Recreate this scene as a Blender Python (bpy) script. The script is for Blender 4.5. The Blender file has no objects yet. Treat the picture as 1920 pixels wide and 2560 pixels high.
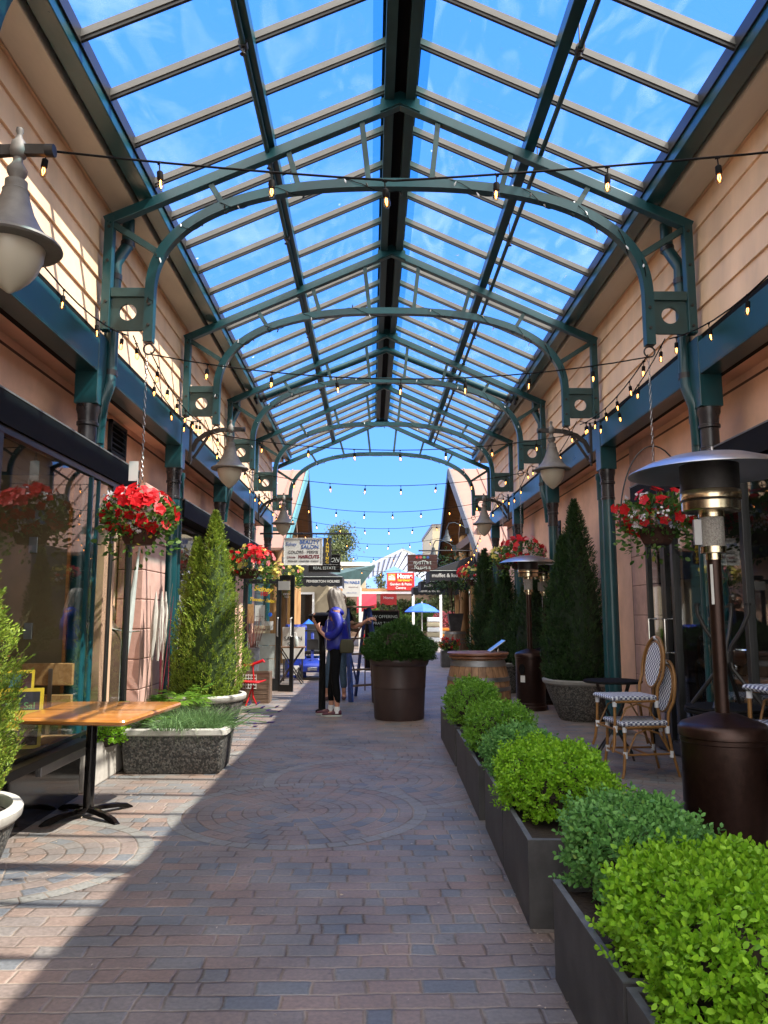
import bpy, bmesh, math, random
import numpy as np
from math import pi, sin, cos, radians
from mathutils import Vector, Matrix

S = bpy.context.scene
COL = S.collection
rnd = random.Random(7)

# ------------------------------------------------------------------ camera, sky, sun, exposure
cam_d = bpy.data.cameras.new('camera'); cam = bpy.data.objects.new('camera', cam_d); COL.objects.link(cam)
cam.location = (0, 0, 1.37)
cam.rotation_euler = (radians(90 + 7.565), 0, radians(-0.9465))
cam_d.sensor_fit = 'VERTICAL'; cam_d.sensor_height = 24.0; cam_d.lens = 24.0 * 1920 / 2560
cam_d.clip_start = 0.05; cam_d.clip_end = 2000
S.camera = cam

SUNV = Vector((1.0, -0.30, 1.40)).normalized()        # towards the sun
W = bpy.data.worlds.new('World'); S.world = W; W.use_nodes = True
nt = W.node_tree; nt.nodes.clear()
wo = nt.nodes.new('ShaderNodeOutputWorld'); bg = nt.nodes.new('ShaderNodeBackground')
sky = nt.nodes.new('ShaderNodeTexSky'); sky.sky_type = 'NISHITA'; sky.sun_disc = False
sky.sun_elevation = math.asin(SUNV.z); sky.sun_rotation = math.atan2(SUNV.x, SUNV.y)
sky.air_density = 1.0; sky.dust_density = 0.3; sky.ozone_density = 2.5
hs = nt.nodes.new('ShaderNodeHueSaturation'); hs.inputs['Saturation'].default_value = 1.12; hs.inputs['Value'].default_value = 1.0
tc = nt.nodes.new('ShaderNodeTexCoord'); mp = nt.nodes.new('ShaderNodeMapping'); mp.inputs['Scale'].default_value = (1.2, 0.5, 3.2); mp.inputs['Rotation'].default_value = (0.3, 0.1, 0.5)
nz = nt.nodes.new('ShaderNodeTexNoise'); nz.inputs['Scale'].default_value = 2.2; nz.inputs['Detail'].default_value = 9; nz.inputs['Roughness'].default_value = 0.62; nz.inputs['Distortion'].default_value = 0.6
cr = nt.nodes.new('ShaderNodeValToRGB'); cr.color_ramp.elements[0].position = 0.54; cr.color_ramp.elements[1].position = 0.80
cr.color_ramp.elements[1].color = (0.16, 0.16, 0.16, 1)
mx = nt.nodes.new('ShaderNodeMixRGB'); mx.inputs[2].default_value = (5.0, 5.2, 5.6, 1)
L = nt.links.new
L(tc.outputs['Generated'], mp.inputs[0]); L(mp.outputs[0], nz.inputs['Vector']); L(nz.outputs['Fac'], cr.inputs[0])
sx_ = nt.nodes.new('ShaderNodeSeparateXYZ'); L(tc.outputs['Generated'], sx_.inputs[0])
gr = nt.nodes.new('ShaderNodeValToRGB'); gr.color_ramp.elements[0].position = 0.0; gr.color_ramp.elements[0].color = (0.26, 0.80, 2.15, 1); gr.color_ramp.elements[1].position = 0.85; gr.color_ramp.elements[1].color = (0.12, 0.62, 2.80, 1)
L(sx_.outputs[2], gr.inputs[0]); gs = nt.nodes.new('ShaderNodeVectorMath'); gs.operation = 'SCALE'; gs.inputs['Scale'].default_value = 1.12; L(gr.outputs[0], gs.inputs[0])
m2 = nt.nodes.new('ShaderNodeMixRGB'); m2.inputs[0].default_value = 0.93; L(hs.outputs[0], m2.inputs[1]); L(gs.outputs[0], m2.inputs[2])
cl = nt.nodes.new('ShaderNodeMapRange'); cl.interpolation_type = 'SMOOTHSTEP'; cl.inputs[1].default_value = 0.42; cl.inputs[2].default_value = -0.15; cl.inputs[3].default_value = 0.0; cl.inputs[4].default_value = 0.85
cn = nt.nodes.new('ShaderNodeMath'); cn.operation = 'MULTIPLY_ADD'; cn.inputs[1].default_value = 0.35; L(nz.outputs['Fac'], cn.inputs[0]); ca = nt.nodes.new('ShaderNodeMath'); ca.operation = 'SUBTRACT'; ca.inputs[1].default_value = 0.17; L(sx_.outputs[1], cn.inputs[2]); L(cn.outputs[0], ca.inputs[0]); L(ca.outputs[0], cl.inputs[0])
m3 = nt.nodes.new('ShaderNodeMixRGB'); m3.inputs[2].default_value = (6.5, 6.15, 5.6, 1); L(cl.outputs[0], m3.inputs[0]); L(m2.outputs[0], m3.inputs[1])  # unseen white cloud glow behind and overhead, added to fill the shade
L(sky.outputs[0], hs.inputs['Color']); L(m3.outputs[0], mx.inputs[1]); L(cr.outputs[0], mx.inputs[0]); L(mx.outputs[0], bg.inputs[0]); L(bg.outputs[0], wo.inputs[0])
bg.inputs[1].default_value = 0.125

sl = bpy.data.lights.new('sun', 'SUN'); sl.energy = 2.0; sl.angle = radians(0.5); sl.color = (1.0, 0.93, 0.82)
so = bpy.data.objects.new('sun', sl); COL.objects.link(so); so.rotation_euler = (-SUNV).to_track_quat('-Z', 'Y').to_euler()
S.view_settings.view_transform = 'Standard'; S.view_settings.look = 'None'; S.view_settings.gamma = 1.0
S.view_settings.exposure = 2.38
S.render.engine = 'CYCLES'
cy = S.cycles
cy.max_bounces = 10; cy.transparent_max_bounces = 24; cy.diffuse_bounces = 6; cy.glossy_bounces = 4; cy.transmission_bounces = 6
cy.caustics_reflective = False; cy.caustics_refractive = False; cy.sample_clamp_indirect = 6.0
try:
    cy.use_denoising = True; cy.denoiser = 'OPENIMAGEDENOISE'
except Exception: pass

# ------------------------------------------------------------------ layout constants (metres)
XL, XR, CX, HW = -2.25, 2.73, 0.24, 2.49
TY = [3.37, 6.16, 8.95, 11.75, 14.55, 17.34]
def chord_z(u): return 5.83 - 0.4537 * abs(u)
def glass_z(u): return 5.99 - 0.4537 * abs(u)

# ------------------------------------------------------------------ materials
def newmat(name):
    m = bpy.data.materials.new(name); m.use_nodes = True; n = m.node_tree; n.nodes.clear()
    o = n.nodes.new('ShaderNodeOutputMaterial'); return m, n, o
def M(name, col, rough=0.5, metal=0.0, var=0.15, scale=6.0, bump=0.0, bscale=80.0, coat=0.0, spec=0.5, stretch=(1, 1, 1), emit=None):
    m, n, o = newmat(name); N = n.nodes.new; K = n.links.new
    p = N('ShaderNodeBsdfPrincipled'); K(p.outputs[0], o.inputs[0])
    p.inputs['Roughness'].default_value = rough; p.inputs['Metallic'].default_value = metal
    p.inputs['Specular IOR Level'].default_value = spec; p.inputs['Coat Weight'].default_value = coat
    t = N('ShaderNodeTexCoord'); mpn = N('ShaderNodeMapping'); mpn.inputs['Scale'].default_value = stretch
    z = N('ShaderNodeTexNoise'); z.inputs['Scale'].default_value = scale; z.inputs['Detail'].default_value = 6; z.inputs['Roughness'].default_value = 0.6
    K(t.outputs['Object'], mpn.inputs[0]); K(mpn.outputs[0], z.inputs['Vector'])
    r = N('ShaderNodeMapRange'); r.inputs[1].default_value = 0.3; r.inputs[2].default_value = 0.7; r.inputs[3].default_value = 1 - var; r.inputs[4].default_value = 1 + var
    K(z.outputs['Fac'], r.inputs[0])
    v = N('ShaderNodeVectorMath'); v.operation = 'SCALE'; v.inputs[0].default_value = col; K(r.outputs[0], v.inputs['Scale']); K(v.outputs[0], p.inputs['Base Color'])
    rr = N('ShaderNodeMapRange'); rr.inputs[3].default_value = max(0.02, rough - 0.08); rr.inputs[4].default_value = min(1, rough + 0.1); K(z.outputs['Fac'], rr.inputs[0]); K(rr.outputs[0], p.inputs['Roughness'])
    if bump:
        b = N('ShaderNodeBump'); b.inputs['Strength'].default_value = bump; b.inputs['Distance'].default_value = 0.004
        z2 = N('ShaderNodeTexNoise'); z2.inputs['Scale'].default_value = bscale; z2.inputs['Detail'].default_value = 4
        K(mpn.outputs[0], z2.inputs['Vector']); K(z2.outputs['Fac'], b.inputs['Height']); K(b.outputs[0], p.inputs['Normal'])
    if emit:
        p.inputs['Emission Color'].default_value = (*emit[:3], 1); p.inputs['Emission Strength'].default_value = emit[3]
    return m
def M_leaf(name, c1, c2, trans=0.35, rough=0.5, c3=None):
    m, n, o = newmat(name); N = n.nodes.new; K = n.links.new
    g = N('ShaderNodeNewGeometry'); r = N('ShaderNodeValToRGB'); r.color_ramp.elements[0].color = (*c1, 1); r.color_ramp.elements[1].color = (*c2, 1)
    if c3:
        e = r.color_ramp.elements.new(0.965); e.color = (*c2, 1); r.color_ramp.elements[2].color = (*c3, 1)
    K(g.outputs['Random Per Island'], r.inputs[0])
    p = N('ShaderNodeBsdfPrincipled'); p.inputs['Roughness'].default_value = rough; p.inputs['Specular IOR Level'].default_value = 0.35; K(r.outputs[0], p.inputs['Base Color'])
    t = N('ShaderNodeBsdfTranslucent'); K(r.outputs[0], t.inputs[0]); x = N('ShaderNodeMixShader'); x.inputs[0].default_value = trans
    K(p.outputs[0], x.inputs[1]); K(t.outputs[0], x.inputs[2]); K(x.outputs[0], o.inputs[0]); return m
def M_glass(name, tint=(0.93, 0.97, 0.98), refl=1.0, dirt=0.0, rough=0.02):
    m, n, o = newmat(name); N = n.nodes.new; K = n.links.new
    t = N('ShaderNodeBsdfTransparent'); t.inputs[0].default_value = (*tint, 1)
    gl = N('ShaderNodeBsdfGlossy'); gl.inputs['Roughness'].default_value = rough
    f = N('ShaderNodeLayerWeight'); f.inputs[0].default_value = 0.5            # Facing: the same from both sides of the thin sheet
    pw = N('ShaderNodeMath'); pw.operation = 'POWER'; pw.inputs[1].default_value = 4.5; K(f.outputs['Facing'], pw.inputs[0])
    mu = N('ShaderNodeMath'); mu.operation = 'MULTIPLY_ADD'; mu.inputs[1].default_value = 0.90 * refl; mu.inputs[2].default_value = 0.065 * refl; mu.use_clamp = True; K(pw.outputs[0], mu.inputs[0])
    x = N('ShaderNodeMixShader'); K(mu.outputs[0], x.inputs[0]); K(t.outputs[0], x.inputs[1]); K(gl.outputs[0], x.inputs[2]); last = x
    if dirt:
        tc_ = N('ShaderNodeTexCoord'); v = N('ShaderNodeMapping'); v.inputs['Scale'].default_value = (1.0, 0.35, 1.0); v.inputs['Rotation'].default_value = (0, 0, 0.7)
        z = N('ShaderNodeTexNoise'); z.inputs['Scale'].default_value = 3.0; z.inputs['Detail'].default_value = 8; z.inputs['Distortion'].default_value = 1.5
        r = N('ShaderNodeMapRange'); r.inputs[1].default_value = 0.52; r.inputs[2].default_value = 0.85; r.inputs[3].default_value = 0; r.inputs[4].default_value = dirt
        z2 = N('ShaderNodeTexVoronoi'); z2.inputs['Scale'].default_value = 3.1
        r2 = N('ShaderNodeMapRange'); r2.inputs[1].default_value = 0.07; r2.inputs[2].default_value = 0.03; r2.inputs[3].default_value = 0; r2.inputs[4].default_value = 0.55
        z3 = N('ShaderNodeTexNoise'); z3.inputs['Scale'].default_value = 1.1
        r3 = N('ShaderNodeMapRange'); r3.inputs[1].default_value = 0.52; r3.inputs[2].default_value = 0.6; K(tc_.outputs['Object'], z3.inputs['Vector']); K(z3.outputs['Fac'], r3.inputs[0])
        K(tc_.outputs['Object'], v.inputs[0]); K(v.outputs[0], z.inputs['Vector']); K(tc_.outputs['Object'], z2.inputs['Vector']); K(z.outputs['Fac'], r.inputs[0]); K(z2.outputs['Distance'], r2.inputs[0])
        mm = N('ShaderNodeMath'); mm.operation = 'MULTIPLY'; K(r2.outputs[0], mm.inputs[0]); K(r3.outputs[0], mm.inputs[1])
        ma = N('ShaderNodeMath'); ma.operation = 'MAXIMUM'; K(r.outputs[0], ma.inputs[0]); K(mm.outputs[0], ma.inputs[1])
        tl = N('ShaderNodeBsdfTranslucent'); tl.inputs[0].default_value = (0.8, 0.85, 0.9, 1)
        y = N('ShaderNodeMixShader'); K(ma.outputs[0], y.inputs[0]); K(x.outputs[0], y.inputs[1]); K(tl.outputs[0], y.inputs[2]); last = y
    K(last.outputs[0], o.inputs[0]); return m
def M_emit(name, col, strength):
    m, n, o = newmat(name); e = n.nodes.new('ShaderNodeEmission'); e.inputs[0].default_value = (*col, 1); e.inputs[1].default_value = strength
    n.links.new(e.outputs[0], o.inputs[0]); return m
def M_speckle(name, cols, scale=90, rough=0.8, bump=0.6):
    m, n, o = newmat(name); N = n.nodes.new; K = n.links.new
    t = N('ShaderNodeTexCoord'); v = N('ShaderNodeTexVoronoi'); v.inputs['Scale'].default_value = scale; K(t.outputs['Object'], v.inputs['Vector'])
    r = N('ShaderNodeValToRGB'); r.color_ramp.interpolation = 'CONSTANT'
    while len(r.color_ramp.elements) < len(cols): r.color_ramp.elements.new(0.5)
    for i, c in enumerate(cols): r.color_ramp.elements[i].position = i / len(cols); r.color_ramp.elements[i].color = (*c, 1)
    sp = N('ShaderNodeSeparateColor'); K(v.outputs['Color'], sp.inputs[0]); K(sp.outputs[0], r.inputs[0])
    p = N('ShaderNodeBsdfPrincipled'); p.inputs['Roughness'].default_value = rough; K(r.outputs[0], p.inputs['Base Color'])
    b = N('ShaderNodeBump'); b.invert = True; b.inputs['Strength'].default_value = bump; b.inputs['Distance'].default_value = 0.006; K(v.outputs['Distance'], b.inputs['Height']); K(b.outputs[0], p.inputs['Normal'])
    K(p.outputs[0], o.inputs[0]); return m
def M_wood(name, c1, c2, axis=0, scale=3.0, rough=0.45, coat=0.0, ring=9.0):
    m, n, o = newmat(name); N = n.nodes.new; K = n.links.new
    t = N('ShaderNodeTexCoord'); mp_ = N('ShaderNodeMapping'); s = [ring] * 3; s[axis] = 0.7; mp_.inputs['Scale'].default_value = s
    z = N('ShaderNodeTexNoise'); z.inputs['Scale'].default_value = scale; z.inputs['Detail'].default_value = 8; z.inputs['Distortion'].default_value = 0.8
    K(t.outputs['Object'], mp_.inputs[0]); K(mp_.outputs[0], z.inputs['Vector'])
    r = N('ShaderNodeValToRGB'); r.color_ramp.elements[0].position = 0.35; r.color_ramp.elements[1].position = 0.68
    r.color_ramp.elements[0].color = (*c1, 1); r.color_ramp.elements[1].color = (*c2, 1); K(z.outputs['Fac'], r.inputs[0])
    p = N('ShaderNodeBsdfPrincipled'); p.inputs['Roughness'].default_value = rough; p.inputs['Coat Weight'].default_value = coat; p.inputs['Coat Roughness'].default_value = 0.12
    K(r.outputs[0], p.inputs['Base Color']); b = N('ShaderNodeBump'); b.inputs['Strength'].default_value = 0.15; b.inputs['Distance'].default_value = 0.003; K(z.outputs['Fac'], b.inputs['Height']); K(b.outputs[0], p.inputs['Normal'])
    K(p.outputs[0], o.inputs[0]); return m

def M_pavers(name, polar=False, w=0.107, l=0.205, outer=1.0):
    """clay pavers: rows (or rings) of bricks with sanded joints, colour per brick"""
    m, n, o = newmat(name); N = n.nodes.new; K = n.links.new
    def mt(op, a, b=None, c=None):
        x = N('ShaderNodeMath'); x.operation = op
        for i, q in enumerate((a, b, c)):
            if q is None: continue
            if isinstance(q, (int, float)): x.inputs[i].default_value = q
            else: K(q, x.inputs[i])
        return x.outputs[0]
    t = N('ShaderNodeTexCoord'); wob = N('ShaderNodeTexNoise'); wob.inputs['Scale'].default_value = 5.0; wob.inputs['Detail'].default_value = 3; K(t.outputs['Object'], wob.inputs['Vector'])
    sv = N('ShaderNodeVectorMath'); sv.operation = 'SUBTRACT'; K(wob.outputs['Color'], sv.inputs[0]); sv.inputs[1].default_value = (0.5, 0.5, 0.5)
    sc = N('ShaderNodeVectorMath'); sc.operation = 'SCALE'; sc.inputs['Scale'].default_value = 0.035; K(sv.outputs[0], sc.inputs[0])
    ad = N('ShaderNodeVectorMath'); ad.operation = 'ADD'; K(t.outputs['Object'], ad.inputs[0]); K(sc.outputs[0], ad.inputs[1])
    sp = N('ShaderNodeSeparateXYZ'); K(ad.outputs[0], sp.inputs[0]); X, Y = sp.outputs[0], sp.outputs[1]
    if polar:
        r = mt('SQRT', mt('ADD', mt('MULTIPLY', X, X), mt('MULTIPLY', Y, Y)))
        rw = mt('DIVIDE', r, w); row = mt('FLOOR', rw); fr = mt('SUBTRACT', rw, row)
        cnt = mt('ROUND', mt('DIVIDE', mt('MULTIPLY', mt('ADD', row, 0.5), w * 2 * pi), l * 0.72)); cnt = mt('MAXIMUM', cnt, 5.0)
        th = mt('ADD', mt('DIVIDE', mt('ARCTAN2', Y, X), 2 * pi), 0.5)
        a = mt('ADD', mt('MULTIPLY', th, cnt), mt('MULTIPLY', mt('FRACT', mt('MULTIPLY', row, 0.5)), 1.0)); col = mt('FLOOR', a); fc = mt('SUBTRACT', a, col)
        lc = mt('DIVIDE', mt('MULTIPLY', r, 2 * pi), cnt)
    else:
        rw = mt('DIVIDE', Y, w); row = mt('FLOOR', rw); fr = mt('SUBTRACT', rw, row)
        wn0 = N('ShaderNodeTexWhiteNoise'); wn0.noise_dimensions = '1D'; K(row, wn0.inputs['W'])
        a = mt('ADD', mt('DIVIDE', X, l), mt('ADD', mt('FRACT', mt('MULTIPLY', row, 0.5)), mt('MULTIPLY', wn0.outputs['Value'], 0.35))); col = mt('FLOOR', a); fc = mt('SUBTRACT', a, col); lc = l
        # some bricks are split in two halves
        cb = N('ShaderNodeCombineXYZ'); K(row, cb.inputs[0]); K(col, cb.inputs[1]); wn1 = N('ShaderNodeTexWhiteNoise'); K(cb.outputs[0], wn1.inputs['Vector'])
        half = mt('GREATER_THAN', wn1.outputs['Value'], 0.80)
        f2 = mt('MULTIPLY', fc, mt('ADD', half, 1.0)); fl2 = mt('FLOOR', f2); fc = mt('SUBTRACT', f2, fl2); col = mt('ADD', mt('MULTIPLY', col, 2.0), fl2)
        lc = mt('DIVIDE', l, mt('ADD', half, 1.0))
    er = mt('MULTIPLY', mt('MINIMUM', fr, mt('SUBTRACT', 1.0, fr)), w)
    ec = mt('MULTIPLY', mt('MINIMUM', fc, mt('SUBTRACT', 1.0, fc)), lc)
    e = mt('SMOOTH_MIN', er, ec, 0.006)
    jn = N('ShaderNodeTexNoise'); jn.inputs['Scale'].default_value = 40.0; K(t.outputs['Object'], jn.inputs['Vector'])
    e = mt('ADD', e, mt('MULTIPLY', mt('SUBTRACT', jn.outputs['Fac'], 0.5), 0.006))
    mask = N('ShaderNodeMapRange'); mask.inputs[1].default_value = 0.0018; mask.inputs[2].default_value = 0.0060; K(e, mask.inputs[0])
    cid = N('ShaderNodeCombineXYZ'); K(row, cid.inputs[0]); K(col, cid.inputs[1]); wn = N('ShaderNodeTexWhiteNoise'); K(cid.outputs[0], wn.inputs['Vector'])
    # slow patches of bluer bricks
    big = N('ShaderNodeTexNoise'); big.inputs['Scale'].default_value = 0.55; big.inputs['Detail'].default_value = 2; K(t.outputs['Object'], big.inputs['Vector'])
    sel = mt('ADD', wn.outputs['Value'], mt('MULTIPLY', mt('SUBTRACT', big.outputs['Fac'], 0.5), 1.1))
    ramp = N('ShaderNodeValToRGB'); cs = [(0.0, (0.225, 0.160, 0.130)), (0.25, (0.200, 0.156, 0.135)), (0.50, (0.185, 0.156, 0.142)), (0.70, (0.180, 0.166, 0.155)), (0.88, (0.145, 0.150, 0.155)), (1.0, (0.120, 0.128, 0.142))]
    while len(ramp.color_ramp.elements) < len(cs): ramp.color_ramp.elements.new(0.5)
    for i, (p_, c) in enumerate(cs): ramp.color_ramp.elements[i].position = p_; ramp.color_ramp.elements[i].color = (*c, 1)
    K(sel, ramp.inputs[0]); colr = ramp.outputs[0]
    if polar:                                    # grey border ring
        bm_ = mt('GREATER_THAN', r, outer - w * 1.02); mixb = N('ShaderNodeMixRGB'); K(bm_, mixb.inputs[0]); K(colr, mixb.inputs[1]); mixb.inputs[2].default_value = (0.20, 0.195, 0.18, 1); colr = mixb.outputs[0]
    g = N('ShaderNodeTexNoise'); g.inputs['Scale'].default_value = 55; g.inputs['Detail'].default_value = 6; K(t.outputs['Object'], g.inputs['Vector'])
    gm = N('ShaderNodeMapRange'); gm.inputs[1].default_value = 0.25; gm.inputs[2].default_value = 0.75; gm.inputs[3].default_value = 0.72; gm.inputs[4].default_value = 1.3; K(g.outputs['Fac'], gm.inputs[0])
    g2 = N('ShaderNodeTexNoise'); g2.inputs['Scale'].default_value = 2.3; g2.inputs['Detail'].default_value = 5; K(t.outputs['Object'], g2.inputs['Vector'])
    gm2 = N('ShaderNodeMapRange'); gm2.inputs[1].default_value = 0.3; gm2.inputs[2].default_value = 0.7; gm2.inputs[3].default_value = 0.8; gm2.inputs[4].default_value = 1.18; K(g2.outputs['Fac'], gm2.inputs[0])
    vs = N('ShaderNodeVectorMath'); vs.operation = 'SCALE'; K(colr, vs.inputs[0]); K(mt('MULTIPLY', gm.outputs[0], gm2.outputs[0]), vs.inputs['Scale'])
    vo = N('ShaderNodeTexVoronoi'); vo.inputs['Scale'].default_value = 7.5; K(t.outputs['Object'], vo.inputs['Vector']); vm = N('ShaderNodeMapRange'); vm.inputs[1].default_value = 0.05; vm.inputs[2].default_value = 0.10; vm.inputs[3].default_value = 0.62; vm.inputs[4].default_value = 1.0; K(vo.outputs['Distance'], vm.inputs[0])
    vs0 = vs; vs = N('ShaderNodeVectorMath'); vs.operation = 'SCALE'; K(vs0.outputs[0], vs.inputs[0]); K(vm.outputs[0], vs.inputs['Scale'])
    # joint: sand, dark dirt in places
    jr = N('ShaderNodeValToRGB'); jr.color_ramp.elements[0].position = 0.40; jr.color_ramp.elements[1].position = 0.62
    jr.color_ramp.elements[0].color = (0.085, 0.065, 0.052, 1); jr.color_ramp.elements[1].color = (0.30, 0.245, 0.20, 1); K(g2.outputs['Fac'], jr.inputs[0])
    mx_ = N('ShaderNodeMixRGB'); K(mask.outputs[0], mx_.inputs[0]); K(jr.outputs[0], mx_.inputs[1]); K(vs.outputs[0], mx_.inputs[2])
    p = N('ShaderNodeBsdfPrincipled'); K(mx_.outputs[0], p.inputs['Base Color']); p.inputs['Specular IOR Level'].default_value = 0.45
    rg = N('ShaderNodeMapRange'); rg.inputs[3].default_value = 0.42; rg.inputs[4].default_value = 0.72; K(g.outputs['Fac'], rg.inputs[0]); K(rg.outputs[0], p.inputs['Roughness'])
    hm = N('ShaderNodeMapRange'); hm.inputs[1].default_value = 0.0; hm.inputs[2].default_value = 0.011; K(e, hm.inputs[0])
    hh = mt('ADD', hm.outputs[0], mt('ADD', mt('MULTIPLY', g.outputs['Fac'], 0.12), mt('MULTIPLY', wn.outputs['Value'], 0.25)))
    b = N('ShaderNodeBump'); b.inputs['Strength'].default_value = 0.75; b.inputs['Distance'].default_value = 0.006; K(hh, b.inputs['Height']); K(b.outputs[0], p.inputs['Normal'])
    K(p.outputs[0], o.inputs[0]); return m

MT = {}
MT['teal'] = M('teal_paint', (0.006, 0.053, 0.064), 0.30, var=0.22, scale=3, spec=0.6, bump=0.05, bscale=30)
MT['teal_dull'] = M('teal_paint_weathered', (0.018, 0.052, 0.054), 0.48, var=0.28, scale=5)
MT['teal_light'] = M('light_teal_trim', (0.09, 0.24, 0.26), 0.5, var=0.1)
MT['siding'] = M('peach_siding_paint', (0.82, 0.575, 0.385), 0.62, var=0.14, scale=3.2, bump=0.3, bscale=140, stretch=(1, 1.0, 0.22))
MT['stucco'] = M('peach_stucco', (0.82, 0.50, 0.34), 0.8, var=0.18, scale=1.6, bump=0.35, bscale=120)
MT['stone'] = M('pink_split_stone', (0.50, 0.31, 0.26), 0.8, var=0.2, scale=5, bump=0.5, bscale=40)
MT['alu'] = M('bronze_aluminium', (0.135, 0.128, 0.118), 0.45, metal=0.1, var=0.15, scale=9, stretch=(0.3, 3, 1))
MT['alu_dark'] = M('dark_aluminium', (0.035, 0.033, 0.032), 0.4, metal=0.3)
MT['soffit'] = M('grey_tan_gutter', (0.56, 0.50, 0.42), 0.6, var=0.2, scale=1.6, stretch=(1, 0.3, 1))
MT['shadow_joint_brown'] = M('brown_shadow_and_joint', (0.10, 0.045, 0.03), 0.7)  # brown of joints and lines; in the gutter gap it paints shade
MT['black'] = M('black_metal', (0.012, 0.012, 0.013), 0.32, var=0.3)
MT['black_matte'] = M('black_matte', (0.007, 0.0065, 0.0065), 0.7, var=0.3, spec=0.12)
MT['gloss_black'] = M('black_polished_panel', (0.006, 0.005, 0.005), 0.10, spec=0.6)
MT['capital'] = M('dark_bronze_paint', (0.018, 0.018, 0.022), 0.28, var=0.4)
MT['lampgrey'] = M('lamp_grey_paint', (0.135, 0.125, 0.115), 0.55, var=0.25, scale=14)
MT['iron'] = M('dark_iron', (0.03, 0.027, 0.026), 0.45, metal=0.3, var=0.3)
MT['white'] = M('white_paint', (0.78, 0.78, 0.76), 0.5, var=0.04)
MT['paper'] = M('paper', (0.60, 0.60, 0.58), 0.8, var=0.03)
MT['concrete'] = M('concrete', (0.42, 0.39, 0.35), 0.85, var=0.2, scale=8, bump=0.4, bscale=60)
MT['rim'] = M('cast_rim', (0.46, 0.44, 0.40), 0.75, var=0.18, scale=12, bump=0.3, bscale=60)
MT['rim_grey'] = M('grey_cast_rim', (0.22, 0.215, 0.20), 0.75, var=0.2, scale=12, bump=0.3, bscale=60)
MT['aggregate'] = M_speckle('exposed_aggregate', [(0.035, 0.035, 0.033), (0.10, 0.10, 0.092), (0.060, 0.058, 0.055), (0.17, 0.165, 0.15), (0.045, 0.046, 0.046), (0.125, 0.11, 0.095)], 75)
MT['planter'] = M('charcoal_fibre_planter', (0.050, 0.048, 0.050), 0.62, var=0.5, scale=6, bump=0.25, bscale=160)
MT['planter_edge'] = M('planter_worn_edge', (0.10, 0.105, 0.11), 0.7, var=0.3, scale=20)
MT['soil'] = M('potting_soil', (0.030, 0.020, 0.014), 0.95, var=0.5, scale=60, bump=1.0, bscale=50)
MT['box_leaf'] = M_leaf('bright_boxwood_leaf', (0.15, 0.35, 0.014), (0.32, 0.58, 0.032), 0.35)
MT['box_leaf_dark'] = M_leaf('blue_green_boxwood_leaf', (0.085, 0.23, 0.055), (0.19, 0.42, 0.10), 0.3, c3=(0.2, 0.3, 0.05))
MT['box_leaf_mid'] = M_leaf('mid_boxwood_leaf', (0.10, 0.25, 0.020), (0.22, 0.44, 0.045), 0.33)
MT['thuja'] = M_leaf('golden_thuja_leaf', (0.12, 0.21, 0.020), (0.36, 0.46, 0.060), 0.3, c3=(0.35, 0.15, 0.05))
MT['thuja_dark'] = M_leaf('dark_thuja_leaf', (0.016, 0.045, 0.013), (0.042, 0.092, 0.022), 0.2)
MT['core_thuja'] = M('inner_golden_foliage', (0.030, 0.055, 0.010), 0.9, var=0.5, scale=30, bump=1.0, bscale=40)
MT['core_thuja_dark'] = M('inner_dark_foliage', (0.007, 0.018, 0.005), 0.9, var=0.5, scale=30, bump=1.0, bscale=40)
MT['fern'] = M_leaf('fern_leaf', (0.09, 0.20, 0.02), (0.18, 0.33, 0.03), 0.45)
MT['lav'] = M_leaf('lavender_leaf', (0.10, 0.20, 0.075), (0.22, 0.36, 0.13), 0.3)
MT['basket_leaf'] = M_leaf('petunia_leaf', (0.035, 0.10, 0.012), (0.14, 0.24, 0.05), 0.4, c3=(0.5, 0.4, 0.04))
MT['far_leaf'] = M_leaf('far_tree_leaf', (0.05, 0.075, 0.025), (0.13, 0.15, 0.05), 0.2)
MT['bark'] = M('bark', (0.09, 0.06, 0.04), 0.9, var=0.3, bump=0.6, bscale=30)
MT['red'] = M_leaf('red_petal', (0.42, 0.004, 0.010), (0.68, 0.012, 0.018), 0.3)
MT['whitepetal'] = M_leaf('white_petal', (0.75, 0.68, 0.72), (0.85, 0.83, 0.85), 0.3)
MT['yellow'] = M_leaf('yellow_petal', (0.68, 0.55, 0.05), (0.80, 0.72, 0.22), 0.3)
MT['pinkp'] = M_leaf('coral_petal', (0.60, 0.08, 0.10), (0.75, 0.30, 0.32), 0.3)
MT['basket'] = M('coir_basket', (0.055, 0.022, 0.014), 0.85, var=0.4, scale=20, bump=0.8, bscale=60)
MT['bronze'] = M('hammered_bronze', (0.032, 0.015, 0.011), 0.33, metal=0.6, var=0.25, scale=30, bump=0.12, bscale=120)
MT['steel'] = M('stainless_steel', (0.52, 0.50, 0.47), 0.22, metal=1.0, var=0.06, scale=3, stretch=(1, 1, 8))
MT['steel_dull'] = M('dull_stainless', (0.34, 0.33, 0.33), 0.38, metal=1.0, var=0.12)
MT['reflector'] = M('brushed_reflector', (0.62, 0.61, 0.60), 0.36, metal=1.0, var=0.08, scale=4)
MT['brass'] = M('heat_tinted_steel', (0.60, 0.50, 0.34), 0.20, metal=1.0, var=0.2, scale=4, stretch=(3, 3, 1))
MT['burner'] = M('burner_mesh', (0.045, 0.040, 0.038), 0.45, metal=0.6, var=0.4, scale=10, bump=0.6, bscale=200)
MT['mesh'] = M_speckle('perforated_steel', [(0.30, 0.28, 0.26), (0.42, 0.40, 0.36), (0.36, 0.33, 0.30)], 160, 0.3, 1.0)
MT['oak'] = M_wood('varnished_oak', (0.36, 0.13, 0.022), (0.56, 0.235, 0.050), 0, 3, 0.30, 0.7)
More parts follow.
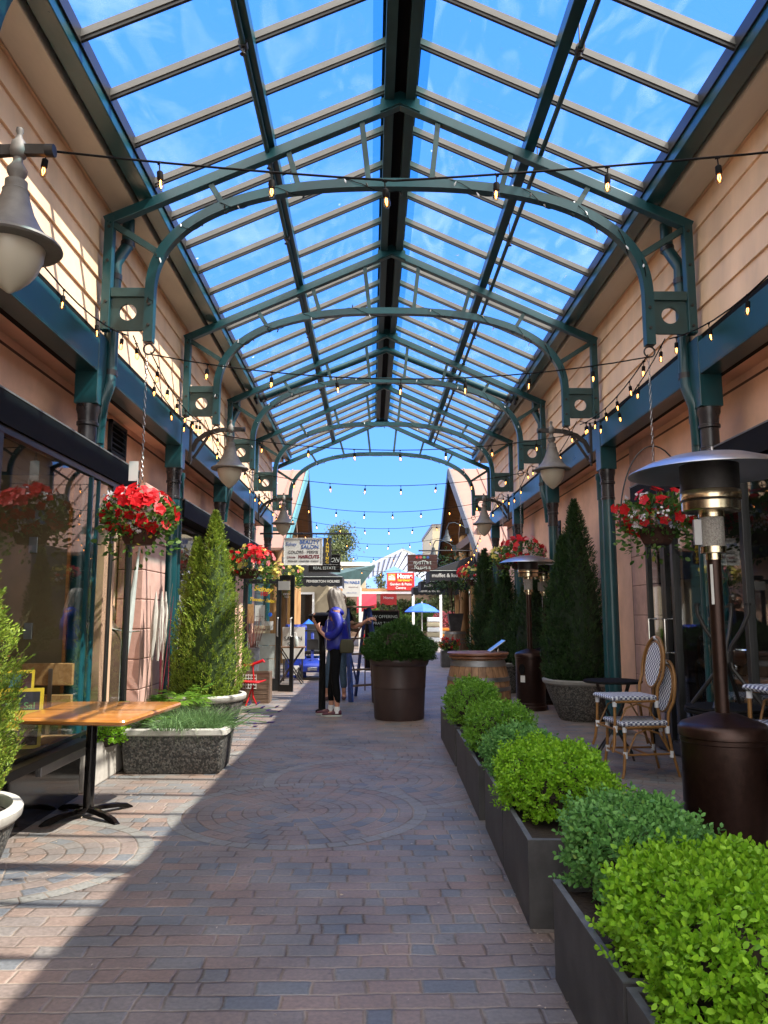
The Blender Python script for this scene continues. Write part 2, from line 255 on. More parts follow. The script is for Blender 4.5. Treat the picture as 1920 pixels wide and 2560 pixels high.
MT['barrel'] = M_wood('barrel_oak', (0.17, 0.085, 0.040), (0.34, 0.19, 0.10), 2, 3, 0.6)
MT['barrel_old'] = M_wood('weathered_barrel', (0.14, 0.10, 0.075), (0.30, 0.21, 0.15), 2, 3, 0.7)
MT['lid'] = M_wood('red_brown_wood', (0.13, 0.045, 0.020), (0.24, 0.10, 0.05), 0, 4, 0.4, 0.3)
MT['crate'] = M_wood('crate_wood', (0.10, 0.060, 0.040), (0.20, 0.13, 0.085), 0, 3, 0.8)
MT['bench'] = M_wood('bench_ash', (0.38, 0.20, 0.075), (0.52, 0.31, 0.14), 1, 3, 0.5)
MT['log'] = M_wood('peeled_log', (0.30, 0.155, 0.055), (0.48, 0.28, 0.12), 2, 2.5, 0.65, ring=5)
MT['cedar'] = M_wood('cedar_boards', (0.22, 0.085, 0.025), (0.36, 0.16, 0.055), 0, 3, 0.6)
MT['hoop'] = M('galvanised_hoop', (0.20, 0.20, 0.205), 0.45, metal=0.7, var=0.3)
MT['galv'] = M('galvanised_bucket', (0.50, 0.53, 0.57), 0.35, metal=0.8, var=0.25, scale=25)
MT['terra'] = M('rust_brown_glazed_pot', (0.042, 0.024, 0.022), 0.45, var=0.3, scale=4, bump=0.2, bscale=30)
MT['bamboo'] = M('bamboo_tan', (0.26, 0.125, 0.035), 0.42, var=0.2, scale=20)
MT['wrapw'] = M('white_binding', (0.72, 0.74, 0.78), 0.5, var=0.05)
MT['navy'] = M('navy_siding', (0.012, 0.022, 0.032), 0.6)
MT['awning'] = M('black_awning_canvas', (0.012, 0.013, 0.018), 0.8, var=0.2)
MT['copper'] = M('peach_metal_roof', (0.27, 0.15, 0.11), 0.6, var=0.06)
MT['cream'] = M('cream_stucco', (0.38, 0.33, 0.23), 0.85, var=0.06)
MT['denim'] = M('denim', (0.055, 0.10, 0.16), 0.85, var=0.25, scale=30)
MT['leggings'] = M('black_leggings', (0.004, 0.004, 0.005), 0.85, spec=0.15)
MT['jacket'] = M('royal_blue_jacket', (0.006, 0.012, 0.23), 0.45, var=0.3, scale=7, bump=0.8, bscale=14)
MT['skin'] = M('skin', (0.50, 0.25, 0.17), 0.5, var=0.08)
MT['hair'] = M('ash_blonde_hair', (0.15, 0.13, 0.115), 0.5, var=0.45, scale=20, stretch=(3, 3, 0.25), bump=0.9, bscale=25)
MT['darkhair'] = M('dark_hair', (0.03, 0.018, 0.012), 0.45)
MT['shoe'] = M('maroon_shoe', (0.09, 0.022, 0.035), 0.6, var=0.2)
MT['sock'] = M('white_sock', (0.75, 0.75, 0.75), 0.9)
MT['bag'] = M('olive_bag', (0.055, 0.050, 0.025), 0.8)
MT['blue'] = M('blue_paint', (0.012, 0.035, 0.30), 0.4, var=0.2)
MT['ladder'] = M('chipped_blue_ladder', (0.022, 0.055, 0.22), 0.55, var=0.5, scale=14)
MT['bluebright'] = M('bright_blue_plastic', (0.01, 0.13, 0.75), 0.35)
MT['redpaint'] = M('red_paint', (0.48, 0.008, 0.012), 0.35)
MT['rubber'] = M('rubber', (0.012, 0.012, 0.012), 0.8)
MT['chrome'] = M('chrome', (0.7, 0.7, 0.72), 0.12, metal=1)
MT['tank'] = M('brown_tank', (0.14, 0.085, 0.06), 0.35, metal=0.2)
MT['tan'] = M('tan_wallboard', (0.20, 0.145, 0.075), 0.7, var=0.1)
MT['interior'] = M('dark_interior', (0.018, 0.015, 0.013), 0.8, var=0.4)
MT['panelgrey'] = M('pale_grey_green_panel', (0.40, 0.44, 0.42), 0.4)
MT['redsign'] = M('red_sign', (0.48, 0.022, 0.020), 0.5)
MT['orange'] = M('orange_paint', (0.85, 0.28, 0.03), 0.5)
MT['yellowpaint'] = M('yellow_paint', (0.80, 0.55, 0.04), 0.5)
MT['signblue'] = M('sign_blue', (0.03, 0.10, 0.35), 0.5)
MT['signmaroon'] = M('sign_maroon', (0.16, 0.015, 0.03), 0.5)
MT['signdark'] = M('sign_dark', (0.03, 0.028, 0.035), 0.5)
MT['signbrown'] = M('sign_brown_boards', (0.055, 0.018, 0.016), 0.6, var=0.3)
MT['greenpaint'] = M('green_paint', (0.10, 0.30, 0.12), 0.5)
MT['umb'] = M('blue_umbrella_cloth', (0.03, 0.13, 0.62), 0.7)
MT['glass_roof'] = M_glass('roof_glass', (0.95, 0.975, 0.985), 0.40, dirt=0.08)
MT['glass_ridge'] = M_glass('ridge_glass_strip', (0.42, 0.74, 0.80), 0.8)
MT['glass'] = M_glass('shop_glass', (0.80, 0.84, 0.83), 1.15)
MT['glass_clear'] = M_glass('clear_glass', (0.93, 0.96, 0.96), 1.0)
MT['bulb'] = M_glass('bulb_glass', (0.98, 0.86, 0.70), 1.0)
MT['filament'] = M_emit('filament', (1.0, 0.36, 0.08), 4.5)
MT['pave'] = M_pavers('clay_pavers')
# frosted lantern globe
def _globe():
    m, n, o = newmat('opal_globe'); N = n.nodes.new; K = n.links.new
    p = N('ShaderNodeBsdfPrincipled'); p.inputs['Base Color'].default_value = (0.62, 0.57, 0.46, 1); p.inputs['Roughness'].default_value = 0.3
    t = N('ShaderNodeBsdfTranslucent'); t.inputs[0].default_value = (0.75, 0.68, 0.50, 1); x = N('ShaderNodeMixShader'); x.inputs[0].default_value = 0.25
    K(p.outputs[0], x.inputs[1]); K(t.outputs[0], x.inputs[2]); K(x.outputs[0], o.inputs[0]); return m
MT['globe'] = _globe()
def _weave():
    m, n, o = newmat('woven_rattan'); N = n.nodes.new; K = n.links.new
    t = N('ShaderNodeTexCoord'); mpp = N('ShaderNodeMapping'); mpp.inputs['Location'].default_value = (0.003, 0.004, 0.005)
    c = N('ShaderNodeTexChecker'); c.inputs['Scale'].default_value = 46; c.inputs[1].default_value = (0.74, 0.76, 0.80, 1); c.inputs[2].default_value = (0.07, 0.08, 0.16, 1)
    p = N('ShaderNodeBsdfPrincipled'); p.inputs['Roughness'].default_value = 0.45
    K(t.outputs['Object'], mpp.inputs[0]); K(mpp.outputs[0], c.inputs['Vector']); K(c.outputs[0], p.inputs['Base Color']); K(p.outputs[0], o.inputs[0]); return m
MT['weave'] = _weave()
def _poly():
    m, n, o = newmat('ribbed_polycarbonate'); N = n.nodes.new; K = n.links.new
    t = N('ShaderNodeBsdfTransparent'); t.inputs[0].default_value = (0.75, 0.78, 0.82, 1); d = N('ShaderNodeBsdfTranslucent'); d.inputs[0].default_value = (0.30, 0.31, 0.34, 1)
    x = N('ShaderNodeMixShader'); x.inputs[0].default_value = 0.9; K(t.outputs[0], x.inputs[1]); K(d.outputs[0], x.inputs[2]); K(x.outputs[0], o.inputs[0]); return m
MT['poly'] = _poly()

# ------------------------------------------------------------------ mesh helpers
class MB:
    def __init__(s): s.v = []; s.f = []
    def add(s, vs, fs, mtx=None):
        b = len(s.v)
        if mtx is not None: vs = [tuple(mtx @ Vector(v)) for v in vs]
        s.v += [tuple(v) for v in vs]; s.f += [tuple(b + i for i in f) for f in fs]; return s
    def box(s, x0, x1, y0, y1, z0, z1, mtx=None):
        return s.add([(x0, y0, z0), (x1, y0, z0), (x1, y1, z0), (x0, y1, z0), (x0, y0, z1), (x1, y0, z1), (x1, y1, z1), (x0, y1, z1)],
                     [(0, 3, 2, 1), (4, 5, 6, 7), (0, 1, 5, 4), (1, 2, 6, 5), (2, 3, 7, 6), (3, 0, 4, 7)], mtx)
    def bar(s, a, b, w, h=None, up=(0, 0, 1)):
        """rectangular bar from a to b; w across, h along up"""
        h = h or w; a = Vector(a); b = Vector(b); d = (b - a); ln = d.length; d.normalize(); u = Vector(up); r = d.cross(u)
        if r.length < 1e-4: r = d.cross(Vector((0, 1, 0)))
        r.normalize(); u = r.cross(d).normalized(); vs = []
        for p in (a, b):
            for i, j in ((-1, -1), (1, -1), (1, 1), (-1, 1)): vs.append(p + r * (i * w / 2) + u * (j * h / 2))
        return s.add(vs, [(3, 2, 1, 0), (4, 5, 6, 7), (0, 1, 5, 4), (1, 2, 6, 5), (2, 3, 7, 6), (3, 0, 4, 7)])
    def tube(s, pts, r, n=8, cap=True):
        pts = [Vector(p) for p in pts]; k = len(pts); rs = r if isinstance(r, (list, tuple)) else [r] * k; b = len(s.v)
        t0 = (pts[1] - pts[0]).normalized(); ref = Vector((0, 0, 1)) if abs(t0.z) < 0.9 else Vector((1, 0, 0)); nrm = t0.cross(ref).normalized()
        for i, p in enumerate(pts):
            t = (pts[min(i + 1, k - 1)] - pts[max(i - 1, 0)])
            t = t.normalized() if t.length > 1e-9 else t0
            nrm = (nrm - t * nrm.dot(t))
            nrm = nrm.normalized() if nrm.length > 1e-6 else t.cross(Vector((0, 1, 0.1))).normalized()
            bn = t.cross(nrm)
            for j in range(n):
                a = 2 * pi * j / n; s.v.append(tuple(p + (nrm * cos(a) + bn * sin(a)) * rs[i]))
        for i in range(k - 1):
            for j in range(n): s.f.append((b + i * n + j, b + i * n + (j + 1) % n, b + (i + 1) * n + (j + 1) % n, b + (i + 1) * n + j))
        if cap: s.f.append(tuple(b + j for j in reversed(range(n)))); s.f.append(tuple(b + (k - 1) * n + j for j in range(n)))
        return s
    def lathe(s, prof, n=24, c=(0, 0, 0), mtx=None, jit=None, sx=1, sy=1):
        b = len(s.v); vs = []
        for i, (r, z) in enumerate(prof):
            for j in range(n):
                a = 2 * pi * j / n; vs.append((c[0] + r * cos(a) * sx, c[1] + r * sin(a) * sy, c[2] + z))
        if mtx is not None: vs = [tuple(mtx @ Vector(v)) for v in vs]
        s.v += vs
        for i in range(len(prof) - 1):
            for j in range(n): s.f.append((b + i * n + j, b + i * n + (j + 1) % n, b + (i + 1) * n + (j + 1) % n, b + (i + 1) * n + j))
        if prof[0][0] > 1e-6: s.f.append(tuple(b + j for j in reversed(range(n))))
        if prof[-1][0] > 1e-6: s.f.append(tuple(b + (len(prof) - 1) * n + j for j in range(n)))
        return s
    def prism(s, poly, axis, a, b):
        """poly 2-D points extruded along axis ('x','y','z') from a to b"""
        n = len(poly); f = {'x': lambda p, t: (t, p[0], p[1]), 'y': lambda p, t: (p[0], t, p[1]), 'z': lambda p, t: (p[0], p[1], t)}[axis]
        vs = [f(p, a) for p in poly] + [f(p, b) for p in poly]
        return s.add(vs, [tuple(range(n)), tuple(reversed(range(n, 2 * n)))] + [(i, i + n, (i + 1) % n + n, (i + 1) % n) for i in range(n)])
    def loft(s, rings, cap=True):
        b = len(s.v); n = len(rings[0])
        for r in rings: s.v += [tuple(p) for p in r]
        for i in range(len(rings) - 1):
            for j in range(n): s.f.append((b + i * n + j, b + i * n + (j + 1) % n, b + (i + 1) * n + (j + 1) % n, b + (i + 1) * n + j))
        if cap: s.f.append(tuple(b + j for j in reversed(range(n)))); s.f.append(tuple(b + (len(rings) - 1) * n + j for j in range(n)))
        return s
    def build(s, name, mat, parent=None, smooth=True, bevel=0.0, sub=0, loc=None):
        me = bpy.data.meshes.new(name); me.from_pydata(s.v, [], s.f)
        bm = bmesh.new(); bm.from_mesh(me); bmesh.ops.recalc_face_normals(bm, faces=bm.faces); bm.to_mesh(me); bm.free()
        o = bpy.data.objects.new(name, me); COL.objects.link(o)
        if mat is not None: me.materials.append(MT[mat] if isinstance(mat, str) else mat)
        if smooth:
            for p in me.polygons: p.use_smooth = True
            try: me.set_sharp_from_angle(angle=radians(38))
            except Exception: pass
        if bevel:
            bv = o.modifiers.new('bevel', 'BEVEL'); bv.width = bevel; bv.segments = 2; bv.limit_method = 'ANGLE'
        if sub:
            sb = o.modifiers.new('sub', 'SUBSURF'); sb.levels = sub; sb.render_levels = sub
        if parent is not None: o.parent = parent
        if loc is not None: o.location = loc
        return o
def tag(o, label=None, cat=None, group=None, kind=None):
    if label: o['label'] = label
    if cat: o['category'] = cat
    if group: o['group'] = group
    if kind: o['kind'] = kind
    return o
def T(name, label, cat, loc=(0, 0, 0), group=None, rz=0.0):
    o = bpy.data.objects.new(name, None); COL.objects.link(o); o.location = loc; o.rotation_euler = (0, 0, rz); o.empty_display_size = 0.1
    return tag(o, label, cat, group)
def kids(o): return [c for c in bpy.data.objects if c.parent == o]
def copy_tree(o, parent=None, loc=None, rz=None, label=None, group=None):
    c = o.copy(); COL.objects.link(c)
    if parent is not None: c.parent = parent
    if loc is not None: c.location = loc
    if rz is not None: c.rotation_euler = (0, 0, rz)
    if label: c['label'] = label
    if group: c['group'] = group
    for k in kids(o): copy_tree(k, c)
    return c
def text(name, s, size, mat, parent, loc, rot=(pi / 2, 0, 0), ext=0.003, ax='CENTER', sx=1.0, shear=0.0, bold=0.0, spacing=1.0):
    cu = bpy.data.curves.new(name, 'FONT'); cu.body = s; cu.size = size; cu.extrude = ext; cu.align_x = ax; cu.align_y = 'CENTER'; cu.shear = shear; cu.offset = bold; cu.space_character = spacing
    to = bpy.data.objects.new(name, cu); COL.objects.link(to)
    dg = bpy.context.evaluated_depsgraph_get(); me = bpy.data.meshes.new_from_object(to.evaluated_get(dg)); bpy.data.objects.remove(to)
    o = bpy.data.objects.new(name, me); COL.objects.link(o); me.materials.clear(); me.materials.append(MT[mat]); o.parent = parent; o.location = loc; o.rotation_euler = rot; o.scale = (sx, 1, 1); return o

def fast_mesh(name, V, nper, mat, parent=None):
    """V: (k*nper,3) vertices, every nper form one face"""
    V = np.asarray(V, dtype=np.float32); nv = len(V); nf = nv // nper
    me = bpy.data.meshes.new(name); me.vertices.add(nv); me.vertices.foreach_set('co', V.ravel())
    me.loops.add(nv); me.loops.foreach_set('vertex_index', np.arange(nv, dtype=np.int32))
    me.polygons.add(nf); me.polygons.foreach_set('loop_start', np.arange(0, nv, nper, dtype=np.int32)); me.polygons.foreach_set('loop_total', np.full(nf, nper, dtype=np.int32))
    me.update(); me.validate(); me.materials.append(MT[mat])
    o = bpy.data.objects.new(name, me); COL.objects.link(o)
    if parent is not None: o.parent = parent
    return o
LEAF = {'oval': [(0, 0), (.3, .46), (.7, .44), (1, 0), (.7, -.44), (.3, -.46)],
        'quad': [(0, 0), (.45, .5), (1, 0), (.45, -.5)],
        'blade': [(0, .5), (.6, .4), (1, 0), (.6, -.4), (0, -.5)]}
def leaves(name, P, D, ln, wd, mat, parent, shape='oval', seed=1, jitter=0.35, up=None):
    """P base points, D leaf directions, ln/wd arrays or floats"""
    g = np.random.default_rng(seed); P = np.asarray(P, float); k = len(P); D = np.asarray(D, float) + g.normal(0, jitter, (k, 3)); D /= np.linalg.norm(D, axis=1, keepdims=True) + 1e-9
    R = g.normal(0, 1, (k, 3)) if up is None else np.asarray(up, float) + g.normal(0, 0.3, (k, 3))
    Sd = np.cross(D, R); Sd /= np.linalg.norm(Sd, axis=1, keepdims=True) + 1e-9; Nn = np.cross(Sd, D)
    ln = np.broadcast_to(np.asarray(ln, float), (k,))[:, None]; wd = np.broadcast_to(np.asarray(wd, float), (k,))[:, None]
    out = []
    for (a, b) in LEAF[shape]:
        out.append(P + D * ln * a + Sd * wd * b + Nn * (abs(b) * wd * 0.35 - a * a * ln * 0.12))
    V = np.stack(out, 1).reshape(-1, 3); return fast_mesh(name, V, len(LEAF[shape]), mat, parent)

# ================================================================== SETTING
g = MB().add([(-60, -30, 0), (60, -30, 0), (60, 140, 0), (-60, 140, 0)], [(0, 1, 2, 3)]).build('ground', 'pave', smooth=False); tag(g, kind='structure')
for i, (x, y, r, gh) in enumerate([(-0.66, 7.6, 0.8, 3), (0.11, 6.62, 1.0, 5), (-0.50, 5.62, 0.9, 7), (-2.05, 4.6, 0.8, 9), (1.95, 6.1, 0.7, 3), (2.6, 7.2, 0.8, 5)]):
    MT['ring%d' % i] = M_pavers('ring_pavers_%d' % i, True, 0.100, 0.17, r); r -= .0065
    d = MB(); d.add([(0, 0, 0)] + [(r * cos(2 * pi * j / 96), r * sin(2 * pi * j / 96), 0) for j in range(96)], [(0, 1 + j, 1 + (j + 1) % 96) for j in range(96)])
    tag(d.build('paving_circle', 'ring%d' % i, smooth=False, loc=(x, y, gh * .00028)), kind='structure')

# ------------------------------------------------------------------ roof canopy
Y0, Y1 = -2.2, 17.50
roof = T('glass_canopy', 'long gabled glass and bronze bar roof over the arcade', 'glass roof')
TH = math.atan(0.4537)
def roofpt(sd, u, dz=0.0): return (CX + sd * u, glass_z(u) + dz)
for sd in (-1, 1):
    # eave beam (teal C section), box gutter, soffit board
    e = MB(); x0, x1 = CX + sd * 2.10, CX + sd * 2.23; e.box(min(x0, x1), max(x0, x1), Y0, Y1, 4.86, 5.02); e.build('eave_beam', 'teal', roof, bevel=.006)
    e = MB(); x0, x1 = CX + sd * 2.085, CX + sd * 2.10; e.box(min(x0, x1), max(x0, x1), Y0, Y1, 4.955, 5.06); e.build('eave_flashing', 'alu_dark', roof)
    e = MB(); x0, x1 = CX + sd * 2.23, CX + sd * 2.27; e.box(min(x0, x1), max(x0, x1), Y0, Y1, 4.93, 5.02); e.build('gutter_gap', 'black_matte', roof)
    e = MB(); p = [(CX + sd * 2.27, 4.84), (CX + sd * 2.50, 4.84), (CX + sd * 2.53, 4.87), (CX + sd * 2.53, 5.06), (CX + sd * 2.27, 5.06)]
    e.prism(p, 'y', Y0, Y1); e.build('box_gutter', 'soffit', roof, smooth=False, bevel=.008)
    # purlin + ridge beams
    u = 1.12; zc = chord_z(u) + .02
    b = MB(); b.box(CX + sd * u - .045, CX + sd * u + .045, Y0, 17.45, zc, zc + .11); b.build('purlin', 'teal', roof, bevel=.004)
    x0, x1 = CX + sd * .05, CX + sd * .135
    b = MB(); b.box(min(x0, x1), max(x0, x1), Y0, Y1, 5.78, 5.93); b.build('ridge_beam', 'teal_dull', roof, bevel=.004)
    # sprinkler pipe
    b = MB(); xp = -0.90 if sd < 0 else 1.455; b.tube([(xp, Y0, 5.30), (xp, Y1, 5.30)], .021, 10)
    b.build('sprinkler_pipe', 'teal_dull', roof)
    for y in np.arange(.75, 17, 1.38):
        c = MB(); c.tube([(xp, y, 5.30), (xp, y, 5.55)], .006, 6); c.tube([(xp, y - .03, 5.30), (xp, y + .03, 5.30)], .033, 10); c.tube([(xp, y, 5.30), (xp, y, 5.24)], [.016, .010], 8); c.lathe([(0.004, -.075), (.022, -.073), (.022, -.070), (.004, -.068)], 10, (xp, y, 5.30))
        c.build('sprinkler_head', 'iron', roof)
cap = MB(); cap.box(CX - .05, CX + .05, Y0, Y1, 5.90, 5.96); cap.build('ridge_cap', 'black_matte', roof)
cap = MB(); cap.prism([(CX - .16, 5.955), (CX, 6.03), (CX + .16, 5.955), (CX, 6.045)], 'y', Y0, Y1); cap.build('ridge_flashing', 'alu_dark', roof, smooth=False)
# glazing bars and panes
y = TY[0] - .02 - 10 * .558; bars = []
while y < 17.52:
    bars.append(y); y += .558
for sd in (-1, 1):
    for y in bars:
        m = MB(); p0 = Vector((CX + sd * .10, y, glass_z(.10) - .028)); p1 = Vector((CX + sd * 2.12, y, glass_z(2.12) - .028)); up = (sd * sin(TH), 0, cos(TH))
        m.bar(p0, p1, .040, .050, up); m.build('glazing_bar', 'alu', roof, smooth=False)
        m2 = MB(); q = Vector(up) * .036; m2.bar(p0 - q, p1 - q, .022, .022, up); m2.build('bar_fin', 'alu_dark', roof.children[-1] if False else [c for c in COL.objects if c.name.startswith('glazing_bar')][-1], smooth=False)
    for a, b in zip(bars[:-1], bars[1:]):
        (xa, za), (xb, zb) = roofpt(sd, .235, .006), roofpt(sd, 2.11, .006)
        MB().add([(xa, a + .01, za), (xb, a + .01, zb), (xb, b - .01, zb), (xa, b - .01, za)], [(0, 1, 2, 3)]).build('glass_pane', 'glass_roof', roof, smooth=False)
    (xa, za), (xb, zb) = roofpt(sd, .12, .008), roofpt(sd, .235, .008)
    MB().add([(xa, Y0, za), (xb, Y0, zb), (xb, Y1, zb), (xa, Y1, za)], [(0, 1, 2, 3)]).build('ridge_glass_strip', 'glass_ridge', roof, smooth=False)
# gabled cross pipe behind the third truss
pm = MB(); yy = 12.25; pm.tube([(CX - 2.05, yy, chord_z(2.05) - .02), (CX, yy, chord_z(0) - .12), (CX + 2.05, yy, chord_z(2.05) - .02)], .055, 14); pm.build('cross_pipe', 'teal', roof)
for sd in (-1, 1):
    for k in (1.98, 2.05, 2.12): MB().tube([(CX + sd * k, yy, chord_z(k) - .02), (CX + sd * (k + .035), yy, chord_z(k) - .035)], .075, 14).build('pipe_coupling', 'black', roof)

# ------------------------------------------------------------------ trusses
def arch_pts(n=40):
    # outer edge of arch: straight foot then curve to the crown (half span 2.13, springing 4.05, crown 5.10)
    P = []
    for i in range(n + 1):
        a = pi / 2 * i / n; u = 2.13 * cos(a) ** 0.80 if cos(a) > 1e-9 else 0.0; z = 4.02 + 1.04 * sin(a) ** 0.86; P.append((u, z))
    return P
ARC = arch_pts()
def make_truss():
    t = T('roof_truss', 'x', 'roof truss'); w = .075
    for sd in (-1, 1):
        # top chord, post
        m = MB(); m.bar((sd * 2.49, 0, chord_z(2.49) - .045), (sd * -.012, 0, chord_z(0) - .045), w, .085, (0, 0, 1)); m.build('top_chord', 'teal', t, smooth=False, bevel=.005)
        m = MB(); m.box(min(sd * 2.49, sd * 2.415), max(sd * 2.49, sd * 2.415), -w / 2 - .002, w / 2 + .002, 3.70, 4.70); m.build('post', 'teal', t, smooth=False, bevel=.005)
        # plate with round hole between two rails
        m = MB(); cx_, cz_, r_ = 2.27, 3.86, .072; k = 32; ring = [(cx_ + r_ * cos(2 * pi * j / k), cz_ + r_ * sin(2 * pi * j / k)) for j in range(k)]
        hw, z0, z1 = .145, 3.70, 3.985; outr = []
        for j in range(k):
            a = 2 * pi * j / k; c_, s_ = cos(a), sin(a); sc_ = min(hw / abs(c_) if abs(c_) > 1e-6 else 9, ((z1 - cz_) if s_ > 0 else (cz_ - z0)) / abs(s_) if abs(s_) > 1e-6 else 9); outr.append((cx_ + c_ * sc_, cz_ + s_ * sc_))
        vs = []; fs = []
        for yy_ in (-.012, .012): vs += [(sd * p[0], yy_, p[1]) for p in ring] + [(sd * p[0], yy_, p[1]) for p in outr]
        for j in range(k):
            j2 = (j + 1) % k; fs += [(j, j2, k + j2, k + j), (2 * k + j, 3 * k + j, 3 * k + j2, 2 * k + j2), (j, 2 * k + j, 2 * k + j2, j2)]
        m.add(vs, fs); m.build('bracket_plate', 'teal_dull', t, smooth=False)
        m = MB(); x0, x1 = sorted((sd * 2.413, sd * 2.132)); m.box(x0, x1, -w / 2 + .004, w / 2 - .004, 3.987, 4.065); m.build('bracket_rail', 'teal_dull', t, smooth=False, bevel=.004)
        for (bx_, bz_) in ((2.45, 3.76), (2.45, 3.94), (2.45, 4.30), (2.45, 4.60), (2.09, 3.74), (2.09, 3.92)): MB().lathe([(.001, -.012), (.013, -.010), (.014, 0)], 8, mtx=Matrix.Translation((sd * bx_, -.040, bz_)) @ Matrix.Rotation(-pi / 2, 4, 'X')).build('bolt', 'iron', t)
        # diagonal and struts
        m = MB(); m.bar((sd * 2.42, 0, chord_z(2.42) - .10), (sd * 2.06, 0, 4.40), .038, .05); m.build('strut', 'teal_dull', t, smooth=False)
        for (u0, u1, zt) in ((.33, .27, 5.045), (.96, .86, 4.96), (1.62, 1.47, 4.76)):
            m = MB(); m.bar((sd * u0, 0, chord_z(u0) - .085), (sd * u1, 0, zt), .045, .045, (1, 0, 0)); m.build('strut', 'teal_dull', t, smooth=False)
        # ring under the arch foot
        m = MB(); m.tube([(sd * 2.085 + .045 * cos(a), 0, 3.545 + .045 * sin(a)) for a in np.linspace(0, 2 * pi, 20)], .007, 6, cap=False); m.build('hanging_ring', 'iron', t)
        m = MB(); m.prism([(sd * .0, 5.745), (sd * .17, 5.668), (sd * .17, 5.78), (sd * .0, 5.86)], 'y', -.055, .055); m.build('apex_gusset', 'teal', t, smooth=False)
    # arch: one piece, rectangular section .075 x .08
    pts = [(-2.13, 3.60)] + [(-u, z) for u, z in ARC] + [(u, z) for u, z in reversed(ARC[:-1])] + [(2.13, 3.60)]
    m = MB(); rings = []
    for i, (u, z) in enumerate(pts):
        a = pts[max(i - 1, 0)]; b = pts[min(i + 1, len(pts) - 1)]; tx, tz = b[0] - a[0], b[1] - a[1]; l_ = math.hypot(tx, tz); nx, nz_ = tz / l_, -tx / l_   # towards inside
        if i in (0, len(pts) - 1): nx, nz_ = (1 if u < 0 else -1), 0
        h = .078; rings.append([(u, -.04, z), (u, .04, z), (u + nx * h, .04, z + nz_ * h), (u + nx * h, -.04, z + nz_ * h)])
    m.loft(rings); a_ = m.build('arch', 'teal', t)
    a_.data.set_sharp_from_angle(angle=radians(30))
    return t
words = ['first (nearest)', 'second', 'third', 'fourth', 'fifth', 'sixth']
tr = make_truss(); tl = ['teal arched truss mostly out of view above the nearest lanterns', 'large teal arched truss closest to the viewer that shows its whole arch', 'teal arched truss second in the row of whole arches, lanterns beside its feet',
      'teal arched truss third in the row, just before the fat gabled pipe', 'teal arched truss fourth in the row of whole arches', 'farthest teal arched truss, open sky below its arch at the canopy end']
def fairy(parent_y, idx):
    f = T('fairy_lights', ['dead fairy light string on the nearest cut-off arch', 'small pale fairy lights wound round the nearest whole arch', 'small fairy lights wound round the second whole arch', 'small fairy lights wound round the third arch before the fat pipe', 'small fairy lights wound round the fourth arch', 'small fairy lights wound round the farthest arch'][idx], 'fairy lights', (CX, parent_y, 0), 'fairy lights wound round the arches')
    r = random.Random(idx); path = [(-2.09, 3.62 + .1 * i) for i in range(4)] + [(-u + .0, z - .04) for u, z in ARC] + [(u, z - .04) for u, z in reversed(ARC[:-1])]
    pts = []; k = 0
    for i in range(0, len(path) - 1):
        for s_ in (0, .5):
            x = path[i][0] * (1 - s_) + path[i + 1][0] * s_; z = path[i][1] * (1 - s_) + path[i + 1][1] * s_; a = k * .42 + r.random() * .25; k += 1
            pts.append((x * .985, .054 * cos(a), z + .056 * sin(a)))
    MB().tube(pts, .0035, 4).build('cable', 'black_matte', f)
    for i in range(4, len(pts) - 2, 4 if idx < 4 else 6):
        p = pts[i]; d = Vector((r.uniform(-.6, .6), r.uniform(-.6, .6), -1 if r.random() < .75 else 1)).normalized() * .035
        MB().tube([p, Vector(p) + d * .4, Vector(p) + d * .7, Vector(p) + d * 1.3], [.005, .006, .009, .001], 6).build('mini_bulb', 'wrapw' if r.random() < .55 else 'iron', f)
for i, y in enumerate(TY):
    o = tr if i == 0 else copy_tree(tr)
    o.location = (CX, y, 0); tag(o, tl[i], None, 'teal arched trusses carrying the glass roof'); fairy(y, i)

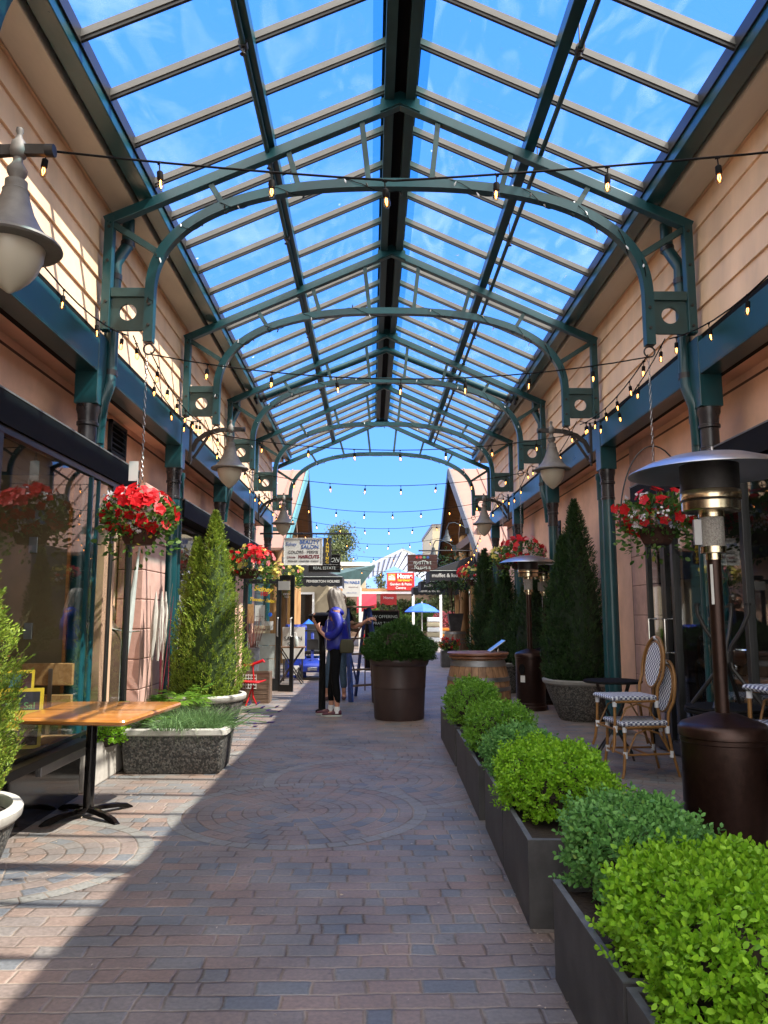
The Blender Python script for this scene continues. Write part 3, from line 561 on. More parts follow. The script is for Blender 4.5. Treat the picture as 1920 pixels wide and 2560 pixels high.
# ------------------------------------------------------------------ the two arcade buildings
def arcade_side(sd):
    """sd -1 left, +1 right. Works in u = distance from the arcade centre line, mirrored."""
    nm = 'left' if sd < 0 else 'right'
    b = T('shop_building', 'peach lap-sided shop row lit by the sun, teal beam and columns' if sd < 0 else 'peach lap-sided shop row in shade behind the patio heaters', 'building')
    X = lambda u: CX + sd * u
    def bx(m, u0, u1, y0, y1, z0, z1): a, c = sorted((X(u0), X(u1))); return m.box(a, c, y0, y1, z0, z1)
    YB, YE = -4.0, 17.55
    # lap siding boards
    m = MB(); z = 3.70
    while z < 5.0:
        z1 = min(z + .232, 5.08); m.prism([(X(2.525), z), (X(2.545), z1), (X(2.62), z1), (X(2.62), z)], 'y', YB, YE); z = z1
    m.build('siding', 'siding', b, smooth=False)
    m = MB(); bx(m, 2.620, 2.72, YB, YE, 3.36, 5.25); m.build('upper_wall', 'black_matte', b, smooth=False)
    m = MB(); bx(m, 2.52, 2.532, YB, YE, 4.985, 5.06); m.build('shadow_gap_strip', 'shadow_joint_brown', b, smooth=False)  # brown strip painting the shade in the gap between siding and gutter
    # beam : web + flanges
    m = MB(); bx(m, 2.49, 2.505, YB, YE, 3.36, 3.62); bx(m, 2.492, 2.66, YB, YE, 3.350, 3.362); bx(m, 2.492, 2.60, YB, YE, 3.618, 3.63); m.build('edge_beam', 'teal', b, smooth=False, bevel=.003)
    m = MB(); bx(m, 2.53, 2.60, YB, YE, 3.632, 3.70); m.build('beam_gap', 'black_matte', b, smooth=False)
    m = MB(); bx(m, 2.66, 2.90, YB, YE, 3.37, 3.40); m.build('soffit', 'stucco', b, smooth=False)
    # columns at each truss
    for i, y in enumerate(TY + [TY[0] - 2.79]):
        if y > 17: yy = y - .05
        else: yy = y
        c = MB(); bx(c, 2.485, 2.675, yy - .02, yy + .17, 3.08, 3.685); box_ = c.build('column_box', 'teal', b, smooth=False, bevel=.006)
        cx_, cy_ = X(2.585), yy + .07
        c = MB(); c.lathe([(.072, 0), (.072, 2.72)], 24, (cx_, cy_, 0)); col = c.build('column', 'teal', b)
        c = MB(); c.lathe([(.083, 2.72), (.083, 2.745), (.075, 2.75), (.075, 2.90), (.088, 2.91), (.088, 2.935), (.078, 2.94), (.082, 3.0), (.095, 3.04), (.095, 3.08)], 24, (cx_, cy_, 0)); c.build('capital', 'capital', col)
        if i in (1, 2, 4):
            c = MB(); c.lathe([(.045, 0), (.045, 2.74), (.056, 2.745), (.056, 2.98), (.066, 3.0), (.066, 3.06)], 18, (X(2.56), cy_ + .17, 0)); c.build('drain_pipe', 'teal', b)
        if i in (1, 3):   # rainwater pipe from gutter down behind the bracket
            c = MB(); c.tube([(X(2.40), yy + .30, 4.86), (X(2.40), yy + .30, 4.60), (X(2.47), yy + .22, 4.40), (X(2.47), yy + .22, 4.30), (X(2.47), yy + .22, 3.42), (X(2.47), yy + .20, 3.30), (X(2.50), yy + .14, 3.12), (X(2.53), yy + .19, 3.0), (X(2.55), yy + .22, 2.8)], .053, 16); dp = c.build('downpipe', 'teal', b)
            for (ux, yx, zz) in ((2.47, .22, 4.24), (2.47, .22, 3.38), (2.40, .30, 4.58)): MB().tube([(X(ux), yy + yx, zz), (X(ux), yy + yx, zz + .05)], .060, 16).build('pipe_collar', 'capital', dp)
    # lower wall behind the columns
    if sd < 0:
        wall = [(7.55, 17.5)]
    else: wall = [(9.15, 17.5)]
    m = MB()
    for a, c in wall: bx(m, 2.88, 2.98, a, c, 0, 3.37)
    bx(m, 2.88, 2.98, YB, wall[0][0], 2.72, 3.37); m.build('wall', 'stucco', b, smooth=False)
    m = MB(); bx(m, 2.875, 2.882, YB, YE, 3.28, 3.30); m.build('wall_reveal', 'shadow_joint_brown', b, smooth=False)
    # solid roof behind the gutter (keeps the sun out of the building)
    m = MB(); bx(m, 2.62, 9.0, YB, YE, 5.06, 5.14); bx(m, 8.9, 9.0, YB, YE, 0, 5.06); bx(m, 2.9, 8.9, 17.45, 17.55, 0, 5.06); m.build('flat_roof', 'alu_dark', b, smooth=False)
    return b, bx, X
BL, bxL, XLf = arcade_side(-1)
BR, bxR, XRf = arcade_side(1)

# ---- left shop fronts -------------------------------------------------------
# canopies (black fascias)
def canopy(b, bx, u0, u1, y0, y1, z0, z1):
    m = MB(); bx(m, u0, u0 + .012, y0, y1, z0, z1); bx(m, u0 + .012, u1, y0, y1, z1 - .03, z1 - .003); bx(m, u0 + .012, u1, y0, y0 + .012, z0, z1 - .03); bx(m, u0 + .012, u1, y1 - .012, y1, z0, z1 - .03)
    bx(m, u0 + .02, u1, y0 + .013, y1 - .013, z0 + .012, z0 + .024); o = m.build('canopy', 'black_matte', b, smooth=False)
    m = MB(); bx(m, u0 - .004, u0 + .02, y0, y1, z1, z1 + .012); m.build('canopy_trim', 'alu', o, smooth=False)
canopy(BL, bxL, 2.49, 2.88, -3, 7.38, 2.53, 2.735)
canopy(BL, bxL, 2.49, 2.88, 9.20, 16.4, 2.53, 2.735)
canopy(BR, bxR, 2.50, 2.88, -3, 8.0, 2.50, 2.69)
# bay window : glass plane just behind the fascia, slightly splayed base
u = 2.50
def pane(b, X, u0, u1, y0, y1, z0, z1, mat='glass', name='pane', parent=None):
    return MB().add([(X(u0), y0, z0), (X(u1), y1, z0), (X(u1), y1, z1), (X(u0), y0, z1)], [(0, 1, 2, 3)]).build(name, mat, parent or b, smooth=False)
win = MB()
for y in (3.2, 4.65, 6.75, 7.30): bxL(win, 2.51, 2.56, y - .03, y + .03, .42, 2.53)
bxL(win, 2.508, 2.562, 3.17, 7.33, .42, .45); bxL(win, 2.508, 2.562, 3.17, 7.33, 2.48, 2.53)
bxL(win, 2.505, 2.555, 3.23, 4.62, 1.95, 2.01)
w_ = win.build('window_frame', 'black', BL, smooth=False, bevel=.003)
for a, c in ((-2, 3.17), (3.23, 4.62), (4.70, 6.72), (6.78, 7.27)): pane(BL, XLf, 2.53, 2.53, a, c, .42, 2.53, 'glass', 'pane', w_)
sl_ = MB(); bxL(sl_, 2.42, 3.3, -2, 6.15, .36, .42); sl_.build('window_sill', 'iron', BL, smooth=False, bevel=.006)
sl_ = MB(); bxL(sl_, 2.440, 2.56, 5.35, 6.15, .29, .355); sl_.build('sill_trim', 'steel_dull', BL, smooth=False, bevel=.004)
sl_ = MB(); bxL(sl_, 2.46, 2.90, -2, 6.1, 0, .358); sl_.build('plinth', 'gloss_black', BL, smooth=False)
sl_ = MB(); bxL(sl_, 2.44, 2.90, 6.16, 9.0, 0, .34); sl_.build('kerb_wall', 'concrete', BL, smooth=False, bevel=.015)
# interior of the bay: tan wall, dark room, pilasters seen through the glass
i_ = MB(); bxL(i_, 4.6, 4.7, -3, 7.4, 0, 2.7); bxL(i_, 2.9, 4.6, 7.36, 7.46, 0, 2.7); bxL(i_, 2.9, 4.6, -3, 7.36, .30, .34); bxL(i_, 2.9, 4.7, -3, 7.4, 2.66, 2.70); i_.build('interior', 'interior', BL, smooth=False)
i_ = MB(); bxL(i_, 2.69, 3.6, 6.26, 6.32, .42, 2.5); i_.build('display_partition', 'tan', BL, smooth=False)
i_ = MB(); bxL(i_, 2.665, 2.69, 6.22, 6.26, .42, 2.45); i_.build('timber_post', 'oak', BL, smooth=False)
for z in (1.86, 1.17):
    MB().box(-2.74 - .035, -2.74 + .035, 6.245, 6.258, z, z + .13).build('wall_plate', 'steel_dull', BL, smooth=False, bevel=.004)
i_ = MB(); bxL(i_, 2.53, 2.70, 6.62, 6.90, .34, 2.5); i_.build('pilaster', 'stucco', BL, smooth=False)
for k in range(9):
    i_ = MB(); z = .0 + k * .305; bxL(i_, 2.60, 2.86, 8.0, 8.85, z, z + .298); i_.build('stone_block', 'stone', BL, smooth=False, bevel=.008)
i_ = MB(); bxL(i_, 2.62, 2.87, 8.01, 8.84, 0, 2.73); i_.build('stone_core', 'shadow_joint_brown', BL, smooth=False)
# louvre
lv = MB(); a, c = 7.56, 8.04; z0, z1 = 2.97, 3.31
for (p, q, r, s_) in ((a, a + .03, z0, z1), (c - .03, c, z0, z1), (a, c, z0, z0 + .03), (a, c, z1 - .03, z1)): bxL(lv, 2.84, 2.879, p, q, r, s_)
lvo = lv.build('vent_frame', 'navy', BL, smooth=False)
lv = MB(); bxL(lv, 2.876, 2.879, a, c, z0, z1); lv.build('vent_back', 'black_matte', lvo)
for k in range(5): lv = MB(); z = z0 + .05 + k * .055; lv.prism([(XLf(2.845), z), (XLf(2.875), z + .03), (XLf(2.875), z + .038), (XLf(2.845), z + .008)], 'y', a + .03, c - .03); lv.build('vent_slat', 'navy', lvo, smooth=False)
# second shop front under the far canopy
w2 = MB()
for y in (9.3, 10.9, 12.5, 14.0): bxL(w2, 2.70, 2.76, y - .03, y + .03, .3, 2.53)
bxL(w2, 2.698, 2.762, 9.27, 14.03, .27, .32); bxL(w2, 2.698, 2.762, 9.27, 14.03, 2.49, 2.528); w2o = w2.build('window_frame', 'black', BL, smooth=False)
for a, c in ((9.33, 10.87), (10.93, 12.47), (12.53, 13.97)): pane(BL, XLf, 2.73, 2.73, a, c, .3, 2.53, 'glass', 'pane', w2o)
w2 = MB(); bxL(w2, 2.70, 2.88, 9.2, 14.1, 0, .26); w2.build('plinth', 'stone', BL, smooth=False)
m = MB(); bxL(m, 2.80, 2.875, 9.25, 14.1, .3, 2.5); m.build('window_blind', 'tan', BL, smooth=False)
text('window_lettering', 'ANS', .16, 'white', BL, (XLf(2.715), 9.55, 1.42), (pi / 2, 0, pi / 2), .001, sx=1)
text('window_lettering', 'W', .09, 'white', BL, (XLf(2.715), 9.95, 1.25), (pi / 2, 0, pi / 2), .001)

# ---- right shop front -------------------------------------------------------
m = MB()
for k in range(8):
    z = .0 + k * .34
    for j in range(2): bxR(m, 2.86, 2.95, 8.30 + j * .40, 8.30 + j * .40 + .394, z, min(z + .334, 2.70))
m.build('stone_tiles', 'stone', BR, smooth=False, bevel=.004)
m = MB(); bxR(m, 2.875, 2.98, 8.30, 9.15, 0, 2.74); m.build('tile_backing', 'shadow_joint_brown', BR, smooth=False)
fr = MB()
for y in (6.97, 5.62, 4.2, 2.8): bxR(fr, 2.50, 2.56, y - .03, y + .03, .36, 2.50)
bxR(fr, 2.50, 2.56, -2, 6.94, .34, .40); fo = fr.build('shopfront_frame', 'black', BR, smooth=False, bevel=.003)
for a, c in ((5.65, 6.94), (4.23, 5.59), (2.83, 4.17), (-2, 2.77)): pane(BR, XRf, 2.53, 2.53, a, c, .40, 2.5, 'glass', 'pane', fo)
m = MB(); bxR(m, 2.52, 2.60, -2, 7.0, 0, .338); bxR(m, 2.60, 2.86, 6.96, 7.0, 0, 2.5); m.build('plinth', 'gloss_black', BR, smooth=False)
dl = MB()
for y in (8.22, 7.80, 7.74, 7.08): bxR(dl, 2.72, 2.77, y - .03, y + .03, .02, 2.46)
bxR(dl, 2.72, 2.77, 7.05, 8.25, 2.46, 2.52); bxR(dl, 2.72, 2.77, 7.05, 8.25, .02, .14)
do = dl.build('door', 'black', BR, smooth=False, bevel=.003)
for a, c in ((7.11, 7.71), (7.83, 8.19)): pane(BR, XRf, 2.745, 2.745, a, c, .14, 2.46, 'glass', 'door_pane', do)
for yy in (8.06, 7.62):
    MB().tube([(XRf(2.745), yy, 1.32), (XRf(2.66), yy, 1.32), (XRf(2.66), yy, .99), (XRf(2.745), yy, .99)], .011, 8).build('handle', 'steel', do)
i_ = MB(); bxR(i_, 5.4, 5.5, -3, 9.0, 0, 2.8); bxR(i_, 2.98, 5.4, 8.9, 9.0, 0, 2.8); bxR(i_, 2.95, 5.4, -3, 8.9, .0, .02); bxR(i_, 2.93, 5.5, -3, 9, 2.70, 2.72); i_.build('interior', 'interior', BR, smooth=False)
i_ = MB(); bxR(i_, 3.3, 3.34, 4.3, 5.2, .4, 2.4); i_.build('curtain', 'panelgrey', BR, smooth=False)
# vertical lilac boards between column and stone
m = MB(); bxR(m, 2.868, 2.885, 8.25, 9.05, 2.74, 3.36); m.build('wall_panel', 'stone', BR, smooth=False)
# louvre on the right wall
m = MB(); bxR(m, 2.855, 2.879, 12.5, 12.95, 2.0, 2.9); vo = m.build('vent_frame', 'navy', BR, smooth=False)
for k in range(9): m = MB(); z = 2.05 + k * .09; bxR(m, 2.84, 2.856, 12.53, 12.92, z, z + .05); m.build('vent_slat', 'iron', vo, smooth=False)

# ================================================================== LANTERNS
def make_lantern():
    """base = centre of the globe at origin; arm runs along +x towards the column box (mirrored by rz)"""
    t = T('wall_lantern', 'x', 'lantern')
    m = MB(); m.lathe([(.001, -.155), (.012, -.15), (.045, -.125), (.085, -.085), (.118, -.035), (.138, .02), (.145, .07), (.145, .095)], 36); m.build('globe', 'globe', t)
    m = MB(); m.lathe([(.214, .070), (.222, .078), (.218, .090), (.17, .118), (.125, .17), (.088, .24), (.066, .31), (.058, .345), (.060, .352), (.050, .36), (.050, .40), (.001, .40)], 40)
    m.lathe([(.214, .070), (.150, .090), (.148, .096)], 40); m.build('lamp_shade', 'lampgrey', t)
    m = MB(); m.lathe([(.028, .40), (.030, .415), (.044, .44), (.046, .46), (.030, .485), (.022, .50), (.022, .52), (.034, .53), (.040, .555), (.032, .60), (.016, .62), (.012, .64), (.018, .655), (.016, .672), (.001, .68)], 20); m.build('finial', 'lampgrey', t)
    m = MB(); pts = [(-.17, 0, .560), (.0, 0, .562), (.16, 0, .548), (.30, 0, .50), (.40, 0, .42), (.455, 0, .30)]
    m.tube([(-.17, 0, .56), (-.13, 0, .56)], .030, 12)
    for a, b in zip(pts[:-1], pts[1:]): m.bar(a, (b[0] + (b[0] - a[0]) * .06, 0, b[2] + (b[2] - a[2]) * .06), .030, .05, (0, 0, 1))
    m.bar((.25, 0, .50), (.44, 0, .20), .02, .03); m.build('arm', 'iron', t)
    m = MB(); m.box(.455, .485, -.03, .03, .17, .62); m.tube([(.47, 0, .165), (.47, 0, .13)], .014, 10); m.tube([(.47, 0, .625), (.47, 0, .66)], .014, 10); m.build('wall_plate', 'iron', t, bevel=.004)
    return t
lan = make_lantern(); ll = [('big lantern at the left picture edge, lit by the sun on its globe', 'closest of the right-hand lanterns, over the near patio heater'), ('left-side lantern above the tall sunlit conifer', 'right-side lantern above the dark conifer beside the patio heaters'), ('far left lantern above the beauty salon sign', 'far right lantern in front of the dark gable')]
first = True
for i, y in enumerate((TY[0], TY[2], TY[4])):
    for sd in (-1, 1):
        if i == 0 and sd == 1: continue
        o = lan if first else copy_tree(lan); first = False
        o.location = (CX + sd * 1.925, y + .06, 3.0); o.rotation_euler = (0, 0, pi if sd < 0 else 0); tag(o, ll[i][0 if sd < 0 else 1], None, 'bell-shaded lanterns on curved arms')

# ================================================================== STRING LIGHTS
def bulb_proto():
    s = MB(); s.tube([(0, 0, 0), (0, 0, -.045)], [.0045, .004], 6); s.lathe([(.001, -.045), (.010, -.045), (.0175, -.052), (.018, -.092), (.016, -.098), (.001, -.098)], 12); s.tube([(-.014, 0, .002), (.014, 0, .002)], .007, 6)
    so_ = s.build('socket', 'black_matte', None)
    b = MB(); b.lathe([(.012, -.098), (.018, -.112), (.0215, -.128), (.019, -.145), (.010, -.157), (.001, -.161)], 14); bo = b.build('bulb', 'bulb', so_)
    f = MB(); f.tube([(.004, 0, -.100), (.007, .002, -.122), (.0, 0, -.146), (-.007, .002, -.122), (-.004, 0, -.100)], .0022, 5); f.build('filament', 'filament', bo)
    return so_
BP = bulb_proto(); bulb_used = False
def place_bulb(parent, p, tilt):
    global bulb_used
    if not bulb_used: s = BP; bulb_used = True; s.parent = parent
    else: s = copy_tree(BP, parent)
    s.scale = (.86, .86, .86); s.location = p; s.rotation_euler = (tilt[0], tilt[1], rnd.random() * 6)
def string_light(label, pts, spacing=.535, start=.2, group='bulb strings across the arcade'):
    t = T('string_lights', label, 'string lights', (0, 0, 0), group)
    MB().tube(pts, .0055, 6).build('cable', 'black_matte', t)
    acc = start
    for a, b in zip(pts[:-1], pts[1:]):
        a = Vector(a); b = Vector(b); l_ = (b - a).length
        while acc < l_:
            p = a.lerp(b, acc / l_); place_bulb(t, p - Vector((0, 0, .006)), (rnd.uniform(-.12, .12), rnd.uniform(-.12, .12))); acc += spacing
        acc -= l_
    return t
def cat(a, b, sag, n=14): a = Vector(a); b = Vector(b); return [tuple(a.lerp(b, i / n) - Vector((0, 0, sag * 4 * (i / n) * (1 - i / n)))) for i in range(n + 1)]
FL, FR = CX - 2.07, CX + 2.07
string_light('nearest bulb string swagged across in front of the first whole arch', cat((FL - .25, 3.5, 3.665), (.11, 3.5, 3.465), .02, 8) + cat((.11, 3.5, 3.465), (CX + 2.6, 3.5, 3.74), .02, 8)[1:], .55, .50)
string_light('second bulb string, hung between the feet of the first whole arch', cat((FL, 6.16, 3.50), (FR, 6.16, 3.50), .20), .535, .48)
string_light('third bulb string, between the feet of the second whole arch', cat((FL - .1, 8.95, 3.50), (FR + .1, 8.95, 3.50), .20), .545, .1)
string_light('fourth bulb string, just in front of the fat gabled pipe', cat((FL - .1, 11.75, 3.56), (FR + .1, 11.75, 3.56), .22), .55, .2)
string_light('fifth bulb string, level with the far pair of lanterns', cat((FL - .2, 14.55, 3.58), (FR + .2, 14.55, 3.58), .28), .54, .3)
string_light('bulb string at the open end of the glass roof', cat((FL - .2, 17.34, 3.60), (FR + .2, 17.34, 3.60), .31), .55, .25)
string_light('highest thin bulb string outside, from the left gable to the right gable', cat((-1.95, 20.4, 3.55), (2.5, 20.4, 3.55), .34), .56, .2)
string_light('middle bulb string outside crossing the sky above the salon sign', cat((-1.95, 24, 3.5), (2.6, 24, 3.5), .38), .62, .2)
string_light('lowest bulb string outside, just over the translucent canopy roof', cat((-1.6, 28, 3.3), (2.5, 28, 3.4), .45), .70, .6)
gl_ = 'bulb strings looped along the side walls'
def wallrun(sd, lab, y0, y1, dz=0, st=.15):
    x = CX + sd * 2.30; return string_light(lab, cat((CX + sd * 2.22, y0, 3.66), (CX + sd * 2.26, y1, 3.66), .20 + dz, 10), .62, st, gl_)
for sd, nm in ((-1, 'left'), (1, 'right')):
    wl = ['closest loop of bulbs, along the %s wall before the first whole arch' % nm, 'loop of bulbs on the %s wall between the first and second whole arches' % nm, 'loop of bulbs on the %s wall between the second and third whole arches' % nm,
          'loop of bulbs on the %s wall between the third and fourth whole arches' % nm, 'loop of bulbs on the %s wall between the last two arches' % nm]
    for i in range(5): wallrun(sd, wl[i], TY[i], TY[i + 1], (0, .05, 0, .04, .02)[i], (.2, .1, .25, .15, .3)[i])
string_light('second looser loop of bulbs on the right wall above the near hanging basket', cat((FR, 6.16, 3.52), (CX + 2.26, 8.95, 3.62), .10), .47, .12, gl_)
string_light('second looser loop of bulbs on the left wall above the near hanging basket', cat((FL, 6.16, 3.52), (CX - 2.26, 8.95, 3.62), .10), .47, .3, gl_)
string_light('tangle of glowing bulbs bunched on the log porch beside the gooseneck lamp', cat((2.75, 19.2, 3.35), (2.2, 20.6, 2.85), .35) + cat((2.2, 20.6, 2.85), (2.75, 21, 2.9), .25), .16, .05, gl_)

# ================================================================== FOLIAGE THINGS
def blob_dirs(g_, k): v = g_.normal(0, 1, (k, 3)); return v / np.linalg.norm(v, axis=1, keepdims=True)
def boxwood(name, parent, mat, cx_, cy_, z0, rx, ry, rz_, n, ln, seed, flat=.55):
    """clipped boxwood: twigs pushing out of a rounded body, each carrying leaf pairs"""
    g_ = np.random.default_rng(seed); k = n // 12
    d = blob_dirs(g_, k); d[:, 2] = np.where(d[:, 2] < -0.45, -d[:, 2], d[:, 2])
    p = 2.6; sc = 1 / (np.abs(d[:, 0]) ** p + np.abs(d[:, 1]) ** p + np.abs(d[:, 2]) ** p) ** (1 / p)
    ph = g_.uniform(0, 6.28, 6); lump = 1 + .10 * np.sin(3.1 * d[:, 0] * 2 + ph[0]) * np.cos(3.7 * d[:, 1] * 2 + ph[1]) + .06 * np.sin(7 * d[:, 1] + ph[2]) * np.cos(6 * d[:, 2] + ph[3])
    depth = 1 - np.abs(g_.normal(0, .10, k)); depth = np.where(g_.random(k) < .13, depth + g_.uniform(.03, .17, k), depth)
    base = d * (sc * lump * depth)[:, None] * np.array([rx, ry, rz_]) ; C_ = np.array([cx_, cy_, z0 + rz_ * .8])
    ax = d * np.array([1, 1, 1.0]) + g_.normal(0, .35, (k, 3)) + np.array([0, 0, .45]); ax /= np.linalg.norm(ax, axis=1, keepdims=True)
    P = []; D = []; tw = ln * 2.6
    for j in range(6):
        t_ = (j / 5 - 1.0) * tw
        for s_ in (0, 1):
            a = j * 1.57 + s_ * pi + g_.uniform(0, .5, k); e1 = np.cross(ax, np.array([0.3, .9, .1])); e1 /= np.linalg.norm(e1, axis=1, keepdims=True); e2 = np.cross(ax, e1)
            r = e1 * np.cos(a)[:, None] + e2 * np.sin(a)[:, None]; P.append(base + C_ + ax * t_); D.append(r * (.95 - .5 * (j == 5)) + ax * (.55 + .5 * (j == 5)))
    P = np.concatenate(P); D = np.concatenate(D); lns = ln * g_.uniform(.75, 1.2, len(P))
    o = leaves(name, P, D, lns, lns * .62, mat, parent, 'oval', seed + 1, .18)
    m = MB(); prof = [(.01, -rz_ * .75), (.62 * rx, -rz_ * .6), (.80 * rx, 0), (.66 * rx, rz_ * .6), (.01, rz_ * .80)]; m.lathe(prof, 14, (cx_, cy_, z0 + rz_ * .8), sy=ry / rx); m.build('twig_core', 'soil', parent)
    return o
def thuja(parent, mat, base, h, r, n, ln, seed, peaks=((0, 0, 1.0),), lean=0.0, name='foliage'):
    g_ = np.random.default_rng(seed); Ps = []; Ds = []
    for (px, py, hs_) in peaks:
        hh = h * hs_; rr = r * (1 if hs_ == 1 else .72); k = int(n * hs_ / len(peaks) / 14)
        t = 1 - np.sqrt(g_.random(k)) ; t = np.clip(t, 0, 1)
        t = g_.random(k) ** 1.35
        a = g_.uniform(0, 2 * pi, k); prof = np.interp(t, [0, .06, .2, .45, .75, .93, 1], [.72, .95, 1.0, .82, .46, .16, .02]); lumps = 1 + .13 * np.sin(a * 3 + t * 9 + seed) + .10 * np.sin(a * 5 - t * 17 + seed * 2)
        dd = 1 - np.abs(g_.normal(0, .16, k)); R_ = rr * prof * lumps * dd
        c = np.stack([np.cos(a), np.sin(a), np.zeros(k)], 1); tip = np.array([base[0] + px, base[1] + py, base[2]]) + c * R_[:, None]; tip[:, 2] += t * hh
        up = np.stack([c[:, 0] * .75, c[:, 1] * .75, np.full(k, .85)], 1) + g_.normal(0, .28, (k, 3)); up /= np.linalg.norm(up, axis=1, keepdims=True)
        side = np.cross(up, c + g_.normal(0, .5, (k, 3))); side /= np.linalg.norm(side, axis=1, keepdims=True)
        L_ = ln * 3.2
        for j in range(14):                      # flat fan spray
            s_ = (j % 2) * 2 - 1; f = (j // 2) / 6.0; org = tip + up * (L_ * (f - .7))[..., None] if np.ndim(f) else tip + up * (L_ * (f - .7))
            Ps.append(org + side * s_ * .002); Ds.append(up * (.75 + .4 * f) + side * s_ * (.85 - .45 * f))
    P = np.concatenate(Ps); D = np.concatenate(Ds); lns = ln * g_.uniform(.7, 1.35, len(P))
    m = MB()
    for (px, py, hs_) in peaks:
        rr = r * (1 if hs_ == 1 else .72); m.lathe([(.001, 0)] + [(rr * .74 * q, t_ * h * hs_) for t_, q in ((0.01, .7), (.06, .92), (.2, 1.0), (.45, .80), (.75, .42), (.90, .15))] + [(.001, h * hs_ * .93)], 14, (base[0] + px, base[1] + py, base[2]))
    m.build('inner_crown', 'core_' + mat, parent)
    return leaves(name, P, D, lns, lns * .40, mat, parent, 'quad', seed + 3, .16)
def trunk(parent, base, h, r=.03): MB().tube([(base[0], base[1], base[2]), (base[0] + .01, base[1], base[2] + h * .5), (base[0], base[1], base[2] + h)], [r, r * .7, r * .15], 8).build('trunk', 'bark', parent)

# ---- rectangular planters with clipped boxwood down the middle
boxes = [(.70, 1.42, .82, 0, .355), (.70, 2.27, .83, 0, .355), (.70, 3.57, .80, -.027, .37), (.722, 4.39, .80, -.027, .365), (.727, 5.36, .83, -.02, .35), (.745, 6.21, .82, -.02, .35), (.765, 7.18, .82, -.01, .345), (.775, 8.02, .82, -.01, .345)]
bl = ['nearest charcoal trough planter at the bottom right corner', 'charcoal trough planter second from the viewer, its pale rim corner showing', 'charcoal trough planter third from the viewer, its blue-black end facing front', 'charcoal trough planter fourth from the viewer', 'charcoal trough planter fifth in the row', 'charcoal trough planter sixth in the row', 'charcoal trough planter seventh in the row', 'farthest charcoal trough planter, beside the big rust pot']
for i, (x, y, ly, rz_, h) in enumerate(boxes):
    t = T('trough_planter', bl[i], 'planter', (x, y, 0), 'charcoal trough planters in a row', rz_)
    wx, w_ = .44, .022
    m = MB(); m.box(0, w_, 0, ly, 0, h); m.box(wx - w_, wx, 0, ly, 0, h); m.box(w_, wx - w_, 0, w_, 0, h); m.box(w_, wx - w_, ly - w_, ly, 0, h); m.build('shell', 'planter', t, smooth=False)
    m = MB(); m.box(-.001, w_ + .001, -.001, ly + .001, h, h + .004); m.box(wx - w_ - .001, wx + .001, -.001, ly + .001, h, h + .004); m.box(w_ + .001, wx - w_ - .001, -.001, w_ + .001, h, h + .004); m.box(w_ + .001, wx - w_ - .001, ly - w_ - .001, ly + .001, h, h + .004); m.build('rim', 'planter_edge', t, smooth=False)
    m = MB(); m.box(w_, wx - w_, w_, ly - w_, .02, h - .035); m.build('soil', 'soil', t, smooth=False)
hed = [(1.05, 2.22, .34, .50, .205, 'box_leaf', 26000, .0215, 'big bright green clipped boxwood in the bottom right corner'), (1.01, 3.05, .26, .40, .20, 'box_leaf_dark', 15000, .021, 'looser blue-green boxwood behind the nearest bright one'),
       (.97, 4.25, .29, .46, .215, 'box_leaf', 20000, .019, 'bright rounded boxwood in the third and fourth troughs'), (.96, 5.08, .23, .34, .19, 'box_leaf_dark', 11000, .020, 'dark blue-green boxwood between the bright ones'),
       (.97, 5.95, .26, .42, .225, 'box_leaf_mid', 13000, .018, 'mid green boxwood before the wine barrel'), (.96, 7.45, .25, .62, .25, 'box_leaf_mid', 14000, .018, 'long mid green boxwood at the far end of the row')]
for i, (x, y, rx, ry, rz_, mt_, n, ln, lb) in enumerate(hed):
    t = T('boxwood_shrub', lb, 'shrub', (x, y, .30), 'clipped boxwood in the troughs'); boxwood('foliage', t, mt_, 0, 0, 0, rx, ry, rz_, n, ln, 40 + i)

# ---- conifers in bowls and their pots
def bowl(label, x, y, r, h, rf, rim='rim', mat='aggregate', group='round aggregate planters'):
    t = T('round_planter', label, 'planter', (x, y, 0), group)
    m = MB(); m.lathe([(rf * .92, 0), (rf, .03), (rf + (r - rf) * .55, h * .55), (r * .955, h - .06)], 48); m.build('bowl', mat, t)
    m = MB(); m.lathe([(r * .955, h - .07), (r * 1.0, h - .05), (r * 1.01, h - .015), (r * .985, h), (r * .90, h), (r * .88, h - .02), (r * .88, h - .08)], 48); m.build('rim', rim, t)
    m = MB(); m.lathe([(.001, h - .05), (r * .89, h - .055)], 32); m.build('soil', 'soil', t); return t
def conifer(label, x, y, z, h, r, mat, n, ln, seed, peaks, group):
    t = T('conifer', label, 'conifer', (x, y, z), group); thuja(t, mat, (0, 0, 0), h, r, n, ln, seed, peaks); trunk(t, (0, 0, 0), h * .9, .035); return t
gg = 'golden conifers along the left wall'; gd = 'dark conifers along the right wall'
bowl('round planter cut off by the left picture edge, pale rim in front of the table', -2.02, 3.62, .42, .50, .26)
conifer('sunlit conifer cut off by the left picture edge, beside the wooden table', -2.08, 3.72, .46, 1.80, .40, 'thuja', 60000, .019, 3, ((0, 0, 1.0),), gg)
bowl('round planter with pale rim holding the tall sunlit conifer', -1.80, 8.55, .44, .52, .27)
conifer('tall bright green conifer with two peaks on the left, before the salon door', -1.80, 8.55, .46, 2.04, .37, 'thuja', 80000, .021, 5, ((.06, 0, 1.0), (-.13, 0, .86)), gg)
bowl('big grey aggregate bowl holding the large dark conifer on the right', 2.77, 10.3, .50, .53, .30, 'rim_grey')
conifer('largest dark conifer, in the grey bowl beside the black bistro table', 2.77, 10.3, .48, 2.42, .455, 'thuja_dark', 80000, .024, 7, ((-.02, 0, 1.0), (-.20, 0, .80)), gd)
bowl('grey round planter half hidden behind the paired patio heaters', 2.95, 12.9, .46, .53, .30, 'rim_grey')
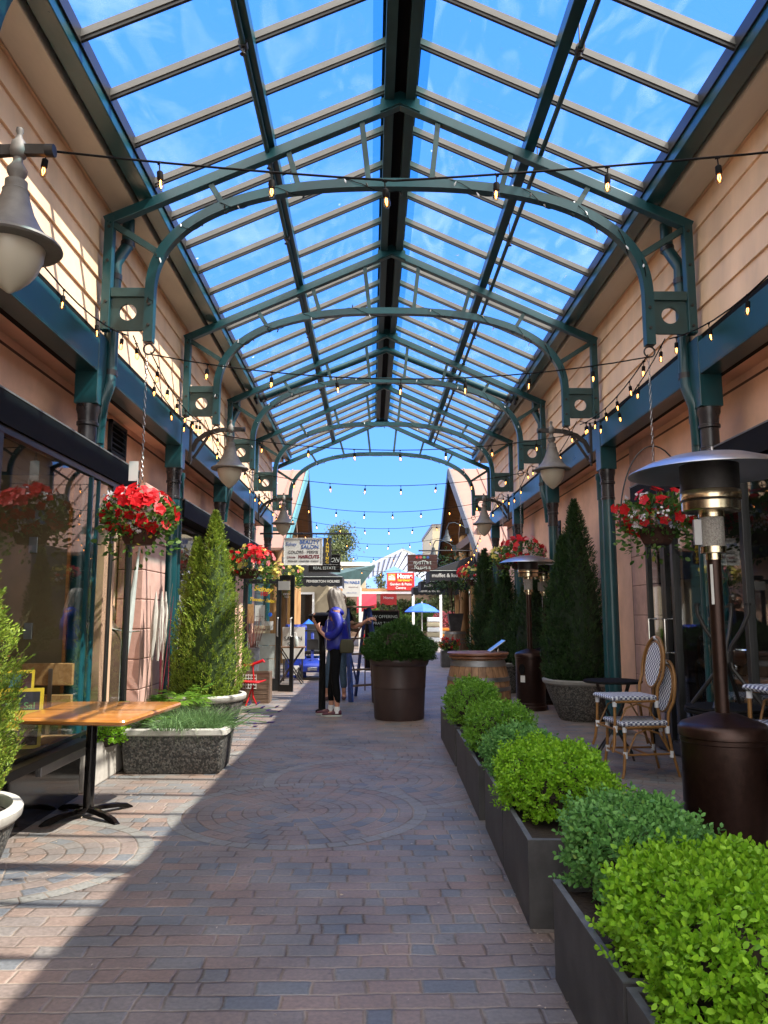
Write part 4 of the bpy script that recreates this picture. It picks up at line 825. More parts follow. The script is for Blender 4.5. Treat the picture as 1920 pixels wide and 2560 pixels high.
conifer('dark conifer partly hidden behind the paired patio heaters', 2.75, 12.9, .48, 1.75, .48, 'thuja_dark', 26000, .032, 8, ((0, 0, 1.0),), gd)
bowl('grey round planter behind the near wine barrel', 2.42, 13.9, .44, .53, .28, 'rim_grey')
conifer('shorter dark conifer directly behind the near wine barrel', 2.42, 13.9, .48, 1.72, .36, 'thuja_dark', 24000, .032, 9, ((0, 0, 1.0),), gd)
bowl('far pale-rimmed planter left of the short dark conifer', 2.42, 16.4, .46, .53, .28)
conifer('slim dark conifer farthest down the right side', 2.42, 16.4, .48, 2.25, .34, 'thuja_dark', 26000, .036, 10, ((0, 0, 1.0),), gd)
bowl('small low bowl with a sprawling green plant by the far barrel', 2.25, 18.6, .30, .34, .2, 'rim_grey')
t = T('low_plant', 'small sprawling green plant in the low bowl by the far barrel', 'plant', (2.25, 18.6, .30)); boxwood('foliage', t, 'box_leaf_dark', 0, 0, 0, .34, .30, .10, 2500, .04, 91)

# ---- trough planter on the left with lavender and ferns
t = T('trough_planter', 'rectangular pebbled concrete trough with pale rim beside the wooden table', 'planter', (-1.72, 7.12, 0))
m = MB(); rr = []
for (z, a, b_) in ((0, .40, .22), (.02, .415, .235), (.33, .455, .26)):
    rr.append([(a * (1 if c1 > 0 else -1) + (.04 * cos(an) - .04 * (1 if c1 > 0 else -1)), b_ * (1 if c2 > 0 else -1) + (.04 * sin(an) - .04 * (1 if c2 > 0 else -1)), z) for (c1, c2, a0) in ((1, 1, 0), (-1, 1, pi / 2), (-1, -1, pi), (1, -1, 3 * pi / 2)) for an in np.linspace(a0, a0 + pi / 2, 6)])
m.loft(rr); m.build('body', 'aggregate', t)
m = MB(); rr = []
for (z, a, b_) in ((.325, .465, .27), (.335, .475, .28), (.375, .475, .28), (.385, .465, .27), (.385, .425, .235), (.35, .42, .23)):
    rr.append([(a * (1 if c1 > 0 else -1) + (.05 * cos(an) - .05 * (1 if c1 > 0 else -1)), b_ * (1 if c2 > 0 else -1) + (.05 * sin(an) - .05 * (1 if c2 > 0 else -1)), z) for (c1, c2, a0) in ((1, 1, 0), (-1, 1, pi / 2), (-1, -1, pi), (1, -1, 3 * pi / 2)) for an in np.linspace(a0, a0 + pi / 2, 6)])
m.loft(rr, cap=False); m.build('rim', 'rim', t)
m = MB(); m.box(-.42, .42, -.23, .23, .30, .35); m.build('soil', 'soil', t, smooth=False)
def grassy(label, nm, cat_, base, rx, ry, n, ln, mat, seed, droop, wd=.006, group=None):
    """tuft of thin arching stems"""
    t = T(nm, label, cat_, base, group); g_ = np.random.default_rng(seed); V = []
    for i in range(n):
        a = g_.uniform(0, 2 * pi); r_ = math.sqrt(g_.random()); p = np.array([rx * r_ * cos(a) * .8, ry * r_ * sin(a) * .8, 0.0]); d = np.array([cos(a) * r_ * .9, sin(a) * r_ * .7, 1.0]) + g_.normal(0, .28, 3); l_ = ln * g_.uniform(.5, 1.2); d /= np.linalg.norm(d); k = 5
        sdv = np.cross(d, g_.normal(0, 1, 3)); sdv /= np.linalg.norm(sdv); prev = p; w0 = wd * g_.uniform(.6, 1.3)
        for j in range(k):
            d2 = d + np.array([0, 0, -droop * j * .5]); d2 /= np.linalg.norm(d2); nx = prev + d2 * l_ / k; w1 = w0 * (1 - (j + 1) / (k + .6)); V += [prev - sdv * w0 / 2, prev + sdv * w0 / 2, nx + sdv * w1 / 2, nx - sdv * w1 / 2]; prev = nx; w0 = w1; d = d2
    fast_mesh('stems', np.array(V), 4, mat, t); return t
grassy('grey-green lavender spilling over the pebbled trough', 'lavender', 'plant', (-1.55, 7.10, .34), .34, .22, 2600, .30, 'lav', 5, .34)
tt = grassy('wispy pale trailing plant hanging down the front of the pebbled trough', 'trailing_plant', 'plant', (-1.72, 6.85, .37), .20, .04, 170, .42, 'lav', 6, 1.3, .005)
t = T('lavender_spikes', 'dark purple lavender flower spikes leaning out to the right of the trough', 'plant', (-1.25, 7.0, .38)); MT['purple'] = M('lavender_purple', (.05, .03, .13), .8); g_ = random.Random(3)
for i in range(16):
    a = Vector((g_.uniform(-.15, .05), g_.uniform(-.15, .1), 0)); b_ = a + Vector((g_.uniform(.15, .42), g_.uniform(-.15, .15), g_.uniform(-.02, .22))); MB().tube([a, a.lerp(b_, .5) + Vector((0, 0, .05)), b_], .0022, 4).build('stem', 'lav', t); MB().tube([b_, b_ + (b_ - a).normalized() * .02, b_ + (b_ - a).normalized() * .045], [.004, .008, .002], 5).build('flower_spike', 'purple', t)
def fern(label, base, fr, seed, mat='fern', sz=.4, group='ferns by the left trough'):
    t = T('fern', label, 'fern', base, group); g_ = np.random.default_rng(seed)
    for f in range(fr):
        a = g_.uniform(0, 2 * pi); el = g_.uniform(.7, 1.3); L_ = sz * g_.uniform(.75, 1.15); d = np.array([cos(a) * cos(el), sin(a) * cos(el), sin(el)]); sdv = np.cross(d, [0, 0, 1]); sdv /= np.linalg.norm(sdv); p = np.zeros(3); P = []; D = []; W_ = []; sp = [tuple(p)]
        for j in range(16):
            d = d + np.array([cos(a) * .035, sin(a) * .035, -.055]); d /= np.linalg.norm(d); p = p + d * L_ / 16; sp.append(tuple(p)); w = L_ * .26 * math.sin(pi * (j + 1.5) / 18) 
            for s_ in (-1, 1): P.append(p.copy()); D.append(sdv * s_ + d * .45); W_.append(w)
        leaves('frond', np.array(P), np.array(D), np.array(W_), np.array(W_) * .26, mat, t, 'blade', seed + f, .05, up=np.tile([0, 0, 1.0], (len(P), 1))).data
    return t
fern('bright upright fern fronds against the teal column', (-2.02, 7.45, .40), 7, 11, sz=.50)
fern('yellow-green fern behind the lavender, right of the bright fronds', (-1.80, 7.85, .42), 8, 12, sz=.42)
fern('low fern at the left end of the pebbled trough', (-2.02, 7.05, .36), 9, 13, sz=.30)
t = T('low_shrub', 'small bright green shrub in the gap below the shop window sill', 'shrub', (-2.25, 6.75, .25)); boxwood('foliage', t, 'box_leaf', 0, 0, 0, .16, .32, .13, 3000, .026, 77)
t = T('dried_grass', 'tall dry pampas plumes and red twigs against the left column', 'plant', (-2.20, 8.05, .35)); g_ = random.Random(5)
for i in range(9): a = Vector((g_.uniform(-.1, .1), g_.uniform(-.15, .15), 0)); b_ = a + Vector((g_.uniform(-.10, .12), g_.uniform(-.15, .15), g_.uniform(.8, 1.35))); MB().tube([a, a.lerp(b_, .6), b_], [.006, .004, .002], 5).build('twig', 'crate' if i % 2 else 'signmaroon', t)
for i in range(3): b_ = Vector((g_.uniform(-.06, .10), g_.uniform(-.1, .2), 0)); MB().tube([b_ + Vector((0, 0, .55)), b_ + Vector((.01, 0, .8)), b_ + Vector((.02, 0, 1.05)), b_ + Vector((.02, 0, 1.25))], [.01, .035, .03, .004], 8).build('plume', 'rim', t)

# ---- big rust pot with round shrub
def tallpot(label, x, y, r, h, group=None):
    t = T('tall_pot', label, 'pot', (x, y, 0), group); m = MB(); m.lathe([(r * .84, 0), (r * .86, .02), (r * .90, h * .5), (r * .905, h * .50), (r * .92, h * .52), (r * .91, h * .54), (r * .95, h * .86), (r * 1.0, h * .88), (r * 1.03, h * .93), (r * 1.03, h * .975), (r * 1.0, h), (r * .90, h), (r * .88, h * .9)], 48); m.build('body', 'terra', t)
    m = MB(); m.lathe([(.001, h - .06), (r * .9, h - .06)], 24); m.build('soil', 'soil', t); return t
tallpot('large rust-brown cylindrical pot in the middle of the walkway', .375, 10.45, .385, .80, 'rust-brown pots'); tallpot('second rust-brown pot half hidden behind the large one', .33, 12.3, .37, .80, 'rust-brown pots')
t = T('round_shrub', 'large dark green rounded shrub in the big rust pot', 'shrub', (.375, 10.45, .72)); g_ = np.random.default_rng(21); k = 2600
d = blob_dirs(g_, k); d[:, 2] = np.abs(d[:, 2]) * 1.0 - .15; lump = 1 + .08 * np.sin(d[:, 0] * 7 + 1) * np.cos(d[:, 1] * 8) + .06 * np.sin(d[:, 2] * 9); P = d * np.array([.47, .45, .47]) * (lump * (1 - np.abs(g_.normal(0, .12, k))))[:, None] + np.array([0, 0, .12]); Ps = []; Ds = []
for j in range(18):
    s_ = (j % 2) * 2 - 1; f = (j // 2) / 8; up = d + np.array([0, 0, .5]); up /= np.linalg.norm(up, axis=1, keepdims=True); sv = np.cross(up, g_.normal(0, 1, (k, 3))); sv /= np.linalg.norm(sv, axis=1, keepdims=True); Ps.append(P + up * (.08 * (f - .7))); Ds.append(up + sv * s_ * .8)
MT['juniper'] = M_leaf('dark_round_shrub_leaf', (.022, .070, .012), (.065, .15, .025), .2); leaves('foliage', np.concatenate(Ps), np.concatenate(Ds), .036, .010, 'juniper', t, 'quad', 22, .25)
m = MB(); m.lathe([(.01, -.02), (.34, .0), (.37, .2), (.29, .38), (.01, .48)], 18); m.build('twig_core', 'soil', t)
t = T('round_shrub', 'dark shrub behind the big round one, in the second rust pot', 'shrub', (.33, 12.3, .72)); boxwood('foliage', t, 'juniper', 0, 0, 0, .34, .33, .24, 7000, .035, 61)

# ---- hanging baskets
def basket(label, x, y, z, seed, r=.17, fr=.33, cols=('red', 'red', 'red', 'red', 'red', 'whitepetal'), top=3.50, leafmat='basket_leaf', group='hanging flower baskets', n=1.0, chain=True, hoop=False):
    t = T('hanging_basket', label, 'flower basket', (x, y, z), group); g_ = np.random.default_rng(seed)
    m = MB(); m.lathe([(r * .62, 0), (r * .68, .01), (r * .98, .11), (r * 1.02, .13), (r, .145), (r * .9, .13)], 8); m.build('basket', 'basket', t, smooth=False)
    if chain:
        c = MB(); z_ = .55; k = 0; zt = top - z
        while z_ < zt:
            a = k * pi / 2; c.tube([(.009 * cos(q) * cos(a), .009 * cos(q) * sin(a), z_ + .021 * sin(q)) for q in np.linspace(0, 2 * pi, 9)], .0028, 4, cap=False); z_ += .036; k += 1
        c.build('chain', 'steel_dull', t)
        for q in range(3): a = q * 2.09 + .4; MB().tube([(0, 0, .55), (r * cos(a), r * sin(a), .14)], .0025, 4).build('hanger_wire', 'iron', t)
    if hoop: MB().tube([(.30 * cos(a), 0, .10 + .72 * sin(a)) for a in np.linspace(0, pi, 24)], .006, 6, cap=False).build('wire_hoop', 'iron', t)
    k = int(900 * n); d = blob_dirs(g_, k); d[:, 2] = d[:, 2] * .55 + .12; rr_ = g_.uniform(.45, 1.0, k) ** .5; P = d * rr_[:, None] * fr + np.array([0, 0, .20]); sg = g_.random(k) < .25; P[sg, 2] -= g_.uniform(.05, .25, sg.sum()); P[sg, :2] *= 1.05
    leaves('foliage', P, d + np.array([0, 0, .1]), g_.uniform(.03, .062, k), g_.uniform(.02, .036, k), leafmat, t, 'oval', seed, .6)
    nfl = min(100, int(98 * n))
    for ci, cm in enumerate(sorted(set(cols))):
        sel = [i for i in range(nfl) if cols[i % len(cols)] == cm]
        cen = {c: blob_dirs(g_, 3) for c in (cm,)}[cm]
        for i in sel:
            base_ = cen[i % 3] if g_.random() < .62 else blob_dirs(g_, 1)[0]; dv = base_ + g_.normal(0, .33, 3); dv[1] -= .25; dv /= np.linalg.norm(dv); dv[2] = dv[2] * .6 + .22
            p = dv * fr * g_.uniform(.92, 1.08) + np.array([0, 0, .20]); nn = dv + g_.normal(0, .35, 3); nn /= np.linalg.norm(nn); e1 = np.cross(nn, [0, 0, 1.0]); e1 /= np.linalg.norm(e1) + 1e-9; e2 = np.cross(nn, e1); R_ = g_.uniform(.036, .052) if cm != 'whitepetal' else .012
            reps = 1 if cm != 'whitepetal' else 7
            V = []
            for q in range(reps):
                pc = p + (g_.normal(0, .018, 3) if reps > 1 else 0)
                for s_ in range(5):
                    a0 = s_ * 2 * pi / 5; am = a0 + .63; a1 = a0 + 1.2; V += [pc, pc + (e1 * cos(a0) + e2 * sin(a0)) * R_ * .82 + nn * R_ * .3, pc + (e1 * cos(am) + e2 * sin(am)) * R_ * 1.1 + nn * R_ * .22, pc + (e1 * cos(a1) + e2 * sin(a1)) * R_ * .82 + nn * R_ * .34]
            fast_mesh('flower', np.array(V), 4, cm, t)
    return t
b1 = basket('near left hanging basket of red and white flowers on a long chain', -1.86, 6.16, 1.92, 31, .17, .30)
MB().box(-.075, .0, -.10, -.098, .50, .66).build('plant_tag', 'paper', b1, smooth=False)
MB().box(-.004, .004, -.104, -.101, .28, .52).build('tag_stem', 'paper', b1, smooth=False)
basket('middle left hanging basket, coral red and yellow, beside the tall conifer', -1.86, 11.7, 1.90, 32, .19, .36, ('red', 'pinkp', 'red', 'yellow', 'red'), n=1.1)
basket('far left hanging basket crowded with yellow flowers above the salon door', -1.86, 16.2, 1.93, 33, .22, .42, ('yellow', 'yellow', 'yellow', 'pinkp'), n=1.3)
basket('near right hanging basket of red and white flowers beside the near patio heater', 2.33, 6.2, 1.93, 34, .17, .31, ('red', 'red', 'red', 'whitepetal', 'red'), hoop=True)
basket('middle right hanging basket, red flowers above the paired patio heaters', 2.31, 11.75, 2.05, 35, .20, .36, ('red', 'red', 'red', 'red', 'pinkp'))
basket('small pale yellow hanging basket left of the red one over the patio heaters', 2.35, 13.6, 2.15, 37, .15, .24, ('yellow', 'whitepetal', 'yellow'), n=.5)
basket('far right hanging basket of dark red flowers against the black awning', 2.31, 17.3, 2.0, 36, .20, .34, ('red', 'red', 'whitepetal', 'yellow'))

# ================================================================== WOODEN TABLE
t = T('cafe_table', 'square varnished oak cafe table on a black pedestal', 'table', (-1.93, 5.50, 0))
m = MB(); q = [(-.37, -.45), (.40, -.55), (.50, .48), (-.36, .50)]; r_ = []
for z, o_ in ((.672, -.020), (.680, -.004), (.698, .004), (.710, -.004), (.714, -.018)):
    ring = []
    for k, (x, y) in enumerate(q):
        cxn, cyn = (1 if x > 0 else -1), (1 if y > 0 else -1); a0 = {(-1, -1): pi, (1, -1): 1.5 * pi, (1, 1): 0, (-1, 1): pi / 2}[(cxn, cyn)]
        for an in np.linspace(a0, a0 + pi / 2, 5): ring.append((x - cxn * .045 + (.045 + o_) * cos(an), y - cyn * .045 + (.045 + o_) * sin(an), z))
    r_.append(ring)
m.loft(r_); m.build('tabletop', 'oak', t)
m = MB(); m.lathe([(.036, .05), (.036, .66)], 24); m.lathe([(.12, .655), (.12, .672)], 20); m.build('pedestal', 'gloss_black', t)
for k in range(4):
    a = pi / 4 + k * pi / 2 + .12; m = MB(); pts = [(0, .060, .040), (.12, .056, .040), (.30, .034, .030), (.335, .006, .012)]; rings = []
    for (d_, zt, wz) in [(0, .066, .030), (.10, .064, .030), (.22, .052, .026), (.30, .036, .024), (.345, .010, .022)]: 
        c_, s_ = cos(a), sin(a); zb = max(0.0, zt - .03) if d_ < .3 else 0.0; rings.append([(d_ * c_ - wz * s_, d_ * s_ + wz * c_, zb), (d_ * c_ + wz * s_, d_ * s_ - wz * c_, zb), (d_ * c_ + wz * .6 * s_, d_ * s_ - wz * .6 * c_, zt), (d_ * c_ - wz * .6 * s_, d_ * s_ + wz * .6 * c_, zt)])
    m.loft(rings); m.build('foot', 'gloss_black', t, bevel=.003)
# bench + posters inside the bay window
t = T('slat_bench', 'pale wooden bench back with steel bracket behind the shop window', 'bench', (-2.72, 6.14, .40))
for z in (.42, .20): MB().box(-.35, .40, -.02, .02, z, z + (.17 if z > .3 else .15)).build('backrest', 'bench', t, smooth=False, bevel=.006)
MB().box(-.35, .45, -.45, .0, .0, .05).build('seat', 'bench', t, smooth=False, bevel=.006)
MB().box(.22, .25, -.035, -.022, .0, .55).build('bracket', 'steel_dull', t, smooth=False)
def poster(label, x, y, z, w, h, tilt, rz, bands, txt, tcol):
    t = T('game_poster', label, 'poster', (x, y, z), 'posters leaning in the shop window', rz); M4 = Matrix.Rotation(tilt, 4, 'X')
    MB().box(-w / 2, w / 2, -.004, .004, 0, h, M4).build('board', 'yellowpaint', t, smooth=False)
    for (x0, x1, z0, z1, c) in bands: MB().box(x0 * w - w / 2, x1 * w - w / 2, -.0065, -.0042, z0 * h, z1 * h, M4).build('print_patch', c, t, smooth=False)
    for (s_, z_, sz) in txt:
        o = text('lettering', s_, sz, tcol, t, M4 @ Vector((0, -.0075, z_ * h)), (pi / 2 + tilt, 0, 0), .0006, bold=.001)
poster('yellow poster with teal shape and ELECTRO lettering, behind the table top', -2.64, 5.80, .66, .30, .30, -.12, .25, [(.06, .94, .40, .92, 'signbrown'), (.30, .70, .58, .90, 'teal_light'), (.05, .95, .08, .36, 'cream')], [('CINELECTRO\'S', .22, .042)], 'signbrown')
poster('yellow and green cartoon-lettered poster under the table, in the window', -2.49, 5.62, .425, .30, .42, -.10, .25, [(.08, .92, .06, .50, 'basket'), (.10, .90, .52, .62, 'yellowpaint'), (.08, .92, .64, .94, 'signdark'), (.14, .50, .30, .46, 'yellowpaint'), (.1, .4, .80, .93, 'orange')], [('Stai Sal', .70, .070)], 'greenpaint')
t = T('gas_cylinder', 'brown gas cylinder with domed cap standing behind the glass', 'gas cylinder', (-2.52, 7.50, .0)); m = MB(); m.lathe([(.115, .02), (.118, .1), (.118, 1.12), (.10, 1.22), (.05, 1.29), (.045, 1.31), (.055, 1.33), (.058, 1.40), (.04, 1.45), (.001, 1.46)], 28); m.build('body', 'tank', t)
MB().tube([(.10 * cos(a), .10 * sin(a), 1.235) for a in np.linspace(0, 5.2, 16)] + [(.18, -.02, 1.20), (.3, .0, 1.21)], .008, 6).build('chain', 'steel', t)
t = T('folded_parasol', 'folded pale grey parasol leaning beside the gas cylinder', 'parasol', (-2.50, 7.72, 0)); MB().tube([(-.06, 0, .1), (0, 0, .7), (.07, .1, 1.3), (.12, .15, 1.95)], [.085, .075, .045, .012], 9).build('cloth', 'panelgrey', t); MB().tube([(-.06, 0, .0), (.13, .15, 2.05)], .012, 8).build('pole', 'rim', t)

# ================================================================== PATIO HEATERS
def make_heater():
    t = T('patio_heater', 'x', 'patio heater')
    m = MB(); m.lathe([(.235, 0), (.235, .055), (.228, .062), (.215, .064), (.215, .10), (.207, .108), (.212, .115), (.212, .72), (.216, .725), (.216, .745), (.222, .75), (.222, .790), (.205, .812), (.19, .818), (.07, .862), (.052, .865)], 64); m.build('tank_housing', 'bronze', t)
    m = MB(); m.lathe([(.036, .86), (.036, 1.66)], 24); m.build('pole', 'bronze', t)
    m = MB(); m.lathe([(.041, 1.655), (.041, 1.69)], 24); m.lathe([(.062, 1.69), (.066, 1.692), (.066, 1.725), (.0605, 1.727)], 40); m.lathe([(.0605, 1.88), (.066, 1.882), (.066, 1.905)], 40); m.build('collar', 'brass', t)
    m = MB(); m.lathe([(.060, 1.72), (.060, 1.89)], 40); m.build('perforated_sleeve', 'mesh', t)
    m = MB(); m.box(-.100, -.060, -.010, .010, 1.735, 1.87); m.build('control_plate', 'steel_dull', t, smooth=False)
    m = MB(); m.lathe([(.07, 1.905), (.142, 1.912), (.148, 1.918), (.148, 1.962), (.142, 1.966)], 56); m.lathe([(.142, 1.972), (.154, 1.976), (.154, 2.018), (.151, 2.022)], 56); m.build('heat_ring', 'brass', t)
    m = MB(); m.lathe([(.150, 2.02), (.150, 2.165), (.10, 2.17)], 56); m.lathe([(.138, 1.96), (.138, 1.98)], 40); m.build('burner_head', 'burner', t)
    m = MB(); m.lathe([(.001, 2.228), (.10, 2.226), (.22, 2.205), (.33, 2.168), (.415, 2.125), (.420, 2.118), (.412, 2.117), (.32, 2.152), (.21, 2.19), (.10, 2.208), (.001, 2.21)], 72); m.build('reflector', 'reflector', t)
    for k in range(3): a = k * 2.09 + .3; MB().tube([(.11 * cos(a), .11 * sin(a), 2.225), (.11 * cos(a), .11 * sin(a), 2.245)], [.009, .006], 8).build('wing_nut', 'steel_dull', t)
    a0 = -.75; m = MB(); m.lathe([(.001, 0), (.052, 0), (.060, .004), (.060, .010), (.053, .012), (.050, .004)], 28, mtx=Matrix.Translation((.212 * cos(a0), .212 * sin(a0), .585)) @ Matrix.Rotation(a0, 4, 'Z') @ Matrix.Rotation(pi / 2, 4, 'Y') @ Matrix.Diagonal((1.25, .85, 1, 1))); m.build('hand_hole', 'black_matte', t)
    m = MB(); vs = []
    for a in np.linspace(a0 - .16, a0 + .20, 5): vs += [(.2145 * cos(a), .2145 * sin(a), .40), (.2145 * cos(a), .2145 * sin(a), .495)]
    m.add(vs, [(2 * k, 2 * k + 2, 2 * k + 3, 2 * k + 1) for k in range(4)]); m.build('warning_sticker', 'paper', t)
    m = MB(); vs = []
    for a in np.linspace(-2.6, -2.2, 4): vs += [(.0368 * cos(a), .0368 * sin(a), 1.42), (.0368 * cos(a), .0368 * sin(a), 1.63)]
    m.add(vs, [(2 * k, 2 * k + 2, 2 * k + 3, 2 * k + 1) for k in range(3)]); m.build('pole_sticker', 'paper', t)
    return t
h0 = make_heater(); h0.location = (1.82, 4.05, 0); tag(h0, 'nearest bronze patio heater, filling the right edge of the picture', None, 'bronze patio heaters')
h1 = copy_tree(h0, None, (2.32, 11.35, 0), -1.6, 'front one of the paired far patio heaters, beside the wine barrel'); h2 = copy_tree(h0, None, (2.73, 12.15, 0), -.6, 'rear one of the paired far patio heaters, overlapping the dark conifer')

# ================================================================== BARRELS
def barrel(label, x, y, mat, lid=True, s_=1.0):
    t = T('wine_barrel', label, 'barrel', (x, y, 0), 'wine barrels used as tables'); R0 = lambda z: (.285 + .075 * (1 - ((z - .44) / .44) ** 2)) * s_
    m = MB(); n = 26; zs = np.linspace(0, .88 * s_, 13); b = 0
    for j in range(n):
        a0 = 2 * pi * (j + .03) / n; a1 = 2 * pi * (j + .97) / n; vs = [(R0(z / s_) * cos(a) * k_, R0(z / s_) * sin(a) * k_, z) for z in zs for a in (a0, a1) for k_ in (1,)]
        m.add(vs, [(2 * i, 2 * i + 1, 2 * i + 3, 2 * i + 2) for i in range(12)])
    m.build('staves', mat, t); MB().lathe([(R0(0) * .97, 0), (R0(.44) * .975, .44 * s_), (R0(.88) * .97, .87 * s_)], 40).build('stave_joints', 'signbrown', t)
    for (za, zb) in ((.015, .075), (.20, .245), (.30, .34), (.54, .58), (.64, .685), (.80, .865)):
        m = MB(); m.lathe([(R0(za) + .003, za * s_), (R0(za) + .006, za * s_ + .001), (R0(zb) + .006, zb * s_ - .001), (R0(zb) + .003, zb * s_)], 48); m.build('hoop', 'hoop', t)
    if lid: m = MB(); m.lathe([(.001, .88), (.315, .88), (.325, .888), (.325, .905), (.315, .91), (.335, .915), (.345, .925), (.345, .94), (.335, .948), (.001, .950)], 48); m.build('lid', 'lid', t)
    return t
barrel('near wine barrel with a round red-brown lid behind the boxwoods', 1.20, 8.75, 'barrel'); barrel('far weathered wine barrel carrying the tall square planter', 2.42, 22.3, 'barrel_old', False)
t = T('menu_holder', 'dark tilted menu board with a silver edge on the near barrel', 'menu board', (1.33, 8.78, .951)); Mx = Matrix.Rotation(.95, 4, 'Y'); MB().box(-.004, .004, -.11, .11, .0, .21, Mx).build('board', 'black', t, smooth=False)
MB().box(-.007, -.0045, -.115, .115, .0, .21, Mx).build('edge', 'steel', t, smooth=False); MB().tube([(.10, 0, .0), (.10, 0, .06)], [.02, .006], 10).build('stand', 'steel', t)
t = T('square_planter', 'tall tapered dark square planter standing on the far barrel', 'planter', (2.42, 22.3, .885)); m = MB(); m.loft([[(-.14, -.14, 0), (.14, -.14, 0), (.14, .14, 0), (-.14, .14, 0)], [(-.22, -.22, .50), (.22, -.22, .50), (.22, .22, .50), (-.22, .22, .50)]]); m.build('pot', 'planter', t, smooth=False)
t = T('bamboo_plant', 'thin-stemmed leafy plant growing from the tall square planter', 'plant', (2.42, 22.3, 1.38)); g_ = np.random.default_rng(8)
for i in range(7): a = g_.uniform(-.15, .15, 2); MB().tube([(a[0], a[1], 0), (a[0] * 1.5, a[1], .8), (a[0] * 2.5 - .1, a[1], 1.4)], [.014, .012, .006], 6).build('stem', 'bark', t)
P = g_.normal(0, 1, (900, 3)) * [.34, .3, .28] + [-.15, 0, 1.15]; leaves('foliage', P, g_.normal(0, 1, (900, 3)), .14, .035, 'thuja_dark', t, 'blade', 4)

# ================================================================== RATTAN CHAIRS, BISTRO TABLES
def chair(label, x, y, z, rz, leg=.45, group='stacked rattan bistro chairs'):
    """front faces -x"""
    t = T('rattan_chair', label, 'chair', (x, y, z), group, rz); sz = leg
    m = MB(); m.loft([[(-.22 + .0, -.195, sz - .028), (.20, -.17, sz - .028), (.20, .17, sz - .028), (-.22, .195, sz - .028)], [(-.235, -.205, sz - .014), (.21, -.175, sz - .014), (.21, .175, sz - .014), (-.235, .205, sz - .014)], [(-.235, -.205, sz), (.21, -.175, sz), (.21, .175, sz), (-.235, .205, sz)], [(-.22, -.195, sz + .012), (.20, -.17, sz + .012), (.20, .17, sz + .012), (-.22, .195, sz + .012)]]); m.build('seat', 'weave', t, smooth=False, bevel=.008)
    for s_ in (-1, 1):
        m = MB(); m.tube([(-.20, s_ * .18, sz - .03), (-.205, s_ * .185, sz * .5), (-.225, s_ * .20, .06), (-.245, s_ * .21, .0)], [.013, .013, .013, .011], 10); m.build('leg', 'bamboo', t)
        m = MB(); m.tube([(.19, s_ * .165, sz - .03), (.215, s_ * .175, sz * .5), (.27, s_ * .19, .0)], [.013, .013, .011], 10); m.build('leg', 'bamboo', t)
        m = MB(); m.tube([(-.205, s_ * .185, sz * .35), (-.10, s_ * .18, sz - .09), (0, s_ * .176, sz - .055), (.11, s_ * .17, sz - .09), (.215, s_ * .172, sz * .40)], .008, 8); m.tube([(-.21, s_ * .188, sz * .42), (.215, s_ * .172, sz * .42)], .009, 8); m.build('brace', 'bamboo', t)
        for (a_, b_) in (((-.203, s_ * .184, sz * .36), (-.203, s_ * .184, sz * .48)), ((.214, s_ * .174, sz * .36), (.214, s_ * .174, sz * .48)), ((-.20, s_ * .18, sz - .075), (-.20, s_ * .18, sz - .032)), ((.19, s_ * .166, sz - .09), (.19, s_ * .166, sz - .03))): MB().tube([a_, b_], .0185, 10).build('binding', 'wrapw', t)
        m = MB(); m.tube([(-.0, s_ * .19, sz - .035), (-.2, s_ * .19, sz - .035)], .010, 8); m.tube([(-.0, s_ * .19, sz - .035), (.19, s_ * .165, sz - .035)], .010, 8); m.build('seat_rail', 'bamboo', t)
    m = MB(); m.tube([(-.21, -.188, sz * .42), (-.21, .188, sz * .42)], .009, 8); m.tube([(.0, -.178, sz * .42), (.0, .178, sz * .42)], .009, 8); m.build('stretcher', 'bamboo', t)
    # balloon back
    def bp(a, r1, r2, zc): return (.215 + (zc + r2 * sin(a)) * .16, r1 * cos(a), sz + zc + r2 * sin(a))
    loop = [(.195, -.165, sz - .03), (.205, -.17, sz + .08)] + [bp(a, .19, .25, .25) for a in np.linspace(-.35 + pi + .2, -.25, 2)][:0] + [bp(a, .195, .27, .24) for a in np.linspace(pi + .25, -.25, 22)] + [(.205, .17, sz + .08), (.195, .165, sz - .03)]
    MB().tube(loop, .014, 10).build('back_frame', 'bamboo', t)
    MB().tube([bp(a, .145, .20, .27) for a in np.linspace(0, 2 * pi, 26)], .009, 8, cap=False).build('back_ring', 'bamboo', t)
    m = MB(); r1 = [bp(a, .14, .195, .27) for a in np.linspace(0, 2 * pi, 28)[:-1]]; m.add([(p[0] - .004, p[1], p[2]) for p in r1] + [(p[0] + .004, p[1], p[2]) for p in r1], [tuple(range(27)), tuple(reversed(range(27, 54)))]); m.build('back_panel', 'weave', t, smooth=False)
    MB().tube([bp(pi / 2 - .08, .19, .262, .24), bp(pi / 2 + .08, .19, .262, .24)], .019, 10).build('binding', 'wrapw', t)
    return t
chair('lower rattan chair of the stacked pair beside the black bistro table', 2.33, 6.86, 0, .10); chair('upper rattan chair of the stacked pair beside the black bistro table', 2.27, 6.93, .205, .12)
chair('lower rattan stool-chair half cut off by the right picture edge', 2.62, 4.75, 0, .1, .70); chair('upper rattan stool-chair half cut off by the right picture edge', 2.60, 4.75, .22, .1, .70)
